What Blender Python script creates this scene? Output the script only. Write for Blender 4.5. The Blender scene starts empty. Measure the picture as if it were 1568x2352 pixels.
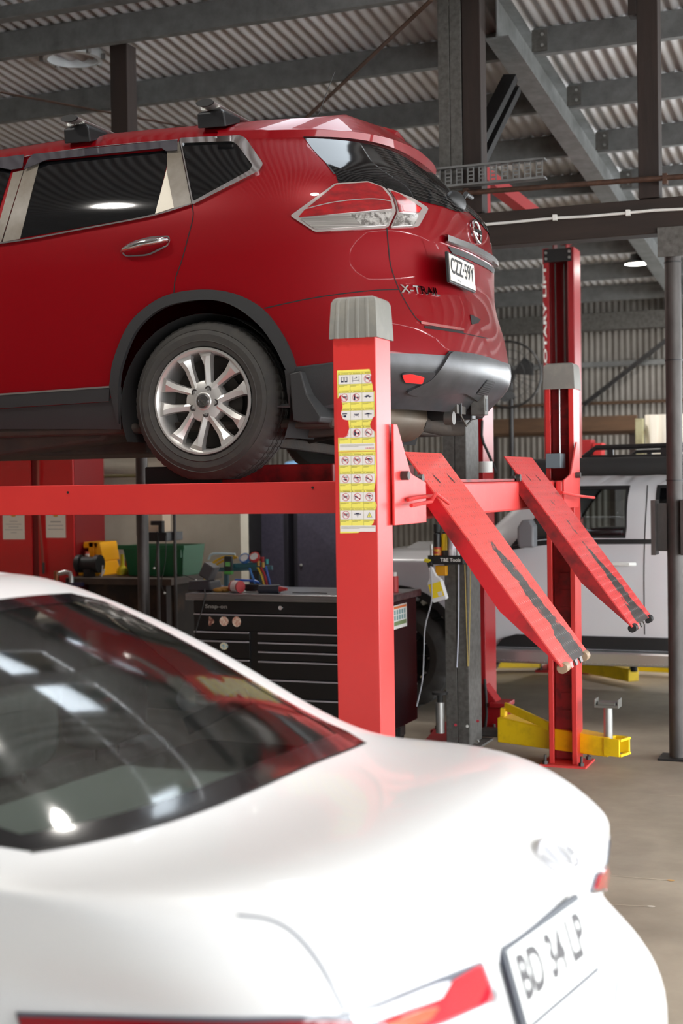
import bpy, math, random
import numpy as np
from mathutils import Vector, Matrix
from mathutils.geometry import delaunay_2d_cdt
random.seed(7)
COL = bpy.context.scene.collection
# ------------------------------------------------------------------ camera
F = 3267.0
CAM = Vector((0, 0, 1.65))
YAW, PITCH, ROLL = math.radians(21.5), math.atan(68 / F), 0.0145
f0 = Vector((-math.sin(YAW), math.cos(YAW), 0)); r0 = Vector((math.cos(YAW), math.sin(YAW), 0)); u0 = Vector((0, 0, 1))
FW = (f0 * math.cos(PITCH) - u0 * math.sin(PITCH)).normalized()
uu = u0 * math.cos(PITCH) + f0 * math.sin(PITCH)
UP = uu * math.cos(ROLL) + r0 * math.sin(ROLL)
RT = r0 * math.cos(ROLL) - uu * math.sin(ROLL)

def ray(px, py):
    return FW + RT * ((px - 784) / F) + UP * ((1176 - py) / F)

def P(px, py, X=None, Y=None, Z=None, D=None):
    """the point of the place seen at a photo pixel, on a plane of known X, Y, height or at a distance"""
    d = ray(px, py)
    if Y is not None: t = (Y - CAM.y) / d.y
    elif X is not None: t = (X - CAM.x) / d.x
    elif Z is not None: t = (Z - CAM.z) / d.z
    else: t = D
    return CAM + d * t

def proj(p):
    q = Vector(p) - CAM
    w = q.dot(FW)
    return 784 + F * q.dot(RT) / w, 1176 - F * q.dot(UP) / w

def make_camera():
    cd = bpy.data.cameras.new('camera'); co = bpy.data.objects.new('camera', cd); COL.objects.link(co)
    m = Matrix.Identity(4)
    for i in range(3):
        m[i][0] = RT[i]; m[i][1] = UP[i]; m[i][2] = -FW[i]; m[i][3] = CAM[i]
    co.matrix_world = m
    cd.sensor_fit = 'VERTICAL'; cd.sensor_height = 36.0; cd.sensor_width = 24.0
    cd.lens = F / 2352 * 36.0
    cd.clip_start = 0.05; cd.clip_end = 200
    cd.dof.use_dof = True; cd.dof.focus_distance = 6.3; cd.dof.aperture_fstop = 2.6
    cd.dof.aperture_blades = 9
    bpy.context.scene.camera = co
make_camera()

# ------------------------------------------------------------------ materials
def lin(c):
    return tuple(((v / 255) / 12.92 if v / 255 <= 0.04045 else ((v / 255 + 0.055) / 1.055) ** 2.4) for v in c)

MATS = {}
def mat(name, rgb=(128, 128, 128), rough=0.5, metal=0.0, coat=0.0, second=None, scale=6.0, amt=0.5, sharp=0.35,
        bump=0.0, bscale=40.0, emit=None, alpha=None, spec=0.5, stretch=(1, 1, 1), detail=6.0, crough=0.05):
    if name in MATS: return MATS[name]
    m = bpy.data.materials.new(name); m.use_nodes = True
    nt = m.node_tree; b = nt.nodes['Principled BSDF']
    b.inputs['Base Color'].default_value = (*lin(rgb), 1)
    b.inputs['Roughness'].default_value = rough; b.inputs['Metallic'].default_value = metal
    b.inputs['Specular IOR Level'].default_value = spec
    if coat: b.inputs['Coat Weight'].default_value = coat; b.inputs['Coat Roughness'].default_value = crough
    if second is not None or bump:
        tc = nt.nodes.new('ShaderNodeTexCoord'); mp = nt.nodes.new('ShaderNodeMapping')
        mp.inputs['Scale'].default_value = stretch
        nt.links.new(tc.outputs['Object'], mp.inputs['Vector'])
    if second is not None:
        n = nt.nodes.new('ShaderNodeTexNoise'); n.inputs['Scale'].default_value = scale; n.inputs['Detail'].default_value = detail
        n.inputs['Roughness'].default_value = 0.62
        nt.links.new(mp.outputs['Vector'], n.inputs['Vector'])
        cr = nt.nodes.new('ShaderNodeMapRange')
        cr.inputs['From Min'].default_value = 1 - amt - sharp / 2; cr.inputs['From Max'].default_value = 1 - amt + sharp / 2
        nt.links.new(n.outputs['Fac'], cr.inputs['Value'])
        mx = nt.nodes.new('ShaderNodeMix'); mx.data_type = 'RGBA'
        mx.inputs[6].default_value = (*lin(rgb), 1); mx.inputs[7].default_value = (*lin(second), 1)
        nt.links.new(cr.outputs['Result'], mx.inputs[0]); nt.links.new(mx.outputs[2], b.inputs['Base Color'])
    if bump:
        n2 = nt.nodes.new('ShaderNodeTexNoise'); n2.inputs['Scale'].default_value = bscale; n2.inputs['Detail'].default_value = 4
        nt.links.new(mp.outputs['Vector'], n2.inputs['Vector'])
        bp = nt.nodes.new('ShaderNodeBump'); bp.inputs['Strength'].default_value = bump; bp.inputs['Distance'].default_value = 0.01
        nt.links.new(n2.outputs['Fac'], bp.inputs['Height']); nt.links.new(bp.outputs['Normal'], b.inputs['Normal'])
    if emit:
        b.inputs['Emission Color'].default_value = (*lin(emit[0]), 1); b.inputs['Emission Strength'].default_value = emit[1]
    MATS[name] = m
    return m

def glass_mat(name, tint, reflect=0.06, rough=0.0):
    """thin pane: tinted see-through plus clear-coat reflection"""
    if name in MATS: return MATS[name]
    m = bpy.data.materials.new(name); m.use_nodes = True; nt = m.node_tree
    for n in list(nt.nodes):
        if n.type != 'OUTPUT_MATERIAL': nt.nodes.remove(n)
    out = [n for n in nt.nodes if n.type == 'OUTPUT_MATERIAL'][0]
    tr = nt.nodes.new('ShaderNodeBsdfTransparent'); tr.inputs[0].default_value = (*lin(tint), 1)
    gl = nt.nodes.new('ShaderNodeBsdfGlossy'); gl.inputs['Roughness'].default_value = rough
    fr = nt.nodes.new('ShaderNodeFresnel'); fr.inputs['IOR'].default_value = 1.5
    ad = nt.nodes.new('ShaderNodeMath'); ad.operation = 'MULTIPLY_ADD'; ad.inputs[1].default_value = 1.15; ad.inputs[2].default_value = reflect
    ad.use_clamp = True
    mx = nt.nodes.new('ShaderNodeMixShader')
    nt.links.new(fr.outputs[0], ad.inputs[0]); nt.links.new(ad.outputs[0], mx.inputs[0])
    nt.links.new(tr.outputs[0], mx.inputs[1]); nt.links.new(gl.outputs[0], mx.inputs[2]); nt.links.new(mx.outputs[0], out.inputs[0])
    MATS[name] = m
    return m

# ------------------------------------------------------------------ objects
ORG = {}
TWIN = {}      # right-hand twins of left-hand parts
def tag(o, label=None, cat=None, group=None, kind=None):
    if label: o['label'] = label
    if cat: o['category'] = cat
    if group: o['group'] = group
    if kind: o['kind'] = kind
    return o
def thing(name, label, cat, loc=(0, 0, 0), rotz=0, group=None):
    o = bpy.data.objects.new(name, None); COL.objects.link(o)
    o.empty_display_size = 0.1
    o.location = loc; o.rotation_euler = (0, 0, rotz)
    ORG[o] = Matrix.Translation(Vector(loc)) @ Matrix.Rotation(rotz, 4, 'Z')
    return tag(o, label, cat, group)
def copy_tree(o, parent=None):
    c = o.copy(); COL.objects.link(c)
    if parent: c.parent = parent
    for ch in o.children: copy_tree(ch, c)
    return c

class MB:
    def __init__(s): s.v = []; s.f = []; s.m = []; s.cur = 0; s.twin = None
    def add(s, vs, fs, mi=None):
        o = len(s.v); s.v += [tuple(v) for v in vs]
        for f in fs: s.f.append([i + o for i in f]); s.m.append(s.cur if mi is None else mi)
        return s
    def box(s, x0, x1, y0, y1, z0, z1, mi=None):
        vs = [(x, y, z) for z in (z0, z1) for (x, y) in ((x0, y0), (x1, y0), (x1, y1), (x0, y1))]
        return s.add(vs, [(3, 2, 1, 0), (4, 5, 6, 7), (0, 1, 5, 4), (1, 2, 6, 5), (2, 3, 7, 6), (3, 0, 4, 7)], mi)
    def boxm(s, size, M, mi=None):
        a, b, c = [q / 2 for q in size]
        vs = [M @ Vector((x, y, z)) for z in (-c, c) for (x, y) in ((-a, -b), (a, -b), (a, b), (-a, b))]
        return s.add(vs, [(3, 2, 1, 0), (4, 5, 6, 7), (0, 1, 5, 4), (1, 2, 6, 5), (2, 3, 7, 6), (3, 0, 4, 7)], mi)
    def beam(s, p0, p1, w, h, up=(0, 0, 1), mi=None):
        p0, p1 = Vector(p0), Vector(p1); d = (p1 - p0).normalized(); up = Vector(up)
        sd = d.cross(up).normalized(); u = sd.cross(d)
        vs = []
        for p in (p0, p1):
            for (a, b) in ((-1, -1), (1, -1), (1, 1), (-1, 1)): vs.append(p + sd * a * w / 2 + u * b * h / 2)
        return s.add(vs, [(3, 2, 1, 0), (4, 5, 6, 7), (0, 1, 5, 4), (1, 2, 6, 5), (2, 3, 7, 6), (3, 0, 4, 7)], mi)
    def cyl(s, p0, p1, r0, r1=None, n=20, mi=None, caps=True):
        r1 = r0 if r1 is None else r1
        p0, p1 = Vector(p0), Vector(p1); d = (p1 - p0).normalized()
        a = Vector((0, 0, 1)) if abs(d.z) < 0.9 else Vector((1, 0, 0))
        x = d.cross(a).normalized(); y = d.cross(x)
        vs = []
        for p, r in ((p0, r0), (p1, r1)):
            for i in range(n):
                t = 2 * math.pi * i / n; vs.append(p + x * math.cos(t) * r + y * math.sin(t) * r)
        fs = [(i, (i + 1) % n, n + (i + 1) % n, n + i) for i in range(n)]
        if caps: fs += [tuple(range(n))[::-1], tuple(range(n, 2 * n))]
        return s.add(vs, fs, mi)
    def tube(s, pts, r, n=8, mi=None, closed=False):
        pts = [Vector(p) for p in pts]; N = len(pts)
        rs = r if isinstance(r, (list, tuple)) else [r] * N
        prev = None; vs = []
        for i, p in enumerate(pts):
            if closed: d = (pts[(i + 1) % N] - pts[i - 1]).normalized()
            else: d = (pts[min(i + 1, N - 1)] - pts[max(i - 1, 0)]).normalized()
            if prev is None:
                a = Vector((0, 0, 1)) if abs(d.z) < 0.9 else Vector((1, 0, 0)); x = d.cross(a).normalized()
            else: x = (prev - d * prev.dot(d)).normalized()
            prev = x; y = d.cross(x)
            for k in range(n):
                t = 2 * math.pi * k / n; vs.append(p + (x * math.cos(t) + y * math.sin(t)) * rs[i])
        fs = []
        for i in range(N if closed else N - 1):
            j = (i + 1) % N
            for k in range(n): fs.append((i * n + k, i * n + (k + 1) % n, j * n + (k + 1) % n, j * n + k))
        if not closed: fs += [tuple(range(n))[::-1], tuple((N - 1) * n + k for k in range(n))]
        return s.add(vs, fs, mi)
    def prism(s, poly, axis, a, b, mi=None):
        """poly in the plane normal to axis: x -> (y,z), y -> (x,z), z -> (x,y)"""
        def pt(q, t):
            return {'x': (t, q[0], q[1]), 'y': (q[0], t, q[1]), 'z': (q[0], q[1], t)}[axis]
        n = len(poly); vs = [pt(q, a) for q in poly] + [pt(q, b) for q in poly]
        fs = [(i, (i + 1) % n, n + (i + 1) % n, n + i) for i in range(n)] + [tuple(range(n))[::-1], tuple(range(n, 2 * n))]
        return s.add(vs, fs, mi)
    def plate(s, pts, off, mi=None):
        """a flat polygon given by 3-D points, given thickness along off"""
        pts = [Vector(p) for p in pts]; off = Vector(off); n = len(pts)
        vs = pts + [p + off for p in pts]
        fs = [(i, (i + 1) % n, n + (i + 1) % n, n + i) for i in range(n)] + [tuple(range(n))[::-1], tuple(range(n, 2 * n))]
        return s.add(vs, fs, mi)
    def lathe(s, prof, M, n=32, mi=None, rfun=None):
        """prof of (radius, height) turned about the local z of M"""
        vs = []
        for i in range(n):
            t = 2 * math.pi * i / n
            for j, (r, h) in enumerate(prof):
                if rfun: r = rfun(i, j, r)
                vs.append(M @ Vector((r * math.cos(t), r * math.sin(t), h)))
        k = len(prof); fs = []
        for i in range(n):
            a, b = i * k, ((i + 1) % n) * k
            for j in range(k - 1): fs.append((a + j, b + j, b + j + 1, a + j + 1))
        return s.add(vs, fs, mi)
    def ball(s, c, r, n=16, mi=None, R=None):
        rx, ry, rz = r if isinstance(r, (tuple, list)) else (r, r, r); c = Vector(c); vs = []; fs = []
        h = n // 2
        for j in range(h + 1):
            a = math.pi * j / h
            for i in range(n):
                t = 2 * math.pi * i / n
                q = Vector((rx * math.sin(a) * math.cos(t), ry * math.sin(a) * math.sin(t), rz * math.cos(a)))
                if R: q = R @ q
                vs.append(c + q)
        for j in range(h):
            for i in range(n): fs.append((j * n + i, (j + 1) * n + i, (j + 1) * n + (i + 1) % n, j * n + (i + 1) % n))
        return s.add(vs, fs, mi)
    def grid(s, fn, nu, nv, mi=None, cu=False):
        vs = [fn(i / nu if cu else i / (nu - 1), j / (nv - 1)) for i in range(nu) for j in range(nv)]; fs = []
        for i in range(nu if cu else nu - 1):
            for j in range(nv - 1):
                a = i * nv + j; b = ((i + 1) % nu) * nv + j
                fs.append((a, b, b + 1, a + 1))
        return s.add(vs, fs, mi)
    def build(s, name, mats, parent=None, smooth=35, bevel=0, seg=2, solid=0, origin=None):
        o = s.build1(name, mats, parent, smooth, bevel, seg, solid, origin)
        if s.twin is not None: TWIN[o] = s.twin.build1(name, mats, TWIN.get(parent, parent), smooth, bevel, seg, solid, origin)
        return o
    def build1(s, name, mats, parent=None, smooth=35, bevel=0, seg=2, solid=0, origin=None):
        me = bpy.data.meshes.new(name)
        vs = np.array(s.v, dtype=float).reshape(-1, 3)
        if parent is not None:
            M = ORG[parent].inverted(); A = np.array(M)
            vs = vs @ A[:3, :3].T + A[:3, 3]; loc = None
        else:
            if origin is None:
                lo, hi = vs.min(0), vs.max(0); origin = ((lo[0] + hi[0]) / 2, (lo[1] + hi[1]) / 2, lo[2])
            vs = vs - np.array(origin); loc = origin
        me.from_pydata(vs.tolist(), [], s.f)
        if not isinstance(mats, (list, tuple)): mats = [mats]
        for m in mats: me.materials.append(m)
        if len(mats) > 1: me.polygons.foreach_set('material_index', s.m)
        me.validate(); me.update()
        o = bpy.data.objects.new(name, me); COL.objects.link(o)
        if smooth:
            me.shade_smooth(); me.set_sharp_from_angle(angle=math.radians(smooth))
        if parent is not None: o.parent = parent; ORG[o] = ORG[parent]
        else: o.location = loc; ORG[o] = Matrix.Translation(Vector(loc))
        if bevel:
            b = o.modifiers.new('bevel', 'BEVEL'); b.width = bevel; b.segments = seg; b.limit_method = 'ANGLE'; b.angle_limit = math.radians(40)
            b.harden_normals = False
        if solid:
            q = o.modifiers.new('solid', 'SOLIDIFY'); q.thickness = solid
        return o

def text_geo(txt, h=None, w=None, bold=0.0, depth=0.001):
    """flat letter mesh: verts in a plane x right, y up, centred; scaled to width w and height h"""
    cu = bpy.data.curves.new('letters', 'FONT'); cu.body = txt; cu.size = 1; cu.offset = bold; cu.extrude = 0.0; cu.resolution_u = 3
    ob = bpy.data.objects.new('letters', cu); COL.objects.link(ob)
    dg = bpy.context.evaluated_depsgraph_get(); me = bpy.data.meshes.new_from_object(ob.evaluated_get(dg))
    vs = np.array([v.co[:] for v in me.vertices]).reshape(-1, 3); fs = [list(p.vertices) for p in me.polygons]
    bpy.data.objects.remove(ob); bpy.data.curves.remove(cu); bpy.data.meshes.remove(me)
    if len(vs) == 0: return [], []
    lo, hi = vs.min(0), vs.max(0); sz = np.maximum(hi - lo, 1e-6); vs = vs - (lo + hi) / 2
    if w is None: s = (h / sz[1], h / sz[1])
    elif h is None: s = (w / sz[0], w / sz[0])
    else: s = (w / sz[0], h / sz[1])
    vs[:, 0] *= s[0]; vs[:, 1] *= s[1]
    return vs, fs
def add_text(mb, txt, c, right, up, h=None, w=None, bold=0.0, off=0.0, mi=None, map3=None):
    vs, fs = text_geo(txt, h, w, bold)
    right, up, c = Vector(right).normalized(), Vector(up).normalized(), Vector(c); n = right.cross(up)
    pts = [c + right * v[0] + up * v[1] + n * off for v in vs]
    if map3: pts = [map3(v[0], v[1]) for v in vs]
    mb.add(pts, fs, mi)
# ------------------------------------------------------------------ shared materials
M = {}
M['galv'] = mat('galvanised steel', (132, 134, 134), 0.5, 0.55, second=(98, 99, 98), scale=9, amt=0.5, sharp=0.5, bump=0.05)
M['galvdark'] = mat('weathered galvanised steel', (104, 102, 99), 0.6, 0.3, second=(74, 72, 68), scale=30, amt=0.5, sharp=0.4, bump=0.1)
M['sheet'] = mat('corrugated roof sheet', (190, 190, 192), 0.55, 0.2, second=(160, 156, 152), scale=3, amt=0.45, sharp=0.5, stretch=(1, 0.3, 1))
M['wallsheet'] = mat('corrugated wall sheet', (140, 135, 129), 0.6, 0.2, second=(112, 106, 99), scale=2.5, amt=0.5, sharp=0.5)
M['timber'] = mat('dark stained timber', (46, 32, 26), 0.75, second=(28, 20, 17), scale=14, amt=0.5, sharp=0.5, stretch=(1, 1, 0.12), bump=0.2)
M['timberx'] = mat('dark stained timber beam', (48, 35, 28), 0.75, second=(28, 20, 16), scale=14, amt=0.5, sharp=0.5, stretch=(0.12, 1, 1), bump=0.2)
M['plank'] = mat('old brown timber', (98, 72, 50), 0.8, second=(62, 44, 30), scale=10, amt=0.5, sharp=0.6, stretch=(0.15, 1, 1), bump=0.2)
M['rust'] = mat('rusty steel', (92, 66, 52), 0.7, 0.3, second=(58, 40, 32), scale=30, amt=0.5, sharp=0.5)
M['steelpost'] = mat('dull dark steel tube', (88, 84, 82), 0.5, 0.5, second=(58, 54, 52), scale=12, amt=0.5, sharp=0.5, stretch=(1, 1, 0.3))
M['blacksteel'] = mat('black steel', (30, 29, 30), 0.4, 0.2, second=(44, 42, 42), scale=20, amt=0.4)
M['liftred'] = mat('red lift enamel', (206, 48, 44), 0.44, coat=0.25, crough=0.3, second=(196, 42, 42), scale=3, amt=0.4, sharp=0.5, spec=0.5)
M['liftredworn'] = mat('worn red lift enamel', (214, 62, 60), 0.47, coat=0.15, crough=0.35, second=(206, 78, 72), scale=8, amt=0.33, sharp=0.25, bump=0.03)
M['liftreddark'] = mat('grimy red enamel', (150, 22, 26), 0.5, second=(60, 16, 18), scale=10, amt=0.42, sharp=0.3)
M['capgrey'] = mat('grey moulded plastic', (122, 120, 114), 0.6, second=(140, 136, 126), scale=12, amt=0.35)
M['steel'] = mat('bright zinc steel', (176, 176, 174), 0.35, 0.8)
M['chrome'] = mat('polished chrome', (225, 225, 228), 0.08, 1.0)
M['black'] = mat('matt black plastic', (24, 24, 25), 0.55)
M['rubber'] = mat('black rubber', (28, 27, 26), 0.75)
M['white'] = mat('white plastic', (226, 226, 222), 0.4)
M['concrete'] = mat('worn concrete floor', (178, 166, 148), 0.6, second=(140, 128, 112), scale=1.6, amt=0.5, sharp=0.45, bump=0.06, bscale=30, detail=10, spec=0.35)
M['creamwall'] = mat('cream concrete wall', (206, 200, 184), 0.85, second=(182, 174, 156), scale=2.2, amt=0.5, sharp=0.5)
M['lampglow'] = mat('lit lamp diffuser', (255, 252, 244), 0.5, emit=((255, 250, 240), 40))
M['yellow'] = mat('yellow lift enamel', (244, 206, 20), 0.4, second=(206, 168, 20), scale=7, amt=0.35, sharp=0.3)

def struct(o, label=None): o['kind'] = 'structure'; return o

# ------------------------------------------------------------------ floor
def make_floor():
    mb = MB(); mb.box(-15, 9, -9, 17, -0.15, 0); o = mb.build('floor', M['concrete'], smooth=0); struct(o)
    m = M['concrete']; nt = m.node_tree; b = nt.nodes['Principled BSDF']
    # oil stains: a second larger, darker pattern of its own
    src = b.inputs['Base Color'].links[0].from_socket
    tc = nt.nodes.new('ShaderNodeTexCoord'); n = nt.nodes.new('ShaderNodeTexNoise'); n.inputs['Scale'].default_value = 0.55; n.inputs['Detail'].default_value = 8
    nt.links.new(tc.outputs['Object'], n.inputs['Vector'])
    r = nt.nodes.new('ShaderNodeMapRange'); r.inputs['From Min'].default_value = 0.5; r.inputs['From Max'].default_value = 0.72
    r.inputs['To Max'].default_value = 0.6
    nt.links.new(n.outputs['Fac'], r.inputs['Value'])
    mx = nt.nodes.new('ShaderNodeMix'); mx.data_type = 'RGBA'; mx.inputs[7].default_value = (*lin((92, 82, 74)), 1)
    nt.links.new(r.outputs['Result'], mx.inputs[0]); nt.links.new(src, mx.inputs[6]); nt.links.new(mx.outputs[2], b.inputs['Base Color'])
make_floor()

# ------------------------------------------------------------------ roof, walls
YE, ZE, SL = 16.9, 3.65, 0.098          # eave line and fall of the roof
def zroof(y, d=0.0): return ZE + SL * (YE - y) + 0.17 + d
RIDGE = -1.0
def corrugated(name, m, x0, x1, pts, amp=0.009, pitch=0.085, axis='x', n=8):
    """sheet with waves running along axis; pts are (s, z) rows the sheet passes through"""
    mb = MB(); N = int((x1 - x0) / pitch * n)
    xs = [x0 + (x1 - x0) * i / N for i in range(N + 1)]
    vs = []
    for (s, z) in pts:
        for x in xs:
            w = amp * math.cos(2 * math.pi * (x - x0) / pitch)
            if axis == 'x': vs.append((x, s, z + w))
            else: vs.append((x, s + w, z))
    k = len(xs); fs = []
    for j in range(len(pts) - 1):
        for i in range(N): fs.append((j * k + i, j * k + i + 1, (j + 1) * k + i + 1, (j + 1) * k + i))
    mb.add(vs, fs); return mb
def ceiling():
    # strips of sheet with skylights left out between them
    z = lambda y: zroof(y)
    a = corrugated('c', None, -13, 6, [(17.2, z(17.2)), (7.02, z(7.02))])
    b = corrugated('c', None, -13, 6, [(5.82, z(5.82)), (RIDGE, z(RIDGE))])
    b2 = corrugated('c', None, -13, 6, [(RIDGE, z(RIDGE)), (-6, z(RIDGE) - SL * (RIDGE + 6) * 1.0)])
    mb = MB()
    for q in (a, b, b2): mb.add(q.v, q.f)
    gaps = [(-3.15, -2.72), (-2.45, -2.0), (1.2, 2.4), (3.4, 4.6)]  # last two roof lights are unseen, added to light floor and white car
    xs = [-13] + [x for g in gaps for x in g] + [6]
    for x0, x1 in zip(xs[::2], xs[1::2]):
        q = corrugated('c', None, x0, x1, [(7.02, z(7.02)), (5.82, z(5.82))]); mb.add(q.v, q.f)
    for k, (x0, x1) in enumerate(gaps):
        w = MB(); w.add([(x0, 5.82, z(5.82) + 0.012), (x1, 5.82, z(5.82) + 0.012), (x1, 7.02, z(7.02) + 0.012), (x0, 7.02, z(7.02) + 0.012)], [(0, 1, 2, 3)])
        struct(w.build('window_%d' % (k + 1), glass_mat('clear roof light', (225, 232, 238), 0.02), smooth=0))
    o = mb.build('ceiling', M['sheet'], smooth=60); struct(o)
ceiling()
def walls():
    mb = MB(); q = corrugated('w', None, -13, -1.2, [(17.0, 0.0), (17.0, 3.95)], amp=0.009, pitch=0.072, axis='y'); mb.add(q.v, q.f); q = corrugated('w', None, -1.2, 6, [(17.0, 3.1), (17.0, 3.95)], amp=0.009, pitch=0.072, axis='y'); mb.add(q.v, q.f)
    struct(mb.build('wall_back', M['wallsheet'], smooth=60))
    mb = MB(); mb.box(-13.2, -13, -6, 17.2, 0, 5.6); struct(mb.build('wall_left', M['creamwall'], smooth=0))
    mb = MB(); mb.box(-13, -5.0, 10.45, 10.6, 0, 2.3); struct(mb.build('wall_inner', M['creamwall'], smooth=0))
    mb = MB(); mb.prism([(-6, 4.6), (17.2, 2.9), (17.2, 3.75), (-6, 6.0)][0:0] or [(8.6, 2.95), (17.2, 2.95), (17.2, 3.72), (8.6, 4.55)], 'x', 5.9, 6.0); mb.box(5.9, 6.0, 8.0, 8.6, 0, 4.6); mb.prism([(-5.9, 3.3), (8.0, 3.3), (8.0, 4.6), (-1.0, 5.5), (-5.9, 5.0)], 'x', 5.9, 6.0); mb.box(5.9, 6.0, 16.4, 17.2, 0, 2.95); struct(mb.build('wall_right', M['wallsheet'], smooth=0))
    mb = MB(); mb.box(-13, 2.6, -5.9, -5.75, 0, 5.5); mb.box(2.6, 5.9, -5.9, -5.75, 3.0, 5.5); struct(mb.build('wall_front', M['wallsheet'], smooth=0))
walls()

ordn = ['nearest', 'second nearest', 'third nearest', 'fourth nearest', 'fifth nearest', 'sixth nearest', 'seventh nearest', 'eighth nearest', 'furthest']
PY = [8.05, 9.1, 10.13, 11.15, 12.18, 13.2, 14.25, 15.32, 16.35]
def cchannel(mb, x0, x1, y, z0, h=0.17, f=0.06, t=0.004):
    mb.box(x0, x1, y, y + t, z0, z0 + h); mb.box(x0, x1, y + t, y + f, z0, z0 + t); mb.box(x0, x1, y + t, y + f, z0 + h - t, z0 + h)
    mb.box(x0, x1, y + f - t, y + f, z0 + t, z0 + 0.02)
XR = -2.30
for i, y in enumerate(PY):
    zb = ZE + SL * (YE - y) - 0.013
    for side, (x0, x1) in (('left', (-12.9, XR - 0.1)), ('right', (XR + 0.10, 5.85))):
        root = thing('roof_purlin', '%s galvanised roof purlin running %s of the sloping rafter' % (ordn[i], side), 'purlin', ((x0 + x1) / 2, y, zb), 0, 'galvanised roof purlins')
        mb = MB(); cchannel(mb, x0, x1, y, zb); mb.build('channel', M['galv'], root, smooth=0)
        if side == 'right' and i < 7:
            mb = MB(); mb.box(x0 - 0.01, x0 + 0.09, y - 0.012, y - 0.001, zb + 0.015, zb + 0.155)
            c = mb.build('cleat', M['galvdark'], root, smooth=0)
            for zz in (0.05, 0.12):
                mb = MB(); mb.cyl((x0 + 0.06, y - 0.012, zb + zz), (x0 + 0.06, y - 0.022, zb + zz), 0.011, n=6); mb.build('bolt', M['steel'], root)
def rafter():
    y0, y1 = 8.56, 16.8
    root = thing('roof_rafter', 'long galvanised roof rafter sloping away beside the dark timber column', 'rafter', (XR, 9, 4.3))
    z = lambda y, d: ZE + SL * (YE - y) + d
    for nm, (x0, x1, d0, d1) in (('web', (XR - 0.004, XR + 0.004, -0.09, 0.15)), ('flange', (XR - 0.075, XR + 0.075, -0.10, -0.09)), ('flange', (XR - 0.075, XR + 0.075, 0.145, 0.153))):
        mb = MB(); mb.prism([(y0, z(y0, d0)), (y1, z(y1, d0)), (y1, z(y1, d1)), (y0, z(y0, d1))], 'x', x0, x1)
        mb.build(nm, M['galv'], root, smooth=0)
rafter()
def braces():
    # knee brace from column to rafter
    mb = MB(); a = P(1088, 345, Y=8.55); b = P(1172, 178, Y=9.0); mb.beam(a, b, 0.05, 0.09, up=(1, 0, 0))
    a = P(1100, 385, Y=8.6); b = P(1186, 205, Y=9.05); mb.beam(a, b, 0.05, 0.05, up=(1, 0, 0))
    tag(mb.build('knee_brace', M['blacksteel'], smooth=0), 'black steel knee brace between timber column and rafter', 'brace')
    for i, (p, q) in enumerate((((672, 300), (990, 0)), ((0, 212), (470, 300)))):
        mb = MB(); d = []
        for (x, y) in (p, q):
            r = ray(x, y); t = (ZE + SL * YE - 0.03 - CAM.z) / (r.z + SL * r.y); d.append(CAM + r * t)
        mb.beam(d[0], d[1], 0.03, 0.006)
        tag(mb.build('strap_brace', M['rust'], smooth=0), ('thin dark roof strap brace rising behind the raised car antenna', 'thin dark roof strap brace over the roof bars, far left')[i], 'brace')
braces()
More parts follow.
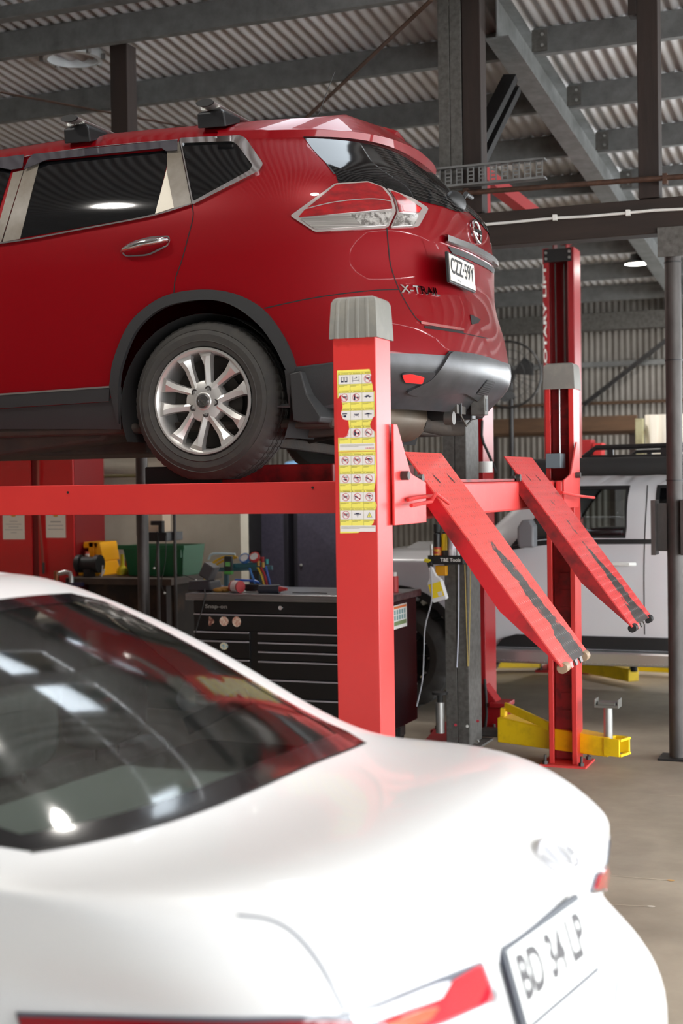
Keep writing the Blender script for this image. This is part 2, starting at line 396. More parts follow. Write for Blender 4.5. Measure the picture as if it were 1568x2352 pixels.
def columns():
    # double galvanised column, floor to roof
    root = thing('galvanised_column', 'grey galvanised double steel column standing behind the lift', 'column', (-2.56, 8.5, 0))
    x0, x1, y0, y1 = -2.632, -2.484, 8.4, 8.68
    zt = zroof(8.4) - 0.02
    xm = (x0 + x1) / 2
    mb = MB()
    for a, b in ((x0, xm - 0.0015), (xm + 0.0015, x1)):
        mb.box(a, b, y0, y0 + 0.006, 0.012, zt)
    mb.box(x0, x0 + 0.006, y0 + 0.006, y1, 0.012, zt); mb.box(x1 - 0.006, x1, y0 + 0.006, y1, 0.012, zt)
    mb.box(x0, x1, y1 - 0.006, y1, 0.012, zt)
    mb.build('channel_pair', M['galvdark'], root, smooth=0, bevel=0.003)
    mb = MB(); mb.box(x0 - 0.06, x1 + 0.06, y0 - 0.05, y1 + 0.05, 0, 0.012); mb.build('base_plate', M['galvdark'], root, smooth=0)
    for (px, py) in ((1096, 1703),):
        p = P(px, py, Y=8.4); mb = MB(); mb.cyl((p.x, 8.4, p.z), (p.x, 8.385, p.z), 0.013, n=6); mb.build('bolt', M['steel'], root)
    for (px, py, m) in ((1046, 1665, 'r'), (1073, 1668, 'w'), (1097, 1656, 'r')):
        p = P(px, py, Y=8.4); mb = MB(); mb.cyl((p.x, 8.3995, p.z), (p.x, 8.396, p.z), 0.009, n=14)
        mb.build('dot_sticker', mat('red dot', (196, 60, 76), 0.5) if m == 'r' else M['white'], root)
    # timber posts above the beam, with steel pipes below
    zb = 3.28
    for i, (xc, w, lab) in enumerate(((-2.42, 0.115, 'dark timber post beside the galvanised column under the roof'),
                                   (-4.87, 0.13, 'dark timber post above the raised red car, upper left'),
                                   (-1.36, 0.12, 'dark timber post at the upper right edge, above the pipe'))):
        mb = MB(); mb.box(xc - w / 2, xc + w / 2, 8.4, 8.53, zb, zroof(8.5) - 0.03)
        if i == 2: mb.box(xc - w / 2 - 0.05, xc - w / 2, 8.4, 8.5, 4.35, zroof(8.5) - 0.03)
        tag(mb.build('timber_post', M['timber'], smooth=0, bevel=0.004), lab, 'post', 'dark timber posts under the roof')
    root = thing('timber_beam', 'long dark timber beam carrying a white conduit, right side', 'beam', (-1, 8.46, 3.1))
    mb = MB(); mb.box(-9, 5.8, 8.40, 8.54, 3.07, 3.275); mb.build('beam', M['timberx'], root, smooth=0, bevel=0.006)
    # conduit clipped to the beam
    pts = [P(x, y, Y=8.385) for x, y in ((1085, 519), (1110, 516), (1190, 509), (1270, 501), (1350, 497), (1440, 489), (1500, 483), (1568, 480), (1620, 478))]
    pts += [Vector((2.5, 8.385, pts[-1].z)), Vector((5.7, 8.385, pts[-1].z))]
    c = MB(); c.tube(pts, 0.0085, 8); cd = c.build('cable_conduit', M['white'])
    tag(cd, 'white electrical conduit clipped along the dark timber beam', 'conduit')
    for (x, y) in ((1107, 517), (1274, 500), (1442, 489)):
        p = P(x, y, Y=8.385); mb = MB(); mb.box(p.x - 0.012, p.x + 0.012, 8.372, 8.399, p.z - 0.017, p.z + 0.017); q = mb.build('clip', M['white'], cd) if False else None
        mb = MB(); mb.box(p.x - 0.012, p.x + 0.012, 8.372, 8.399, p.z - 0.017, p.z + 0.017)
        me = mb; me.v = [tuple(Vector(v)) for v in me.v]; me.build('clip', M['white'], cd)
    for i, (xc, lab) in enumerate(((-1.235, 'grey steel pipe column with welded joints at the right edge'), (-4.78, 'dark steel pipe column left of the black tool chest'))):
        root = thing('pipe_column', lab, 'column', (xc, 8.46, 0), 0, 'steel pipe columns')
        mb = MB(); mb.cyl((xc, 8.46, 0.01), (xc, 8.46, 3.07), 0.047 if i == 0 else 0.04, n=28); mb.build('pipe', M['steelpost'], root)
        mb = MB(); mb.box(xc - 0.1, xc + 0.1, 8.36, 8.56, 0, 0.012); mb.build('base_plate', M['blacksteel'], root, smooth=0)
        mb = MB(); mb.box(xc - 0.075, xc + 0.075, 8.385, 8.395, 2.93, 3.1); mb.build('head_plate', M['galvdark'], root, smooth=0)
        if i == 0:
            for z in (1.63, 2.33, 2.9):
                mb = MB(); mb.cyl((xc, 8.46, z), (xc, 8.46, z + 0.008), 0.0505, n=28); mb.build('weld_ring', M['blacksteel'], root)
            mb = MB(); mb.box(xc - 0.125, xc - 0.1, 8.36, 8.5, 1.2, 1.52); mb.box(xc + 0.045, xc + 0.07, 8.36, 8.5, 1.2, 1.52); mb.box(xc - 0.1, xc - 0.045, 8.44, 8.46, 1.22, 1.5)
            mb.build('bracket', M['steelpost'], root, smooth=0)
columns()
def overhead():
    # rusty pipe rail
    a = P(1030, 446, Y=8.36); b = P(1600, 403, Y=8.36); mb = MB(); mb.cyl(a, b, 0.016, n=12)
    o = mb.build('rusty_pipe', M['rust']); tag(o, 'thin rusty pipe running level above the timber beam', 'pipe')
    for x, y in ((1070, 445), (1527, 411)):
        p = P(x, y, Y=8.36); mb = MB(); mb.box(p.x - 0.013, p.x + 0.013, 8.34, 8.395, p.z - 0.03, p.z + 0.03); mb.build('clamp', M['rust'], o, smooth=0)
    # slotted cable tray
    root = thing('cable_tray', 'slotted galvanised cable tray ending above the raised car tailgate', 'cable tray', tuple(P(1110, 400, Y=8.3)))
    p0, p1 = P(940, 392, Y=8.3), P(1251, 362, Y=8.3); zt = (p0.z + p1.z) / 2
    x0, x1 = p0.x, p1.x; zt = p1.z; h = P(1251, 362, Y=8.3).z - P(1251, 410, Y=8.3).z
    mb = MB(); mb.box(x0, x1, 8.28, 8.35, zt - 0.012, zt); mb.box(x0, x1, 8.28, 8.35, zt - h, zt - h + 0.012); mb.build('side_rail', M['galv'], root, smooth=0)
    n = 12; w = (x1 - x0) / n
    for i in range(n):
        xa = x0 + i * w + w * 0.2; xb = xa + w * 0.6; mb = MB()
        mb.box(xa, xa + 0.007, 8.3, 8.306, zt - h + 0.013, zt - 0.013); mb.box(xb - 0.007, xb, 8.3, 8.306, zt - h + 0.013, zt - 0.013)
        for k in range(5):
            zz = zt - 0.013 - (h - 0.026) * k / 4.3; mb.box(xa + 0.007, xb - 0.007, 8.3, 8.306, zz - 0.007, zz)
        mb.build('slotted_rung', M['galv'], root, smooth=0)
overhead()

def lamp(x, y, z, label, lit=True, r=0.125, group='round lamps under the roof'):
    root = thing('highbay_lamp', label, 'lamp', (x, y, z), 0, group)
    mb = MB(); mb.lathe([(0.001, 0.1), (r * 0.5, 0.1), (r * 0.55, 0.06), (r * 0.98, 0.02), (r, 0.0), (r * 0.93, 0.0)], Matrix.Translation((x, y, z)), 32); mb.build('housing', M['galv'], root)
    mb = MB(); mb.lathe([(0.001, 0.004), (r * 0.93, 0.004), (r * 0.93, 0.012)], Matrix.Translation((x, y, z)), 32); mb.build('diffuser', M['lampglow'], root)
    mb = MB(); mb.cyl((x, y, z + 0.1), (x, y, min(zroof(max(y, 0)), z + 0.6) - 0.01), 0.006, n=6); mb.build('cord', M['black'], root)
    l = bpy.data.lights.new('lamp_light', 'AREA'); l.shape = 'DISK'; l.size = r * 1.8; l.energy = 45; l.color = (1.0, 0.96, 0.9)
    o = bpy.data.objects.new('lamp_light', l); COL.objects.link(o); o.parent = root; o.location = (0, 0, -0.012)
p = P(1462, 607, D=14.3)
lamp(p.x, p.y, p.z, 'round lit lamp hanging under the roof at the right')
lamp(-4.63, 3.92, 4.7, 'round lit lamp over the left of the lift', r=0.14)
lamp(-2.0, 3.62, 4.75, 'round lit lamp over the white car', r=0.14)
lamp(-4.6, 10.6, 3.9, 'unseen round lit lamp added above the tool chest bay', r=0.16)  # unseen lamp, added to light the bay behind the raised car
lamp(-8.2, 9.6, 4.0, 'unseen round lit lamp added above the workbench', r=0.16)  # out of view, added to light the bench side

def vent():
    c = P(166, 112, D=9.35); y = c.y; z = zroof(y) - 0.02; c = P(166, 112, Z=z)
    root = thing('roof_vent_ring', 'round metal roof vent throat with clips in the ceiling, upper left', 'roof vent', (c.x, c.y, z))
    T = Matrix.Translation((c.x, c.y, z))
    mb = MB(); mb.lathe([(0.20, 0), (0.205, -0.012), (0.2, -0.075), (0.17, -0.08), (0.165, -0.012), (0.165, 0.0)], T, 40); mb.build('ring', mat('bright vent metal', (214, 218, 220), 0.3, 0.5), root)
    mb = MB(); mb.lathe([(0.001, -0.01), (0.165, -0.01)], T, 40); mb.build('dome', mat('daylight glow vent dome', (235, 238, 240), 0.4, emit=((235, 240, 245), 0.6)), root)  # dome emission stands in for daylight coming through the vent
    for k in range(8):
        t = k * math.pi / 4 + 0.3; mb = MB(); q = Vector((c.x + 0.215 * math.cos(t), c.y + 0.215 * math.sin(t), z - 0.06))
        mb.boxm((0.03, 0.02, 0.04), Matrix.Translation(q) @ Matrix.Rotation(t, 4, 'Z')); mb.build('clip', M['steel'], root, smooth=0)
vent()
def flashing():
    a = P(-60, 60, Y=7.72); mb = MB(); mb.box(-8, -3.4, 7.7, 7.705, 4.60, 4.71); mb.box(-8, -3.4, 7.62, 7.7, 4.60, 4.605)
    tag(mb.build('roof_flashing', M['galv'], smooth=0), 'pale metal roof flashing strip above the vent, upper left corner', 'flashing')
flashing()

# ------------------------------------------------------------------ world and daylight
def world():
    w = bpy.data.worlds.new('daylight'); bpy.context.scene.world = w; w.use_nodes = True
    bg = w.node_tree.nodes['Background']; bg.inputs[0].default_value = (0.93, 0.97, 1.0, 1); bg.inputs[1].default_value = 9.5
    l = bpy.data.lights.new('daylight_sun', 'SUN'); l.energy = 1.6; l.angle = math.radians(14); l.color = (1.0, 0.985, 0.96)
    o = bpy.data.objects.new('daylight_sun', l); COL.objects.link(o); d = Vector((-0.95, -0.03, -0.27)); o.rotation_euler = d.to_track_quat('-Z', 'Y').to_euler(); o.location = (8, 0, 4)
world()
sc = bpy.context.scene
sc.view_settings.view_transform = 'Standard'; sc.view_settings.look = 'None'; sc.view_settings.gamma = 1; sc.view_settings.exposure = 0.08
sc.view_settings.use_curve_mapping = False
sc.cycles.use_denoising = True
sc.cycles.max_bounces = 8; sc.cycles.transparent_max_bounces = 12; sc.cycles.diffuse_bounces = 5; sc.cycles.glossy_bounces = 5
sc.cycles.caustics_reflective = False; sc.cycles.caustics_refractive = False; sc.cycles.sample_clamp_indirect = 6
# ------------------------------------------------------------------ four post lift
NY, FY, PXC = 4.844, 8.12, -1.82
def four_post_lift():
    root = thing('four_post_lift', 'large red four post vehicle lift carrying the red car', 'vehicle lift', (-4.2, 6.45, 0))
    R, RW, RD = M['liftred'], M['liftredworn'], M['liftreddark']
    w, d, t = 0.082, 0.079, 0.007
    for (cx, cy, s) in ((PXC, NY, 1), (PXC, FY, -1), (PXC - 4.6, NY, 1), (PXC - 4.6, FY, -1)):
        # channel, open towards the lift
        y0, y1 = cy - s * d, cy + s * d
        poly = [(cx - w, y1), (cx - w, y0), (cx + w, y0), (cx + w, y1), (cx + w - 0.03, y1), (cx + w - 0.03, y1 - s * t), (cx + w - t, y1 - s * t), (cx + w - t, y0 + s * t),
                (cx - w + t, y0 + s * t), (cx - w + t, y1 - s * t), (cx - w + 0.03, y1 - s * t), (cx - w + 0.03, y1)]
        if s < 0: poly = poly[::-1]
        mb = MB(); mb.prism(poly, 'z', 0.012, 2.2); post = mb.build('post', R, root, smooth=0, bevel=0.004)
        mb = MB(); mb.box(cx - 0.07, cx + 0.07, cy - 0.005 + (-s) * 0.055, cy + 0.005 + (-s) * 0.055, 0.02, 2.19)
        for k in range(18):
            z = 0.25 + k * 0.1; mb.box(cx - 0.035, cx + 0.035, cy - s * 0.05, cy - s * 0.04, z, z + 0.055)
        mb.build('lock_ladder', RD, root, smooth=0)
        mb = MB(); mb.box(cx - 0.13, cx + 0.14, cy - 0.13, cy + 0.13, 0, 0.012); mb.build('base_plate', RW, root, smooth=0)
        for (bx, by) in ((0.11, 0.1), (0.11, -0.1), (-0.1, 0.1), (-0.1, -0.1)):
            mb = MB(); mb.cyl((cx + bx, cy + by, 0.012), (cx + bx, cy + by, 0.03), 0.017, n=6); mb.cyl((cx + bx, cy + by, 0.03), (cx + bx, cy + by, 0.065), 0.008, n=10)
            mb.build('anchor_bolt', M['steelpost'], root)
        # lifting cable inside the post
        mb = MB(); mb.cyl((cx - 0.012, cy + s * 0.02, 1.75), (cx - 0.012, cy + s * 0.02, 2.2), 0.0065, n=8); mb.build('cable', M['steel'], root)
        # ribbed cap
        def sec(z, gx, gy, rib):
            xa, xb, ya, yb = cx - w - gx, cx + w + gx, cy - s * (d + gy), cy + s * (d + gy); pts = []
            n = 46
            for i in range(n + 1):
                u = i / n; x = xa + (xb - xa) * u
                r = rib if any(abs(u - c) < 0.032 for c in (0.16, 0.37, 0.58, 0.80)) else 0
                pts.append((x, ya - s * r, z))
            pts += [(xb, yb, z), (xa, yb, z)]
            return pts
        secs = [sec(2.165, 0.009, 0.01, 0.004), sec(2.20, 0.008, 0.009, 0.004), sec(2.293, 0.003, 0.003, 0.004), sec(2.308, -0.004, -0.004, 0.003), sec(2.315, -0.016, -0.016, 0.0)]
        mb = MB(); n = len(secs[0]); vs = sum(secs, [])
        fs = [(j * n + i, j * n + (i + 1) % n, (j + 1) * n + (i + 1) % n, (j + 1) * n + i) for j in range(len(secs) - 1) for i in range(n)]
        fs.append(tuple(range((len(secs) - 1) * n, len(secs) * n)))
        if s > 0: pass
        mb.add(vs, fs); mb.build('post_cap', M['capgrey'], root, smooth=28)
    # runways
    for (ya, yb) in ((5.25, 5.82), (7.03, 7.62)):
        zt, zb = 1.655, 1.527
        poly = [(ya, zb), (ya + 0.05, zb), (ya + 0.05, zb + 0.006), (ya + 0.008, zb + 0.006), (ya + 0.008, zt - 0.008), (yb - 0.008, zt - 0.008), (yb - 0.008, zb + 0.006), (yb - 0.05, zb + 0.006), (yb - 0.05, zb), (yb, zb), (yb, zt), (ya, zt)]
        mb = MB(); mb.prism(poly[::-1], 'x', -6.6, -1.9); rw = mb.build('runway', R, root, smooth=0, bevel=0.004)
    for (px, py) in ((156, 1131), (718, 1120)):
        p = P(px, py, Y=5.249); mb = MB(); mb.cyl((p.x, 5.2495, p.z), (p.x, 5.246, p.z), 0.005, n=12); mb.build('bolt_hole', M['black'], root)
    # cross beams with carriages
    for cx in (-1.86, -6.5):
        mb = MB(); mb.box(cx - 0.075, cx + 0.08, NY + 0.1, FY - 0.1, 1.498, 1.643); mb.build('cross_beam', RW, root, smooth=0, bevel=0.01)
    mb = MB(); mb.box(-1.9, -1.775, 5.85, 7.0, 1.6435, 1.656); mb.build('beam_top_strip', RD, root, smooth=0)
    fx = -1.775
    for (yc, s) in ((NY, 1), (FY, -1)):
        # gusset plate beside the post
        ys = yc + s * 0.0
        poly = [(yc + s * 0.05, 1.49), (yc + s * 0.42, 1.49), (yc + s * 0.42, 1.645), (yc + s * 0.24, 1.68), (yc + s * 0.09, 1.86), (yc + s * 0.05, 1.86)]
        mb = MB(); mb.prism(poly if s > 0 else poly[::-1], 'x', fx + 0.046, fx + 0.056); mb.build('gusset_plate', RW, root, smooth=0, bevel=0.002)
        mb = MB(); mb.box(fx + 0.006, fx + 0.046, min(yc + s * 0.1, yc + s * 0.42), max(yc + s * 0.1, yc + s * 0.42), 1.49, 1.643); mb.build('sleeve', RW, root, smooth=0, bevel=0.01)
        mb = MB(); mb.cyl((fx + 0.05, yc + s * 0.13, 1.672), (fx + 0.085, yc + s * 0.13, 1.672), 0.017, n=8); mb.build('bolt', M['steelpost'], root)
        # release handles of bent rod
    def rod(pts, x=fx + 0.1, dx=0.0):
        mb = MB(); q = [P(a, b, X=x + dx * i) for i, (a, b) in enumerate(pts)]; mb.tube(q, 0.0075, 8); mb.build('release_rod', R, root)
    rod([(936, 1148), (960, 1142), (1000, 1138), (1012, 1139)], fx + 0.07, 0.01)
    rod([(944, 1161), (990, 1152), (1000, 1133), (1030, 1156)], fx + 0.10, 0.012)
    rod([(1290, 1131), (1320, 1138), (1364, 1143)], fx + 0.1, 0.03)
    # edge strip seen beside near post
    mb = MB(); mb.beam(P(899, 1017, X=fx + 0.04), P(918, 1069, X=fx + 0.04), 0.012, 0.03, up=(1, 0, 0)); mb.build('guide_strip', M['steel'], root, smooth=0)
    # grey pad box at the far post
    q0, q1 = P(1252, 1042, Y=7.9), P(1287, 1075, Y=7.9)
    mb = MB(); mb.box(q0.x, q1.x, 7.9, 8.03, q1.z, q0.z); mb.build('cover_box', mat('blue grey cover', (104, 116, 122), 0.5), root, smooth=0, bevel=0.004)
    # jacking beam between the runways
    mb = MB(); a = P(590, 1076, Y=5.95); mb.box(-2.9, -2.35, 5.87, 7.0, 1.60, 1.735); mb.build('jacking_beam', RD, root, smooth=0, bevel=0.006)
    mb = MB(); mb.box(-3.3, -2.9, 5.87, 6.2, 1.62, 1.735); mb.build('jack_housing', M['black'], root, smooth=0, bevel=0.006)
    # ---- ramps
    th = math.atan2(1.7695 - 0.9265, 0.6295)         # fall angle
    ex = Vector((math.cos(th), 0, -math.sin(th))); nz = Vector((math.sin(th), 0, math.cos(th)))
    L = math.hypot(1.7695 - 0.9265, 0.6295)
    for ri, (ya, yb) in enumerate(((5.40, 5.89), (6.94, 7.51))):
        o = Vector((-1.852, 0, 1.7695)); Wd = yb - ya
        def T(u, v, h): q = o + ex * u + nz * h; return Vector((q.x, ya + v, q.z))
        mb = MB(); mb.add([T(0, 0, -0.006), T(L, 0, -0.006), T(L, Wd, -0.006), T(0, Wd, -0.006), T(0, 0, 0), T(L, 0, 0), T(L, Wd, 0), T(0, Wd, 0)],
                          [(0, 1, 2, 3), (7, 6, 5, 4), (0, 4, 5, 1), (1, 5, 6, 2), (2, 6, 7, 3), (3, 7, 4, 0)], 0)
        rng = random.Random(ri)
        rows = 46
        for i in range(rows):
            u = 0.02 + (L - 0.05) * i / (rows - 1)
            for j in range(15):
                v = (j + (0.5 if i % 2 else 0) + 0.35) / 15.6 * Wd
                a = 0.5 if i % 2 else -0.55
                if i % 2 or rng.random() < 0.35:      # pressed ridge
                    du, dv = 0.0095 * math.cos(a), 0.008 * math.sin(a); nrm = Vector((-dv, du)).normalized() * 0.0018
                    q = [T(u - du, v - dv, 0.0003), T(u + nrm.x, v + nrm.y, 0.0003), T(u + du, v + dv, 0.0003), T(u - nrm.x, v - nrm.y, 0.0003), T(u, v, 0.0016)]
                    mb.add(q, [(0, 3, 4), (3, 2, 4), (2, 1, 4), (1, 0, 4)], 0)
                else:                                  # slit
                    du, dv = 0.0085 * math.cos(a), 0.006 * math.sin(a); nrm = Vector((-dv, du)).normalized() * 0.0013
                    mb.add([T(u - du, v - dv, 0.0006), T(u - nrm.x, v - nrm.y, 0.0006), T(u + du, v + dv, 0.0006), T(u + nrm.x, v + nrm.y, 0.0006)], [(3, 2, 1, 0)], 1)
        for (u, v) in ((0.135, 0.16), (0.135, 0.36)):
            mb.add([T(u - 0.025, v - 0.012, 0.001), T(u - 0.008, v - 0.016, 0.001), T(u + 0.025, v + 0.0, 0.001), T(u + 0.026, v + 0.012, 0.001), T(u + 0.008, v + 0.014, 0.001)], [(0, 1, 2, 3, 4)], 1)
        rp = mb.build('ramp', [RAMPM[ri], M['black'], RAMPM[ri]], root, smooth=0)
        # skirts
        for (v0, v1) in ((0.0, 0.006), (Wd - 0.006, Wd)):
            prof = [(0.10, -0.0065), (0.15, -0.055), (0.70 * L, -0.072), (0.80 * L, -0.05), (L - 0.01, -0.0065)]
            vs = [T(u, v0, h) for u, h in prof] + [T(u, v1, h) for u, h in prof]; n = len(prof)
            mb = MB(); mb.add(vs, [tuple(range(n)), tuple(range(n, 2 * n))[::-1]] + [(i, n + i, n + (i + 1) % n, (i + 1) % n) for i in range(n)])
            mb.build('ramp_skirt', RD if ri else M['liftreddark2'], root, smooth=0)
        # rollers at the foot and claws
        for v in (0.06, Wd - 0.05):
            p = T(L + 0.004, v, -0.012); mb = MB(); mb.cyl((p.x, p.y - 0.03, p.z), (p.x, p.y + 0.03, p.z), 0.021, n=20); mb.build('roller', mat('tan nylon roller', (150, 128, 104), 0.5) if ri == 0 else M['black'], root)
        for v in (0.16, 0.25, 0.34):
            mb = MB(); p = [T(L - 0.002, v - 0.025, 0), T(L + 0.022, v - 0.018, -0.008), T(L + 0.022, v + 0.018, -0.008), T(L - 0.002, v + 0.025, 0)]; mb.plate(p, nz * -0.006); mb.build('claw', RAMPM[ri], root, smooth=0)
        # hinge pin
        z = 1.66; mb = MB(); mb.cyl((-1.795, ya - 0.07, z), (-1.795, yb + 0.03, z), 0.011, n=12); mb.cyl((-1.775, ya - 0.06, z), (-1.755, ya - 0.06, z), 0.018, n=14)
        mb.build('hinge_pin', M['steelpost'], root)
        mb = MB(); mb.box(-1.83, -1.775, ya - 0.10, yb + 0.02, 1.644, 1.656); mb.build('hinge_plate', M['blacksteel'], root, smooth=0)
        # wear band is in the material: needs ramp coordinates
    warning_sheets(root)
    return root

def ramp_material(name, ya, yb, red, shift):
    m = mat(name, red, 0.4, coat=0.5, crough=0.3)
    nt = m.node_tree; b = nt.nodes['Principled BSDF']
    geo = nt.nodes.new('ShaderNodeTexCoord'); sp = nt.nodes.new('ShaderNodeSeparateXYZ'); nt.links.new(geo.outputs['Object'], sp.inputs[0])
    def math_(op, a, b_=None, c=None, clamp=False):
        n = nt.nodes.new('ShaderNodeMath'); n.operation = op; n.use_clamp = clamp
        for i, v in enumerate((a, b_, c)):
            if v is None: continue
            if isinstance(v, (int, float)): n.inputs[i].default_value = v
            else: nt.links.new(v, n.inputs[i])
        return n.outputs[0]
    # object coords: origin at lift root (-4.2, 6.45, 0)
    z = sp.outputs[2]; y = sp.outputs[1]
    yc = (ya + yb) / 2 - 6.45 + shift
    dist = math_('ABSOLUTE', math_('SUBTRACT', math_('SUBTRACT', y, yc), math_('MULTIPLY_ADD', z, -0.08, 0.12)))
    width = math_('MULTIPLY_ADD', z, -0.26, 0.445)                  # band widens towards the foot
    no = nt.nodes.new('ShaderNodeTexNoise'); no.inputs['Scale'].default_value = 26; no.inputs['Detail'].default_value = 5
    nt.links.new(geo.outputs['Object'], no.inputs['Vector'])
    no2 = nt.nodes.new('ShaderNodeTexNoise'); no2.inputs['Scale'].default_value = 5; nt.links.new(geo.outputs['Object'], no2.inputs['Vector'])
    e = math_('SUBTRACT', width, dist)
    e = math_('ADD', e, math_('MULTIPLY_ADD', no.outputs['Fac'], 0.16, -0.115))
    e = math_('ADD', e, math_('MULTIPLY_ADD', no2.outputs['Fac'], 0.2, -0.13))
    fac = math_('MULTIPLY', e, 60, clamp=True)
    mx = nt.nodes.new('ShaderNodeMix'); mx.data_type = 'RGBA'; mx.inputs[6].default_value = (*lin(red), 1); mx.inputs[7].default_value = (*lin((62, 56, 54)), 1)
    nt.links.new(fac, mx.inputs[0])
    # rust specks
    no3 = nt.nodes.new('ShaderNodeTexNoise'); no3.inputs['Scale'].default_value = 70; nt.links.new(geo.outputs['Object'], no3.inputs['Vector'])
    mr = nt.nodes.new('ShaderNodeMapRange'); mr.inputs['From Min'].default_value = 0.64; mr.inputs['From Max'].default_value = 0.7; nt.links.new(no3.outputs['Fac'], mr.inputs['Value'])
    m2 = nt.nodes.new('ShaderNodeMix'); m2.data_type = 'RGBA'; m2.inputs[7].default_value = (*lin((120, 50, 44)), 1)
    nt.links.new(mr.outputs[0], m2.inputs[0]); nt.links.new(mx.outputs[2], m2.inputs[6]); nt.links.new(m2.outputs[2], b.inputs['Base Color'])
    nt.links.new(math_('MULTIPLY', fac, 0.3), b.inputs['Metallic'])
    return m
RAMPM = [ramp_material('red ramp tread paint', 5.40, 5.89, (210, 66, 60), 0.02), ramp_material('red far ramp tread paint', 6.94, 7.51, (206, 58, 58), 0.0)]
M['liftreddark2'] = mat('red ramp skirt enamel', (186, 24, 34), 0.4, second=(110, 26, 28), scale=4, amt=0.38, sharp=0.2)

